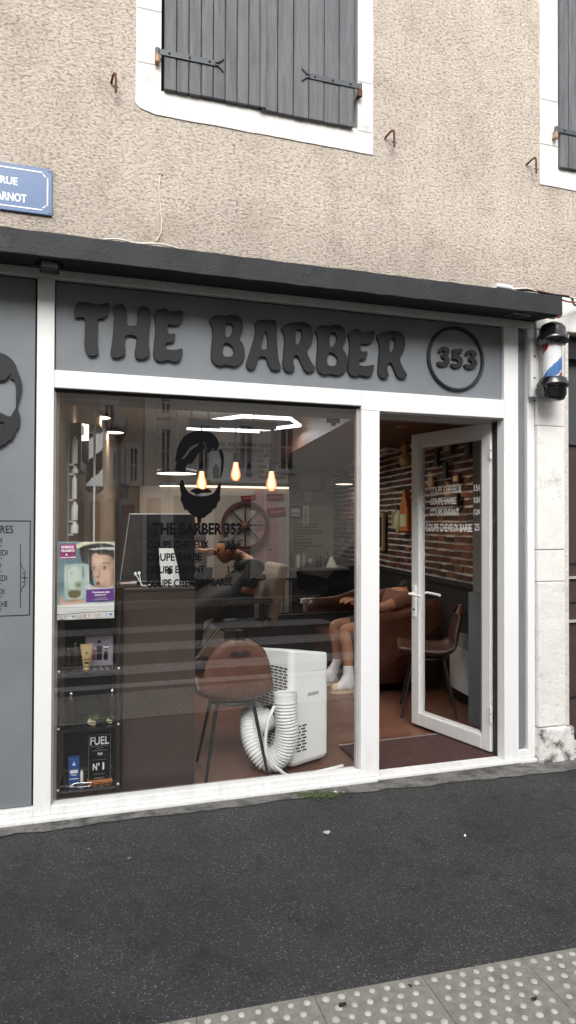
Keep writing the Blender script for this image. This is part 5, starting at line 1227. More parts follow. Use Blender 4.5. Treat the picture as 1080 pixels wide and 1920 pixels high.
mb.tube(spline([c_+Vector((-.055, 0, .012)), c_+Vector((-.03, -.005, .010)), c_+Vector((.01, -.01, .004)), c_+Vector((.065, -.012, .004))], 5), [.006]*8+[.003]*8, 8)
mb.tube(spline([c_+Vector((-.05, .01, .002)), c_+Vector((-.01, .012, .016)), c_+Vector((.03, .01, .016)), c_+Vector((.07, 0, .016))], 5), .0035, 8)
tag(mb.build('scissors', 'chrome'), 'shiny metal scissors lying at the front of the bottom tier', 'scissors')
bottle(125, 1006, 1022, 8, .3, 'white_plastic', 'white_plastic', 'little white jar above the poster, left one') if False else None
a = at(228, 1012, .42); u_ = at(228, 998, .42)
# things on the rack's top, peeping over the poster
mb = MB(); w_ = at(240, 1005, .3).x-at(218, 1005, .3).x; z0_ = at(228, 1018, .3).z; h_ = at(228, 997, .3).z-z0_
# ---- dark counter with a pale edged screen
c0, c1 = at(230, 1300, .19), at(366, 1300, .17); ct = at(300, 1101, .18).z
u = thing('counter', 'tall dark brown counter front standing behind the glass', 'counter', ((c0.x+c1.x)/2, .18, FZ)); w_ = (c1.x-c0.x)/2
mb = MB(); mb.box(-w_, w_, 0, .42, 0, ct-FZ-.022); mb.build('front', 'counter_brown', u, bevel=.003)
mb = MB(); mb.box(-w_, w_, -.006, .43, ct-FZ-.0215, ct-FZ); mb.build('top', 'counter_brown', u, bevel=.004)
Ysn = .34; T = [at(225, 1090, Ysn), at(366, 1090, Ysn), at(366, 964, Ysn+.02), at(243, 964, Ysn+.02)]
u = thing('screen', 'large dark glossy screen with a thin pale rim standing on the counter', 'screen', (T[0].x, Ysn, ct)); off = Vector((T[0].x, Ysn, ct))
mb = MB(); mb.prism([p_-off for p_ in T], (0, .03, 0)); mb.build('panel', 'screen_dark', u, fixn=True)
mb = MB()
for i, (A, B) in enumerate(((T[0], T[1]), (T[2], T[3]), (T[3], T[0]))): mb.tube([A-off, B-off], .0048 if i == 1 else .0018, 8)
mb.build('rim', 'trim_grey', u)
mb = MB(); mb.box(.1, .3, .0, .12, 0.001, T[0].z-ct-.003); mb.build('foot', 'black_satin', u)
# white card standing in for a bright reflection, cotton buds and brush on the counter
a, b = at(300, 1099, .26), at(335, 1028, .26)
sc_ = lambda x, y: at(x, y, .26)-Vector((at(315, 1099, .26).x, .26, ct+.001))
mb = MB(); o_ = [sc_(*q) for q in ((303, 1099.4), (338, 1099.4), (334, 1065), (325, 1028), (298, 1028), (300, 1065))]
ho = [sc_(318+6*math.cos(k*PI/6), 1071+6.5*math.sin(k*PI/6)) for k in range(12)]
mb.prism(o_, (0, .004, 0), 0, [ho]); mb.box(o_[0].x+.004, o_[1].x-.004, -.0, .05, -.0005, .001)
o = tag(mb.build('reflection_card', 'white_paper', fixn=True), 'white upright card with a round hole, added in place of a bright reflection before the screen', 'card'); o.location = (at(315, 1099, .26).x, .26, ct+.001)
mb = MB(); P3 = lambda x, y: at(x, y, .22)
for A, B in (((267, 1098), (254, 1076)), ((265, 1098), (261, 1075))):
    mb.tube([P3(*A), P3(*B)], .0028, 6); mb.ball(P3(*B), (.008, .008, .011), 10, 7)
mb.tube(spline([P3(267, 1098), P3(274, 1098.5), P3(281, 1096)], 4), .0028, 6)
tag(mb.build('cotton_buds', 'white_plastic'), 'pair of big white cotton buds standing at the counter edge', 'cotton buds')
mb = MB(); mb.tube([P3(225, 1094), P3(246, 1093.5)], [.007, .006], 8, 0); mb.tube([P3(246, 1093.5), P3(256, 1093)], [.009, .010], 8, 1); mb.tube([P3(224, 1090), P3(244, 1089.5)], .0035, 6, 2)
tag(mb.build('shaving_brush', ['poster_skin', 'trim_grey', 'black_satin']), 'pinkish handled brush lying at the left end of the counter', 'brush')

# ---- brown shell chairs
def shell_chair(root, leathern='brown_leather', slot=True):
    prof = [(.225, .455, .19), (.215, .47, .205), (.17, .468, .215), (.06, .455, .222), (-.06, .45, .224), (-.13, .46, .224), (-.172, .49, .220), (-.195, .54, .212), (-.212, .62, .198), (-.228, .70, .180), (-.238, .75, .160), (-.242, .785, .138), (-.244, .802, .112), (-.245, .808, .090)]
    prof = [Vector(p) for p in prof]; sp = spline(prof, 4); nu = 16
    mb = MB(); G = []
    for p in sp:
        row = []
        for j in range(nu+1):
            t_ = -1+2*j/nu; back = max(0, min(1, (p.y-.47)/.1)); curl = abs(t_)**2.6
            y = p.x+curl*.035*back; z = p.y+curl*.055*(1-back)-.055*t_*t_*max(0, (p.y-.66)/.148)
            row.append(Vector((p.z*t_*(1-.02*curl), y, z)))
        G.append(row)
    K = len(G); vs = [v for r_ in G for v in r_]; me_n = []
    for i in range(K):
        for j in range(nu+1):
            a = G[min(i+1, K-1)][j]-G[max(i-1, 0)][j]; b = G[i][min(j+1, nu)]-G[i][max(j-1, 0)]; me_n.append(a.cross(b).normalized())
    th = .022; bk = [v-n_*th for v, n_ in zip(vs, me_n)]
    N_ = len(vs); w1 = nu+1; fs = []
    for i in range(K-1):
        for j in range(nu):
            q = (i*w1+j, i*w1+j+1, (i+1)*w1+j+1, (i+1)*w1+j); fs.append(q); fs.append(tuple(N_+k for k in reversed(q)))
    bd = [j for j in range(w1)]+[i*w1+nu for i in range(1, K)]+[(K-1)*w1+j for j in range(nu-1, -1, -1)]+[i*w1 for i in range(K-2, 0, -1)]
    for a, b in zip(bd, bd[1:]+bd[:1]): fs.append((a, b, b+N_, a+N_))
    mb.add(vs+bk, fs, 0, True); sh = mb.build('seat_shell', leathern, root, fixn=True)
    if slot:
        mb = MB(); o_ = [(x*.13, 0, z*.14) for x, z in ((-.5, .02), (-.36, .11), (-.2, .12), (-.08, .09), (0, .06), (.08, .1), (.2, .14), (.36, .12), (.5, .05), (.40, .0), (.22, -.02), (.08, -.02), (0, -.0), (-.1, -.03), (-.25, -.03), (-.4, -.01))]
        mb.prism([Vector((x, -.276, .735+z)) for x, _, z in o_], (0, .004, 0)); mb.build('handle_slot', 'black_matte', sh, fixn=True)
    mb = MB(); mb.lathe([(.145, .415), (.15, .428), (.13, .434), (0, .434)], n=28); mb.build('seat_plate', 'black_satin', root)
    for sx in (-1, 1):
        for sy in (-1, 1):
            mb = MB(); mb.tube([(sx*.11, sy*.11, .43), (sx*.19, sy*.20, .0)], [.012, .0085], 10); mb.build('leg', 'black_satin', root)
cc_ = at(437, 1400, .38)
ch = thing('shell_chair', 'brown leather shell chair with black legs, its back turned to the window', 'chair', (cc_.x, .385, FZ), math.radians(-4)); shell_chair(ch); ch.scale = (.93, .95, .97); ch.location.x -= .012; ch.location.y -= .02
c2 = gnd(793, 1333, FZ)
ch2 = thing('shell_chair', 'dim brown shell chair seen sideways through the glass of the open door', 'chair', (2.70, 1.14, FZ), math.radians(64)); shell_chair(ch2, 'shaded_leather')
# ---- portable air conditioner
aw, ad, ah = .315, .34, None
crn = gnd(545, 1449, FZ); ang = math.atan2(.111, .245)
topz_ = at(620, 1222, .30).z
ac = thing('air_conditioner', 'white portable air conditioner standing on the floor behind the window', 'air conditioner', (crn.x, crn.y, FZ), ang); hA = topz_-FZ-.012
mb = MB()
ins = .035
def rrect(x0, x1, y0, y1, r, n=5):
    out = []
    for cx_, cy_, a0 in ((x1-r, y0+r, -PI/2), (x1-r, y1-r, 0), (x0+r, y1-r, PI/2), (x0+r, y0+r, PI)):
        for k in range(n+1): out.append((cx_+r*math.cos(a0+PI/2*k/n), cy_+r*math.sin(a0+PI/2*k/n)))
    return out
lay_ = []; zt = lambda x, y: hA + .035*(y/ad)*0
for z, i_ in ((.02, .022), (.03, .008), (.05, 0), (hA-.012, 0), (hA-.004, .003), (hA, .010)): lay_.append([Vector((x, y, z+(.05*(1-x/aw)-.025*y/ad if z > .1 else 0))) for x, y in rrect(i_, aw-i_, i_, ad-i_, .035)])
n = len(lay_[0]); vs = [v for l_ in lay_ for v in l_]; fs = []
for i in range(len(lay_)-1):
    for j in range(n): fs.append((i*n+j, i*n+(j+1) % n, (i+1)*n+(j+1) % n, (i+1)*n+j))
fs.append(tuple(reversed(range(n)))); fs.append(tuple((len(lay_)-1)*n+j for j in range(n)))
mb.add(vs, fs, 0, False); body = mb.build('body', 'white_plastic', ac, bevel=.003, fixn=True)
def grille(u0, u1, z0, z1, face, name='grille'):
    mb = MB(); rows = int((z1-z0)/.0165); cols = max(2, int((u1-u0)/.036))
    for i in range(rows):
        z = z0+(z1-z0)*(i+.5)/rows; dw = (u1-u0)/cols
        for j in range(cols):
            a = u0+j*dw+(.0 if i % 2 else dw*.25); b = min(a+dw*.74, u1)
            if face == 'L': mb.box(-.0018, .002, a, b, z-.0042, z+.0042)
            else: mb.box(a, b, -.0018, .002, z-.0042, z+.0042)
    return mb.build(name, 'grille_dark', body)
grille(.03, ad-.04, hA-.30, hA-.055, 'L'); grille(.08, ad-.06, .12, .30, 'L'); grille(.035, .125, .10, .26, 'F')
mb = MB(); mb.box(.135, .225, -.0016, .003, hA-.235, hA-.215); mb.build('handle_recess', 'trim_grey', body, bevel=.001)
mb = MB(); mb.box(aw*.5, aw-.012, -.0012, .001, hA-.093, hA-.0915); mb.build('seam', 'trim_grey', body)
for x_ in (.05, aw-.05):
    for y_ in (.05, ad-.05): mb = MB(); mb.ball((x_, y_, .012), (.014, .012, .012), 10, 6); mb.build('caster', 'black_satin', ac)
mb = MB(); mb.lathe([(.075, 0), (.078, .02), (.06, .022)], (0, ad*.5, hA-.37), 24, axis=Matrix.Rotation(-PI/2, 3, 'Y')); mb.build('outlet', 'tan_leather', ac, fixn=True)
# exhaust hose: from the outlet down to the floor and up again
o_w = Vector(ac.location)+Matrix.Rotation(ang, 3, 'Z') @ Vector((-.02, ad*.5, hA-.37))
path = [o_w, o_w+Vector((-.06, -.015, -.01)), at(474, 1335, .40), at(471, 1372, .34), at(482, 1405, .29), at(506, 1428, .25), at(530, 1408, .20), at(538, 1372, .175), at(536, 1340, .17), at(535, 1302, .175)]
sp = spline(path, 30); L_acc = [0]
for i in range(1, len(sp)): L_acc.append(L_acc[-1]+(sp[i]-sp[i-1]).length)
nseg = int(L_acc[-1]/.0042); pts = []; j = 0
for k in range(nseg+1):
    s = L_acc[-1]*k/nseg
    while j < len(sp)-2 and L_acc[j+1] < s: j += 1
    f = (s-L_acc[j])/max(1e-6, L_acc[j+1]-L_acc[j]); pts.append(sp[j].lerp(sp[j+1], min(1, f)))
base_r = .062
rad_ = [base_r+(.0045 if (k % 4) in (0, 1) else -.0035) if k < nseg-9 else base_r+.002 for k in range(nseg+1)]
zmin = min(p.z-r for p, r in zip(pts, rad_)); 
for p in pts:
    if p.z < FZ+.068: p.z = FZ+.068
hb_ = MB(); hb_.tube(pts, rad_, 22, caps=False); o = tag(hb_.build('exhaust_hose', 'hose_white'), 'ribbed white exhaust hose looping on the floor beside the air conditioner', 'hose')
mb = MB(); tdir = (pts[-1]-pts[-3]).normalized(); mb.tube([pts[-1]-tdir*.002, pts[-1]+tdir*.012], .0665, 22, caps=False); mb.tube([pts[-1]+tdir*.0121, pts[-1]+tdir*.002], .060, 22, caps=False); mb.build('end_ring', 'white_plastic', o)
mb = MB(); mb.tube(spline([at(514, 1325, .12), at(503, 1352, .07+.02), at(498, 1385, .085), at(501, 1418, .085), at(520, 1440, .09), Vector((at(548, 1452, .12).x, .12, FZ+.010)), Vector((at(590, 1450, .16).x, .15, FZ+.010)), Vector((at(644, 1440, .19).x, .20, FZ+.012))], 8), .0095, 10)
tag(mb.build('drain_hose', 'hose_white'), 'thin white drain hose curling round the ribbed hose to the window sill', 'hose')

# ---- door mat, radiator, sofa
mb = MB(); m0, m1 = gnd(637, 1402, FZ), gnd(790, 1383, FZ)
mb.add([(m0.x, m0.y, FZ+.002), (m1.x+.2, m1.y+.0, FZ+.002), (2.60, .09, FZ+.002), (m0.x-.02, .09, FZ+.002), (m0.x, m0.y, FZ+.014), (m1.x+.2, m1.y, FZ+.014), (2.60, .09, FZ+.014), (m0.x-.02, .09, FZ+.014)], [(3, 2, 1, 0), (4, 5, 6, 7), (0, 1, 5, 4), (1, 2, 6, 5), (2, 3, 7, 6), (3, 0, 4, 7)])
dm = tag(mb.build('door_mat', 'mat_brown', fixn=True), 'dark red brown door mat lying inside the open doorway', 'door mat')
mb = MB(); mb.tube([(m0.x, m0.y+.012, FZ+.008), (m1.x+.2, m1.y+.012, FZ+.008)], .008, 6); mb.build('edge_strip', 'steel', dm)
ra, rb2, rt = onR(858, 1285), onR(884, 1297), onR(858, 1180)
s0 = (ra-pR).dot(dR); s1 = s0-.55
mb = MB(); rbox(mb, s1, s0, .03, .10, ra.z, rt.z-.12); rr_ = tag(mb.build('radiator', 'pvc_white', fixn=True, bevel=.004), 'white wall heater with a grilled top behind the glass door', 'radiator')
mb = MB(); rbox(mb, s1, s0, .03, .085, rt.z-.119, rt.z); mb.build('grille_back', 'grille_dark', rr_, fixn=True)
mb = MB()
for i in range(9): rbox(mb, s1, s0, .0855, .09, rt.z-.115+i*.0135, rt.z-.109+i*.0135)
rbox(mb, s0-.012, s0, .0905, .095, rt.z-.119, rt.z)
mb.build('louvre', 'pvc_white', rr_, fixn=True)
# sofa, seat facing left, near arm toward us
Ya = 1.72
sfz = lambda px, py: at(px, py, Ya).z
u = thing('sofa', 'cognac leather sofa seen from its rounded arm side through the doorway', 'sofa', (2.80, Ya, FZ))
xa, xb = 2.44-2.80, at(835, 1150, Ya).x-2.80+.05
za = sfz(712, 1153)-FZ; zb2 = sfz(832, 1124)-FZ
def sofa_arm(y0, y1):
    mb = MB(); top = [(xa, za-.05), (xa+.04, za-.012), (xa+.10, za), (xa+.32, za+.015), (xb-.26, zb2-.03), (xb-.14, zb2), (xb-.04, zb2-.01), (xb, zb2-.06)]
    top = [(v.x, v.y) for v in spline([Vector((x, z, 0)) for x, z in top], 4)]
    n = len(top); L_ = []
    for k, (yy, drop) in enumerate(((y0, .09), (y0+.010, .045), (y0+.035, .010), ((y0+y1)/2, 0), (y1-.035, .01), (y1-.01, .045), (y1, .09))):
        L_.append([(x, yy, z-drop) for x, z in top]+[(xb, yy, .09), (xa, yy, .09)])
    N_ = len(L_[0]); vs = [v for l_ in L_ for v in l_]; fs = []
    for i in range(len(L_)-1):
        for j in range(N_): fs.append((i*N_+j, i*N_+(j+1) % N_, (i+1)*N_+(j+1) % N_, (i+1)*N_+j))
    fs.append(tuple(range(N_))); fs.append(tuple(reversed([(len(L_)-1)*N_+j for j in range(N_)])))
    mb.add(vs, fs, 0, True); return mb.build('armrest', 'tan_leather', u, fixn=True)
sofa_arm(0, .15); sofa_arm(1.35, 1.50)
mb = MB(); mb.box(xa+.02, xb-.18, .152, 1.348, .10, .40); mb.build('seat', 'tan_leather', u, bevel=.05, seg=4)
mb = MB(); mb.box(xb-.20, xb-.01, .152, 1.348, .38, zb2-.02, 0); mb.build('backrest', 'tan_leather', u, bevel=.05, seg=4)
for x_ in (xa+.06, xb-.06):
    for y_ in (.06, 1.44): mb = MB(); mb.tube([(x_, y_, .1), (x_, y_, 0)], [.02, .014], 10); mb.build('leg', 'black_satin', u)
mb = MB(); mb.tube([(xa+.06, -.001, za-.07), (xb-.18, -.001, zb2-.10)], .004, 6); mb.build('piping', 'tan_leather', u)

# ---- back counter, bottles, cabinets
Yd = 4.75
b0 = at(545, 1066, Yd); b1 = at(676, 1066, Yd)
u = thing('back_counter', 'dark work counter with cupboards along the back of the room', 'counter', ((b0.x+b1.x)/2, Yd, FZ)); w_ = (b1.x-b0.x)/2+.25
mb = MB(); mb.box(-w_, w_, .03, .5, 0, b0.z-FZ-.035); mb.build('cupboard', 'black_satin', u)
mb = MB(); mb.box(-w_-.02, w_+.02, 0, .52, b0.z-FZ-.034, b0.z-FZ); mb.build('worktop', 'wall_grey', u, bevel=.004)
mb = MB()
for x_ in (-.45, 0.0, .45): mb.box(x_-.06, x_+.06, .012, .028, .45, .47)
mb.build('handle', 'steel', u)
kt = b0.z
for (px_, y0_, y1_, w2, mi, cap, lab) in ((546, 1038, 1066, 8, 'bottle_dark', 'black_satin', 'dark bottle on the back counter, leftmost'), (558, 1037, 1066, 8, 'white_plastic', 'red', 'white bottle with a red top on the back counter'), (569, 1040, 1066, 8, 'trim_grey', 'steel', 'pale grey bottle on the back counter beside the red topped one'), (582, 1046, 1066, 6, 'steel', 'black_satin', 'small metal can on the back counter'), (598, 1036, 1066, 12, 'black_satin', 'black_gloss', 'black canister in the middle of the back counter'), (612, 1036, 1066, 9, 'black_gloss', 'black_gloss', 'slim black canister left of the tissue')):
    z_ = at(px_, y1_, Yd+.15).z; q = bottle(px_, y0_, y1_, w2, Yd+.15, mi, cap, lab, 'bottles on the back counter'); q.location.z = kt+.001
p = at(622, 1066, Yd+.1); mb = MB(); rq = random.Random(6)
pts_ = [(.07*math.cos(a*PI/6)*rq.uniform(.7, 1.3), .05*math.sin(a*PI/6)*rq.uniform(.7, 1.3), 0) for a in range(12)]
top_ = [(x*.45*rq.uniform(.5, 1.3), y*.5, .09*rq.uniform(.7, 1.4)) for x, y, _ in pts_]
mb.add(pts_+top_+[(0, 0, .15)], [(i, (i+1) % 12, 12+(i+1) % 12, 12+i) for i in range(12)]+[(12+i, 12+(i+1) % 12, 24) for i in range(12)], 0, True)
o = tag(mb.build('tissue', 'white_paper'), 'crumpled white tissue lying on the back counter', 'tissue'); o.location = (p.x, Yd+.1, kt+.001)
p = at(580, 1122, 3.6); mb = MB(); mb.box(-.07, .07, -.03, .03, -.06, .05); mb.box(-.10, -.071, -.03, .03, 0, .045); mb.box(-.04, -.01, -.032, -.0301, -.035, -.01, 1)
# waiting bench across the middle of the room
Ybn = 3.0; b0 = at(440, 1152, Ybn); b1 = at(690, 1152, Ybn); bz = b0.z
u = thing('bench', 'long low black bench with a bright metal edge in the middle of the room', 'bench', ((b0.x+b1.x)/2, Ybn, FZ)); w_ = (b1.x-b0.x)/2
mb = MB(); mb.box(-w_, w_, 0, .45, .12, bz-FZ-.03); mb.build('body', 'black_satin', u, bevel=.01)
mb = MB(); mb.box(-w_-.02, w_+.02, -.02, .47, bz-FZ-.0295, bz-FZ); mb.build('top', 'black_gloss', u, bevel=.008)
mb = MB(); mb.box(-w_, w_, -.028, -.021, bz-FZ-.022, bz-FZ-.010); mb.build('metal_edge', 'steel', u)
for sx in (-1, 1):
    for y_ in (.05, .4): mb = MB(); mb.box(sx*(w_-.05)-.02, sx*(w_-.05)+.02, y_-.02, y_+.02, 0, .12); mb.build('leg', 'black_satin', u)
mb = MB(); mb.box(-.07, .07, -.03, .03, 0, .11); mb.box(-.10, -.071, -.03, .03, .06, .105); mb.box(-.04, -.01, -.032, -.0301, .025, .05, 1)
o = tag(mb.build('adapter_box', ['white_plastic', 'black_satin'], bevel=.004), 'white plastic box lying on the black bench', 'box'); o.location = (at(582, 1128, Ybn+.2).x, Ybn+.2, bz+.001)
# umber shelf cloth to the left: small round table with red towel
p = at(505, 1085, 3.9)
u = thing('trolley', 'slim dark trolley with a red towel beside the bench', 'trolley', (p.x, 3.9, FZ))
mb = MB(); mb.box(-.18, .22, -.15, .15, p.z-FZ-.01, p.z-FZ+.01); mb.box(-.18, .22, -.15, .15, .2, .22); mb.build('tray', 'black_satin', u)
for x_ in (-.17, .21):
    for y_ in (-.14, .14): mb = MB(); mb.tube([(x_, y_, 0), (x_, y_, p.z-FZ-.011)], .01, 8); mb.build('post', 'steel', u)
mb = MB(); mb.box(-.12, -.02, -.165, -.155, p.z-FZ-.22, p.z-FZ+.012); mb.box(-.12, -.02, -.154, .1, p.z-FZ+.0105, p.z-FZ+.016); o = mb.build('towel', 'red_sign', u, bevel=.004)

# ---- ornaments on the brick wall seen through the doorway
def wallthing(name, label, cat, px, py, group=None):
    c_ = onR(px, py); t = thing(name, label, cat, c_, math.atan2(dR.y, dR.x)-PI/2, group); return t   # local y runs along the wall, -x comes out
def wl(px, py, c): q = onR(px, py)-Vector(c.location); return q.dot(dR), q.z
t = wallthing('wall_ornament', 'big orange bottle shaped ornament hanging on the brick wall', 'ornament', 767, 962)
mb = MB(); _, zt1 = wl(767, 918, t); _, zb1_ = wl(767, 997, t); ww = .11
prof = [(-ww, zb1_), (ww, zb1_), (ww, zb1_+.22), (ww*.8, zb1_+.26), (ww*.75, zt1-.14), (ww*.3, zt1-.07), (ww*.3, zt1), (-ww*.3, zt1), (-ww*.35, zt1-.06), (-ww*.7, zt1-.12), (-ww*.7, zb1_+.26), (-ww, zb1_+.2)]
mb.prism([(-.06, y, z) for y, z in prof], (.06, 0, 0)); mb.build('body', 'orange', t, bevel=.012, seg=3, fixn=True)
mb = MB(); mb.box(-.064, -.0605, -ww*.8, ww*.8, zb1_+.05, zb1_+.17); mb.build('label', 'pale_yellow', t)
mb = MB(); mb.ball((-.05, ww*1.5, zt1-.28), (.04, .05, .12), 12, 8); mb.build('figure', 'black_satin', t)
mb = MB(); mb.ball((-.05, ww*1.3, zb1_+.1), (.05, .07, .12), 12, 8); mb.build('tassel', 'pale_yellow', t)
def plaque(px0, py0, px1, py1, label, mi, group='plaques on the brick wall', inner=None, name='plaque', out=.03):
    t = wallthing(name, label, 'plaque', (px0+px1)/2, (py0+py1)/2, group)
    y0, z1 = wl(px1, py0, t); y1, _ = wl(px0, py0, t); _, z0 = wl(px1, py1, t)
    mb = MB(); mb.box(-out, .0, y0, y1, z0, z1); mb.build('board', mi, t, bevel=.004)
    if inner: mb = MB(); d = min(abs(y1-y0), z1-z0)*.22; mb.box(-out-.002, -out-.0002, y0+d, y1-d, z0+d, z1-d); mb.build('print', inner, t)
    return t
plaque(713, 962, 723, 1033, 'tall pale plate with dark letters on the bricks next to the white mullion', 'gold', inner='wall_black')
plaque(739, 958, 751, 989, 'small yellowish plaque left of the orange ornament', 'gold', inner='poster_olive')
plaque(835, 818, 852, 852, 'orange brown picture high on the bricks behind the door glass', 'tan_leather', inner='gold')
plaque(820, 845, 825, 875, 'narrow dark plaque under the orange brown picture', 'black_satin')
plaque(836, 866, 842, 897, 'slim black bottle shaped plaque below the orange brown picture', 'black_satin')
plaque(855, 888, 866, 905, 'small amber picture on the bricks above the door lettering', 'tan_leather', inner='gold')
plaque(808, 895, 815, 912, 'tiny grey plaque at the left of the door glass', 'poster_grey')
plaque(856, 925, 864, 950, 'dark plaque behind the door lettering', 'black_matte', inner='poster_grey')
plaque(877, 812, 886, 850, 'dark tall picture at the near end of the bricks', 'black_satin')
t = wallthing('wall_hat', 'red and white cap hanging high on the bricks behind the door edge', 'cap', 741, 840)
mb = MB(); mb.ball((-.06, 0, .02), (.07, .10, .07), 16, 8, 0); mb.box(-.14, -.01, -.12, .12, -.03, -.01, 1); mb.build('cap_shell', ['red', 'white_paper'], t)
t = wallthing('wall_figure', 'amber figurine on the bricks above the orange ornament', 'figurine', 771, 853)
mb = MB(); mb.lathe([(0, -.12), (.05, -.10), (.06, -.04), (.03, .02), (.035, .06), (.04, .10), (0, .13)], (-.06, 0, 0), 14); mb.build('figure', 'gold', t)

# ================================================================== PEOPLE
def skin_mesh(nodes, edges, root, sub=2):
    names = list(nodes); idx = {n: i for i, n in enumerate(names)}
    me = bpy.data.meshes.new('s'); me.from_pydata([nodes[n][0] for n in names], [(idx[a], idx[b]) for a, b in edges], [])
    o = bpy.data.objects.new('s', me); COL.objects.link(o)
    o.modifiers.new('k', 'SKIN'); sb = o.modifiers.new('d', 'SUBSURF'); sb.levels = sub; sb.render_levels = sub
    for n in names:
        sv = me.skin_vertices[0].data[idx[n]]; r = nodes[n][1]; sv.radius = r if isinstance(r, tuple) else (r, r); sv.use_root = (n == root)
    bpy.context.view_layer.update()
    res = bpy.data.meshes.new_from_object(o.evaluated_get(bpy.context.evaluated_depsgraph_get()))
    bpy.data.objects.remove(o); bpy.data.meshes.remove(me); return res
def add_skin(mb, nodes, edges, root, mi=0, sub=2):
    me = skin_mesh(nodes, edges, root, sub); mb.add([v.co.copy() for v in me.vertices], [tuple(p.vertices) for p in me.polygons], mi, True); bpy.data.meshes.remove(me)
def head_geo(mb, c, R, s=1.0, mi=0, dark=1, lip=2):
    """head looking along local +x"""
    c = Vector(c); n, m = 28, 20; vs = []
    for i in range(m+1):
        a = PI*i/m
        for j in range(n):
            b = 2*PI*j/n; x, y, z = math.sin(a)*math.cos(b), math.sin(a)*math.sin(b), -math.cos(a)
            lo = max(0, -z); w = 1-.38*lo**1.4; dx = 1-.18*lo
            px_, py_, pz_ = .098*x*dx+.014*lo, .076*y*w, .118*z
            if x > .3 and -.35 < z < .2: px_ += .004*math.exp(-(y/.35)**2)
            if x > .5: px_ -= .007*math.exp(-((abs(y)-.42)/.2)**2-((z-.08)/.16)**2)      # eye sockets
            vs.append(c+R @ (Vector((px_, py_, pz_))*s))
    mb.add(vs, [(i*n+j, i*n+(j+1) % n, (i+1)*n+(j+1) % n, (i+1)*n+j) for i in range(m) for j in range(n)], mi, True)
    T_ = lambda x, y, z: c+R @ (Vector((x, y, z))*s)
    mb.tube([T_(.094, 0, .018), T_(.108, 0, -.004), T_(.118, 0, -.022), T_(.104, 0, -.030)], [.006*s, .010*s, .013*s, .008*s], 10, mi)
    for sy in (-1, 1):
        mb.ball(T_(.083, sy*.032, .010), .0105*s, 10, 8, dark); mb.ball(T_(-.005, sy*.078, -.004), (.018*s, .008*s, .030*s), 12, 8, mi, R)
        mb.tube([T_(.088, sy*.016, .026), T_(.088, sy*.034, .032), T_(.076, sy*.052, .026)], .0035*s, 6, dark)
    mb.tube([T_(.094, -.022, -.056), T_(.101, 0, -.054), T_(.094, .022, -.056)], [.003*s, .0055*s, .003*s], 8, lip)
def hair_geo(c, R, s=1.0, low=-.15, fr=.62):
    mb = MB(); c = Vector(c); n, m = 28, 20; vs = []; rh = random.Random(3)
    for i in range(m+1):
        a = PI*i/m
        for j in range(n):
            b = 2*PI*j/n; x, y, z = math.sin(a)*math.cos(b), math.sin(a)*math.sin(b), -math.cos(a)
            k = 1.085+rh.uniform(-.015, .02); keep = z > (fr if x > .35 else low+(.5*max(0, x)))
            if not keep: k = .90
            lo = max(0, -z); vs.append(c+R @ (Vector((.098*x*k-.003, .076*y*k*(1-.35*lo), .118*z*k))*s))
    mb.add(vs, [(i*n+j, i*n+(j+1) % n, (i+1)*n+(j+1) % n, (i+1)*n+j) for i in range(m) for j in range(n)], 0, True); return mb
def hand_nodes(nodes, edges, wrist, d, up, s=1.0, tag_='', curl=.5):
    """palm and five separate fingers growing from the node 'wrist'"""
    w = Vector(nodes[wrist][0]); d = Vector(d).normalized(); up = Vector(up); up = (up-d*up.dot(d)).normalized(); side = d.cross(up)
    nodes[tag_+'palm'] = (w+d*.045*s, (.036*s, .017*s)); edges.append((wrist, tag_+'palm'))
    for k, (o_, ln) in enumerate(((-.030, .060), (-.010, .075), (.010, .080), (.030, .070))):
        b = w+d*.085*s+side*o_*s; q = b+(d*math.cos(curl)-up*math.sin(curl))*ln*.5*s; e = q+(d*math.cos(curl*2)-up*math.sin(curl*2))*ln*.5*s
        for nm, p, r in (('k', b, .010), ('q', q, .009), ('e', e, .0075)): nodes[f'{tag_}f{k}{nm}'] = (p, r*s)
        edges += [(tag_+'palm', f'{tag_}f{k}k'), (f'{tag_}f{k}k', f'{tag_}f{k}q'), (f'{tag_}f{k}q', f'{tag_}f{k}e')]
    a = w+d*.03*s-side*.04*s-up*.01*s; b = a+d*.035*s-side*.018*s-up*.015*s; e = b+d*.028*s-side*.002*s-up*.008*s
    for nm, p, r in (('ta', a, .012), ('tb', b, .010), ('te', e, .008)): nodes[tag_+nm] = (p, r*s)
    edges += [(wrist, tag_+'ta'), (tag_+'ta', tag_+'tb'), (tag_+'tb', tag_+'te')]
V = Vector
Rm = Matrix.Rotation(PI, 3, 'Z')            # facing -x
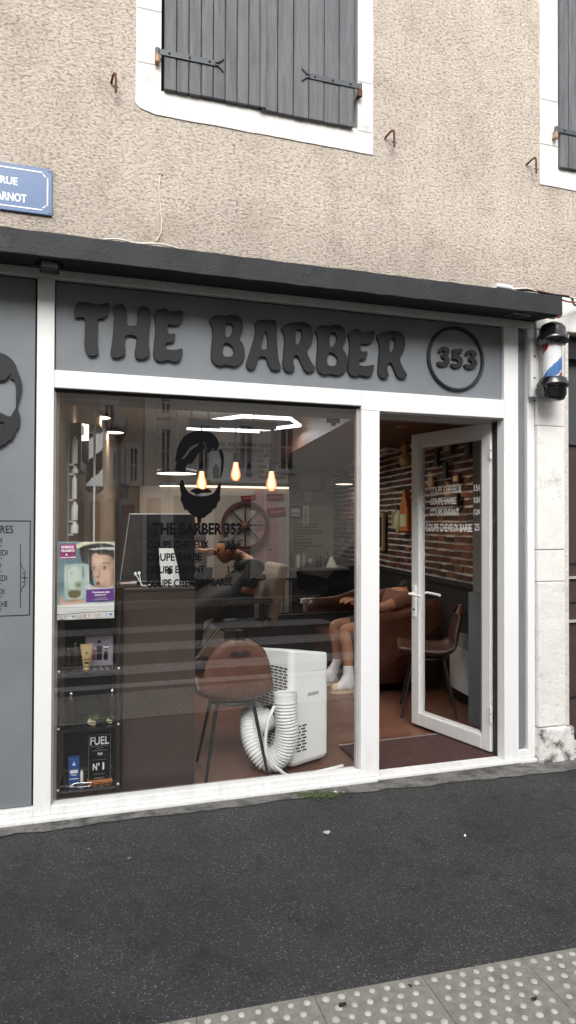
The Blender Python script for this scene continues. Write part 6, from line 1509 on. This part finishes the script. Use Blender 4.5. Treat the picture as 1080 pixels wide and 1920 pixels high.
# seated visitor, slouched on the sofa, legs out to the left
hc_ = at(766, 1112, 2.08)
nd = {'pel': (V((2.86, 2.10, .53)), (.15, .13)), 'bel': (V((2.90, 2.10, .64)), (.15, .12)), 'che': (V((2.93, 2.09, .76)), (.16, .12)), 'nek': (V((2.965, 2.085, .835)), .062), 'hd': (V((hc_.x-.02, 2.08, hc_.z-.05)), .055)}
ed = [('pel', 'bel'), ('bel', 'che'), ('che', 'nek'), ('nek', 'hd')]
for s_, kx, ky, ax, ay in ((-1, 2.345, 1.95, 2.375, 1.89), (1, 2.37, 2.24, 2.33, 2.19)):
    t_ = 'n' if s_ < 0 else 'f'; Yh = 2.10+s_*.10
    nd[t_+'hip'] = (V((2.80, Yh, .52)), .095); nd[t_+'th'] = (V((2.58, (Yh+ky)/2, .535)), .078); nd[t_+'kn'] = (V((kx, ky, .545)), .058)
    nd[t_+'ca'] = (V((kx+.03, (ky+ay)/2, .39)), .056); nd[t_+'sh'] = (V((kx+.028, ay+.01, .22)), .040); nd[t_+'an'] = (V((ax, ay, .11)), .036); nd[t_+'he'] = (V((ax+.03, ay, .065)), .036); nd[t_+'to'] = (V((ax-.13, ay-.01, .055)), .034)
    ed += [('pel', t_+'hip'), (t_+'hip', t_+'th'), (t_+'th', t_+'kn'), (t_+'kn', t_+'ca'), (t_+'ca', t_+'sh'), (t_+'sh', t_+'an'), (t_+'an', t_+'he'), (t_+'an', t_+'to')]
    Ys_ = 2.09+s_*.18
    nd[t_+'sho'] = (V((2.93, Ys_, .785)), .062); nd[t_+'elb'] = (V((2.66, 2.08+s_*.20, .72)), .043); nd[t_+'wri'] = (V((2.53, 2.06+s_*.08, .765)), .030)
    ed += [('che', t_+'sho'), (t_+'sho', t_+'elb'), (t_+'elb', t_+'wri')]
    hand_nodes(nd, ed, t_+'wri', (-1, -s_*.3, .25), (0, 0, 1) if s_ < 0 else (0, 0, 1), 1.0, t_, .5)
u = thing('person', 'person in a peach T-shirt slouched on the sofa with bare legs and white socks', 'person', (2.6, 2.0, FZ))
def shift(mb, r_): mb.v = [tuple(V(v)-V(r_.location)) for v in mb.v]; return mb
Rh_ = Rm @ Matrix.Rotation(.35, 3, 'Y')
mb = MB(); add_skin(mb, nd, ed, 'pel'); head_geo(mb, hc_, Rh_, 1.0); shift(mb, u).build('body', ['skin', 'hair_dark', 'poster_lip'], u)
shift(hair_geo(hc_, Rh_), u).build('hair', 'hair_dark', u)
grow = lambda k, d: (nd[k][0], tuple(r+d for r in nd[k][1]) if isinstance(nd[k][1], tuple) else nd[k][1]+d)
cl = {k: grow(k, .016) for k in ('pel', 'bel', 'che', 'nsho', 'fsho')}
for t_ in 'nf': cl[t_+'sl'] = (V(nd[t_+'sho'][0]).lerp(nd[t_+'elb'][0], .62), .066)
mb = MB(); add_skin(mb, cl, [('pel', 'bel'), ('bel', 'che'), ('che', 'nsho'), ('che', 'fsho'), ('nsho', 'nsl'), ('fsho', 'fsl')], 'pel'); shift(mb, u).build('t_shirt', 'shirt_peach', u)
cl = {'pel': (nd['pel'][0], (.172, .155)), **{k: grow(k, .018) for k in ('nhip', 'nth', 'fhip', 'fth')}}
for t_ in 'nf': cl[t_+'hem'] = (V(nd[t_+'th'][0]).lerp(nd[t_+'kn'][0], .45), .088)
mb = MB(); add_skin(mb, cl, [('pel', 'nhip'), ('nhip', 'nth'), ('nth', 'nhem'), ('pel', 'fhip'), ('fhip', 'fth'), ('fth', 'fhem')], 'pel'); shift(mb, u).build('shorts', 'shorts_navy', u)
for t_ in 'nf':
    cl = {'a': (V(nd[t_+'ca'][0]).lerp(nd[t_+'sh'][0], .78), .048), 'b': (nd[t_+'sh'][0], .047), 'c': (nd[t_+'an'][0], .044), 'd': (nd[t_+'to'][0], .040), 'e': (nd[t_+'he'][0], .043)}
    mb = MB(); add_skin(mb, cl, [('a', 'b'), ('b', 'c'), ('c', 'd'), ('c', 'e')], 'c'); shift(mb, u).build('sock', 'sock_white', u)
    an = V(nd[t_+'an'][0]); mb = MB()
    prof = [(-.165, -.012, .018), (-.15, -.012, .034), (-.10, -.012, .045), (-.03, -.012, .043), (.03, -.012, .040), (.062, -.012, .030), (.072, -.012, .012)]
    outl = [(x, y*1.0) for x, _, y in prof]; outl = outl+[(x, -y) for x, y in reversed(outl)]
    mb.prism([(an.x+x, an.y+y, FZ+.024) for x, y in outl], (0, 0, -.022), 0)
    up_ = [(x*.97, y*.93) for x, y in outl]; lo_ = len(up_)
    lv = [[(an.x+x, an.y+y, FZ+.025) for x, y in up_], [(an.x+x, an.y+y*.97, FZ+.052) for x, y in up_], [(an.x+x*.93-.002, an.y+y*.72, FZ+.072) for x, y in up_], [(an.x-.055+x*.4, an.y+y*.35, FZ+.085) for x, y in up_]]
    mb.add([v for l_ in lv for v in l_], [(i*lo_+j, i*lo_+(j+1) % lo_, (i+1)*lo_+(j+1) % lo_, (i+1)*lo_+j) for i in range(3) for j in range(lo_)]+[tuple(range(lo_)), tuple(3*lo_+j for j in range(lo_))], 0, True)
    shift(mb, u).build('shoe', 'shoe_cream', u, fixn=True)

# barber chair with the customer and the barber behind
Yc = 3.0
u = thing('barber_chair', 'black barber chair with chrome footrest in which the customer sits', 'barber chair', (1.72, Yc, FZ))
mb = MB(); mb.lathe([(.30, 0), (.30, .025), (.12, .045), (.06, .05), (.06, .42), (0, .42)], n=28); mb.build('base', 'chrome', u)
mb = MB(); mb.box(-.26, .24, -.26, .26, .42, .55); mb.build('seat', 'black_gloss', u, bevel=.04, seg=3)
mb = MB(); mb.box(-.05, .06, -.25, .25, 0, .55, 0, Matrix.Rotation(.22, 3, 'Y'), (.24, 0, .50)); mb.build('backrest', 'wall_tan', u, bevel=.04, seg=3)
for s_ in (-1, 1): mb = MB(); mb.box(-.24, .22, s_*.31-.035, s_*.31+.035, .68, .73); mb.box(.10, .14, s_*.31-.02, s_*.31+.02, .5, .679); mb.build('armrest', 'black_gloss', u, bevel=.012)
mb = MB()
for y_ in (-.17, .17): mb.tube([(-.25, y_, .45), (-.50, y_, .14)], .016, 10)
for k in range(3): mb.tube([(-.40-.05*k, -.19, .26-.06*k), (-.40-.05*k, .19, .26-.06*k)], .014, 10)
mb.build('footrest', 'chrome', u)
hc2 = at(424, 1033, Yc)
nd = {'pel': (V((1.72, Yc, .66)), (.16, .13)), 'bel': (V((1.78, Yc, .80)), (.15, .12)), 'che': (V((1.80, Yc, .96)), (.17, .12)), 'nek': (V((1.755, Yc, 1.10)), .062), 'hd': (V((hc2.x+.045, Yc, 1.17)), .055)}
ed = [('pel', 'bel'), ('bel', 'che'), ('che', 'nek'), ('nek', 'hd')]
for s_ in (-1, 1):
    t_ = 'n' if s_ < 0 else 'f'
    nd[t_+'hip'] = (V((1.66, Yc+s_*.1, .64)), .095); nd[t_+'kn'] = (V((1.27, Yc+s_*.12, .66)), .062); nd[t_+'an'] = (V((1.22, Yc+s_*.11, .30)), .042); nd[t_+'to'] = (V((1.08, Yc+s_*.11, .24)), .038)
    nd[t_+'sho'] = (V((1.79, Yc+s_*.18, 1.04)), .062); nd[t_+'elb'] = (V((1.74, Yc+s_*.22, .82)), .045); nd[t_+'wri'] = (V((1.60, Yc+s_*.10, .80)), .031)
    ed += [('pel', t_+'hip'), (t_+'hip', t_+'kn'), (t_+'kn', t_+'an'), (t_+'an', t_+'to'), ('che', t_+'sho'), (t_+'sho', t_+'elb'), (t_+'elb', t_+'wri')]; hand_nodes(nd, ed, t_+'wri', (-1, -s_*.2, -.1), (0, 0, 1), 1, t_, .35)
grow = lambda k, d: (nd[k][0], tuple(r+d for r in nd[k][1]) if isinstance(nd[k][1], tuple) else nd[k][1]+d)
u = thing('person', 'customer with short dark hair in a dark cape sitting in the barber chair', 'person', (1.72, Yc, FZ))
Rh_ = Rm @ Matrix.Rotation(.08, 3, 'Y')
mb = MB(); add_skin(mb, nd, ed, 'pel'); head_geo(mb, hc2, Rh_, 1.0); shift(mb, u).build('body', ['skin', 'hair_dark', 'poster_lip'], u)
shift(hair_geo(hc2, Rh_, 1.0, .0, .66), u).build('hair', 'hair_dark', u)
cl = {'che': (nd['che'][0], (.20, .155)), 'bel': (nd['bel'][0], (.22, .17)), 'lap': (V((1.58, Yc, .75)), (.30, .19)), 'kn': (V((1.32, Yc, .68)), (.29, .16)), 'low': (V((1.20, Yc, .50)), (.25, .09)), 'ns': (nd['nsho'][0], .088), 'fs': (nd['fsho'][0], .088), 'ne': (nd['nelb'][0], .09), 'fe': (nd['felb'][0], .09), 'nk': (V((1.775, Yc, 1.085)), .085)}
mb = MB(); add_skin(mb, cl, [('bel', 'che'), ('che', 'nk'), ('bel', 'lap'), ('lap', 'kn'), ('kn', 'low'), ('che', 'ns'), ('ns', 'ne'), ('che', 'fs'), ('fs', 'fe')], 'bel'); shift(mb, u).build('cape', 'cape_dark', u)
cl = {k: grow(k, .02) for k in ('pel', 'nhip', 'fhip', 'nkn', 'fkn', 'nan', 'fan')}
mb = MB(); add_skin(mb, cl, [('pel', 'nhip'), ('nhip', 'nkn'), ('nkn', 'nan'), ('pel', 'fhip'), ('fhip', 'fkn'), ('fkn', 'fan')], 'pel'); shift(mb, u).build('trousers', 'black_matte', u)
for t_ in 'nf':
    an = V(nd[t_+'to'][0]); mb = MB(); mb.ball((an.x+.05, an.y, .24), (.14, .05, .05), 14, 8); shift(mb, u).build('shoe', 'black_satin', u)
mb = MB(); mb.tube(spline([(1.90, Yc-.16, .93), (1.93, Yc-.05, .92), (1.93, Yc+.05, .92), (1.90, Yc+.16, .93)], 5), .03, 8); shift(mb, u).build('cape_trim', 'red_sign', u)
# barber
bx_, by_ = 1.30, 3.28
nd = {'pel': (V((bx_, by_, .93)), (.15, .12)), 'bel': (V((bx_, by_, 1.07)), (.14, .11)), 'che': (V((bx_+.01, by_, 1.27)), (.17, .12)), 'nek': (V((bx_+.03, by_-.01, 1.45)), .06), 'hd': (V((bx_+.05, by_-.02, 1.52)), .055)}
ed = [('pel', 'bel'), ('bel', 'che'), ('che', 'nek'), ('nek', 'hd')]
hp = at(392, 1030, Yc-.02)
for s_ in (-1, 1):
    t_ = 'n' if s_ < 0 else 'f'
    nd[t_+'hip'] = (V((bx_, by_+s_*.1, .90)), .09); nd[t_+'kn'] = (V((bx_+.02, by_+s_*.11, .50)), .062); nd[t_+'an'] = (V((bx_, by_+s_*.12, .10)), .044); nd[t_+'to'] = (V((bx_+.13, by_+s_*.13, .06)), .036)
    nd[t_+'sho'] = (V((bx_+.01, by_+s_*.19, 1.38)), .062)
    if s_ < 0: nd['nelb'] = (V((bx_-.02, by_-.30, 1.17)), .045); nd['nwri'] = (V((hp.x-.06, hp.y, hp.z-.02)), .031)
    else: nd['felb'] = (V((bx_+.10, by_+.22, 1.13)), .045); nd['fwri'] = (V((bx_+.3, by_+.05, 1.16)), .031)
    ed += [('pel', t_+'hip'), (t_+'hip', t_+'kn'), (t_+'kn', t_+'an'), (t_+'an', t_+'to'), ('che', t_+'sho'), (t_+'sho', t_+'elb'), (t_+'elb', t_+'wri')]
    hand_nodes(nd, ed, t_+'wri', (1, 0, .25), (0, 0, 1), 1, t_, .55)
u = thing('person', 'barber in a dark maroon T-shirt standing and reaching to the customer, half behind the sticker', 'person', (bx_, by_, FZ))
hc3 = V((bx_+.06, by_-.03, 1.615)); Rh_ = Matrix.Rotation(-.3, 3, 'Z') @ Matrix.Rotation(.3, 3, 'Y')
mb = MB(); add_skin(mb, nd, ed, 'pel'); head_geo(mb, hc3, Rh_, 1.0); shift(mb, u).build('body', ['skin', 'hair_dark', 'poster_lip'], u)
shift(hair_geo(hc3, Rh_), u).build('hair', 'hair_dark', u)
grow = lambda k, d: (nd[k][0], tuple(r+d for r in nd[k][1]) if isinstance(nd[k][1], tuple) else nd[k][1]+d)
cl = {k: grow(k, .016) for k in ('pel', 'bel', 'che', 'nsho', 'fsho')}
for t_ in 'nf': cl[t_+'sl'] = (V(nd[t_+'sho'][0]).lerp(nd[t_+'elb'][0], .7), .068)
mb = MB(); add_skin(mb, cl, [('pel', 'bel'), ('bel', 'che'), ('che', 'nsho'), ('che', 'fsho'), ('nsho', 'nsl'), ('fsho', 'fsl')], 'pel'); shift(mb, u).build('t_shirt', 'shirt_maroon', u)
cl = {'pel': (nd['pel'][0], (.165, .135)), **{k: grow(k, .02) for k in ('nhip', 'fhip', 'nkn', 'fkn', 'nan', 'fan')}}
mb = MB(); add_skin(mb, cl, [('pel', 'nhip'), ('nhip', 'nkn'), ('nkn', 'nan'), ('pel', 'fhip'), ('fhip', 'fkn'), ('fkn', 'fan')], 'pel'); shift(mb, u).build('trousers', 'black_matte', u)
for t_ in 'nf':
    an = V(nd[t_+'to'][0]); mb = MB(); mb.ball((an.x-.05, an.y, .065), (.14, .05, .045), 14, 8); shift(mb, u).build('shoe', 'black_satin', u)

# ================================================================== ACROSS THE STREET (seen mirrored in the pane)
def far(px, py, Yv): q = at(px, py, Yv); return q.x, q.z
def opposite(name, label, x0, x1, h, m_, wins, doors, y=-14.0, trim='stone_white', arch=()):
    t = thing(name, label, 'building', ((x0+x1)/2, y, 0), 0, 'houses across the street')
    mb = MB(); mb.box(x0-(x0+x1)/2, x1-(x0+x1)/2, -8, 0, -.2, h); w = mb.build('wall', m_, t)
    c_ = (x0+x1)/2
    for (a, b, z0, z1) in wins:
        mb = MB()
        mb.box(a-c_-.12, a-c_, .0, .05, z0-.12, z1+.14); mb.box(b-c_, b-c_+.12, .0, .05, z0-.12, z1+.14); mb.box(a-c_, b-c_, .0, .05, z1, z1+.14); mb.box(a-c_, b-c_, 0, .09, z0-.12, z0)
        f = mb.build('window', trim, t); mb = MB(); mb.box(a-c_, b-c_, .002, .012, z0, z1); mb.build('pane', 'window_dark', f)
        mb = MB(); mb.box(-.02+(a+b)/2-c_, (a+b)/2-c_+.02, .0125, .03, z0, z1); mb.box(a-c_, b-c_, .0125, .028, (z0+z1)/2-.02, (z0+z1)/2+.02); mb.build('sash', trim, f)
    for (a, b, z1) in doors:
        mb = MB(); mb.box(a-c_, b-c_, .002, .02, 0, z1); d_ = mb.build('shop_window', 'window_dark', t)
        mb = MB(); mb.box(a-c_-.1, b-c_+.1, 0, .12, z1, z1+.35); mb.box(a-c_-.1, a-c_, 0, .06, 0, z1); mb.box(b-c_, b-c_+.1, 0, .06, 0, z1); mb.build('frame', trim, d_)
    for (a, b, z1) in arch:
        mb = MB(); r = (b-a)/2; mb.prism([(a-c_, .03, 0), (b-c_, .03, 0)]+[((a+b)/2-c_+r*math.cos(PI*k/12), .03, z1-r+r*math.sin(PI*k/12)) for k in range(13)], (0, -.026, 0)); mb.build('arch', 'window_dark', t, fixn=True)
    mb = MB(); mb.box(x0-c_, x1-c_, 0, .25, h-.3, h-.001); mb.build('cornice', trim, t)
    return t
def mirrored(*q):
    out = []
    for (x0_, y0_, x1_, y1_) in q:
        a, b = at(x0_, y1_, 14.09), at(x1_, y0_, 14.09); out.append((a.x, b.x, max(.05, a.z), b.z))
    return out
opposite('house', 'brown plastered house with dark arches mirrored in the left of the pane', -9, at(270, 900, 14.09).x-.02, 9.5, 'facade_brown', [(-2.5, -1.5, 4.2, 6), *mirrored((212, 850, 223, 900), (244, 842, 256, 902), (196, 760, 212, 815))], [(-7, -5.2, 2.3)], arch=[(q[0], q[1], q[3]) for q in mirrored((168, 938, 188, 1010), (193, 934, 220, 1010), (146, 940, 158, 1010))])
opposite('house', 'pale stone house with tall windows mirrored in the middle of the pane', at(270, 900, 14.09).x, 9.2, 8.6, 'facade_pale', mirrored((303, 806, 318, 886), (303, 735, 318, 775), (372, 800, 392, 880), (450, 800, 472, 880), (526, 800, 548, 880)), [(q[0], q[1], q[3]) for q in mirrored((274, 934, 302, 1020), (325, 930, 365, 1020), (400, 930, 470, 1020))])
opposite('house', 'darker corner house mirrored at the right of the pane', 9.2, 22, 9.2, 'bricks_opposite', [(10.2, 11.2, 3.6, 5.4), (12.6, 13.6, 3.6, 5.4), (15, 16, 3.6, 5.4)], [(10, 12, 2.3), (13, 15.5, 2.3)])
opposite('house', 'plain house far left across the street', -24, -9, 8.8, 'facade_pale', [(-11.5, -10.5, 3.6, 5.4), (-14.5, -13.5, 3.6, 5.4), (-18, -17, 3.6, 5.4)], [(-12, -10.2, 2.3), (-17, -14.5, 2.3)])

a = at(222, 1000, 12.6)
u = thing('street_lamp', 'old grey lantern on a post across the street, mirrored at the left of the pane', 'street lamp', (a.x, -12.5, 0))
mb = MB(); mb.tube([(0, 0, 0), (0, 0, .5), (0, 0, 3.2)], [.10, .06, .045], 10); mb.build('post', 'trim_grey', u)
mb = MB(); mb.lathe([(.03, 3.2), (.16, 3.45), (.20, 3.75), (.06, 3.95), (0, 4.05)], n=8); mb.build('lantern', 'steel', u)
t = thing('parked_car', 'dark parked car across the street, mirrored low in the middle of the pane', 'car', (6.6, -8.55, -.13))
sec = [(-2.05, .28), (-2.1, .62), (-1.95, .78), (-1.2, .90), (-.7, 1.36), (.75, 1.40), (1.45, .98), (2.0, .86), (2.1, .6), (2.05, .28)]
mb = MB(); n = len(sec); rows = [(-.82, 1.0), (-.86, .99), (.86, .99), (.82, 1.0)]
vs = [(x, y*(.80 if z > 1.2 else 1), z) for y, _ in rows for x, z in sec]
mb.add(vs, [(i*n+j, i*n+(j+1) % n, (i+1)*n+(j+1) % n, (i+1)*n+j) for i in range(3) for j in range(n)]+[tuple(range(n)), tuple(reversed([3*n+j for j in range(n)]))], 0)
mb.build('body', 'black_gloss', t, bevel=.03, fixn=True)
for s_ in (-1, 1):
    mb = MB(); mb.add([(-1.05, s_*.845, .95), (1.3, s_*.845, .98), (.68, s_*.715, 1.33), (-.65, s_*.715, 1.30)], [(0, 1, 2, 3)]); mb.build('side_window', 'screen_dark', t)
    for x_ in (-1.3, 1.3):
        mb = MB(); mb.lathe([(.20, -.09), (.31, -.09), (.32, -.05), (.32, .05), (.31, .09), (.20, .09)], n=24); mb.lathe([(0, .07), (.2, .08), (.2, -.08), (0, -.07)], n=16, mi=1)
        w_ = mb.build('wheel', ['black_matte', 'steel'], t, fixn=True); w_.location = (x_, s_*.80, .32); w_.rotation_euler = (PI/2, 0, 0)

# ================================================================== LIGHT, SKY, CAMERA
W_ = bpy.data.worlds.new('World'); S.world = W_; W_.use_nodes = True
N = W_.node_tree.nodes; L = W_.node_tree.links; bg = N['Background']
sk = N.new('ShaderNodeTexSky'); sk.sky_type = 'NISHITA'; sk.sun_disc = False
SE, SA = math.radians(40), math.radians(196)      # sun elevation; azimuth measured from +y toward +x
sk.sun_elevation = SE; sk.sun_rotation = SA; sk.air_density = 1.0; sk.dust_density = 4.0; sk.ozone_density = 1.0
hs = N.new('ShaderNodeHueSaturation'); hs.inputs['Saturation'].default_value = .22; hs.inputs['Value'].default_value = 2.0
L.new(sk.outputs['Color'], hs.inputs['Color']); L.new(hs.outputs['Color'], bg.inputs['Color']); bg.inputs['Strength'].default_value = .15
sl = bpy.data.lights.new('sun', 'SUN'); sl.energy = 1.4; sl.angle = math.radians(35); sl.color = (1, .985, .96)
so_ = bpy.data.objects.new('sun', sl); COL.objects.link(so_)
sd = Vector((math.sin(SA)*math.cos(SE), math.cos(SA)*math.cos(SE), math.sin(SE)))
so_.rotation_euler = (-sd).to_track_quat('-Z', 'Y').to_euler()
cd = bpy.data.cameras.new('camera'); co = bpy.data.objects.new('camera', cd); COL.objects.link(co); S.camera = co
cd.sensor_fit = 'VERTICAL'; cd.sensor_height = 24; cd.lens = F/1920*24; cd.clip_start = .05; cd.clip_end = 600
co.matrix_world = Matrix(((R_.x, U_.x, -F_.x, CAM.x), (R_.y, U_.y, -F_.y, CAM.y), (R_.z, U_.z, -F_.z, CAM.z), (0, 0, 0, 1)))
S.view_settings.view_transform = 'Standard'; S.view_settings.look = 'None'; S.view_settings.exposure = 0; S.view_settings.gamma = 1
S.cycles.use_denoising = True; S.cycles.max_bounces = 8; S.cycles.transparent_max_bounces = 12; S.cycles.sample_clamp_indirect = 4; S.cycles.caustics_reflective = False; S.cycles.caustics_refractive = False
S.render.film_transparent = False
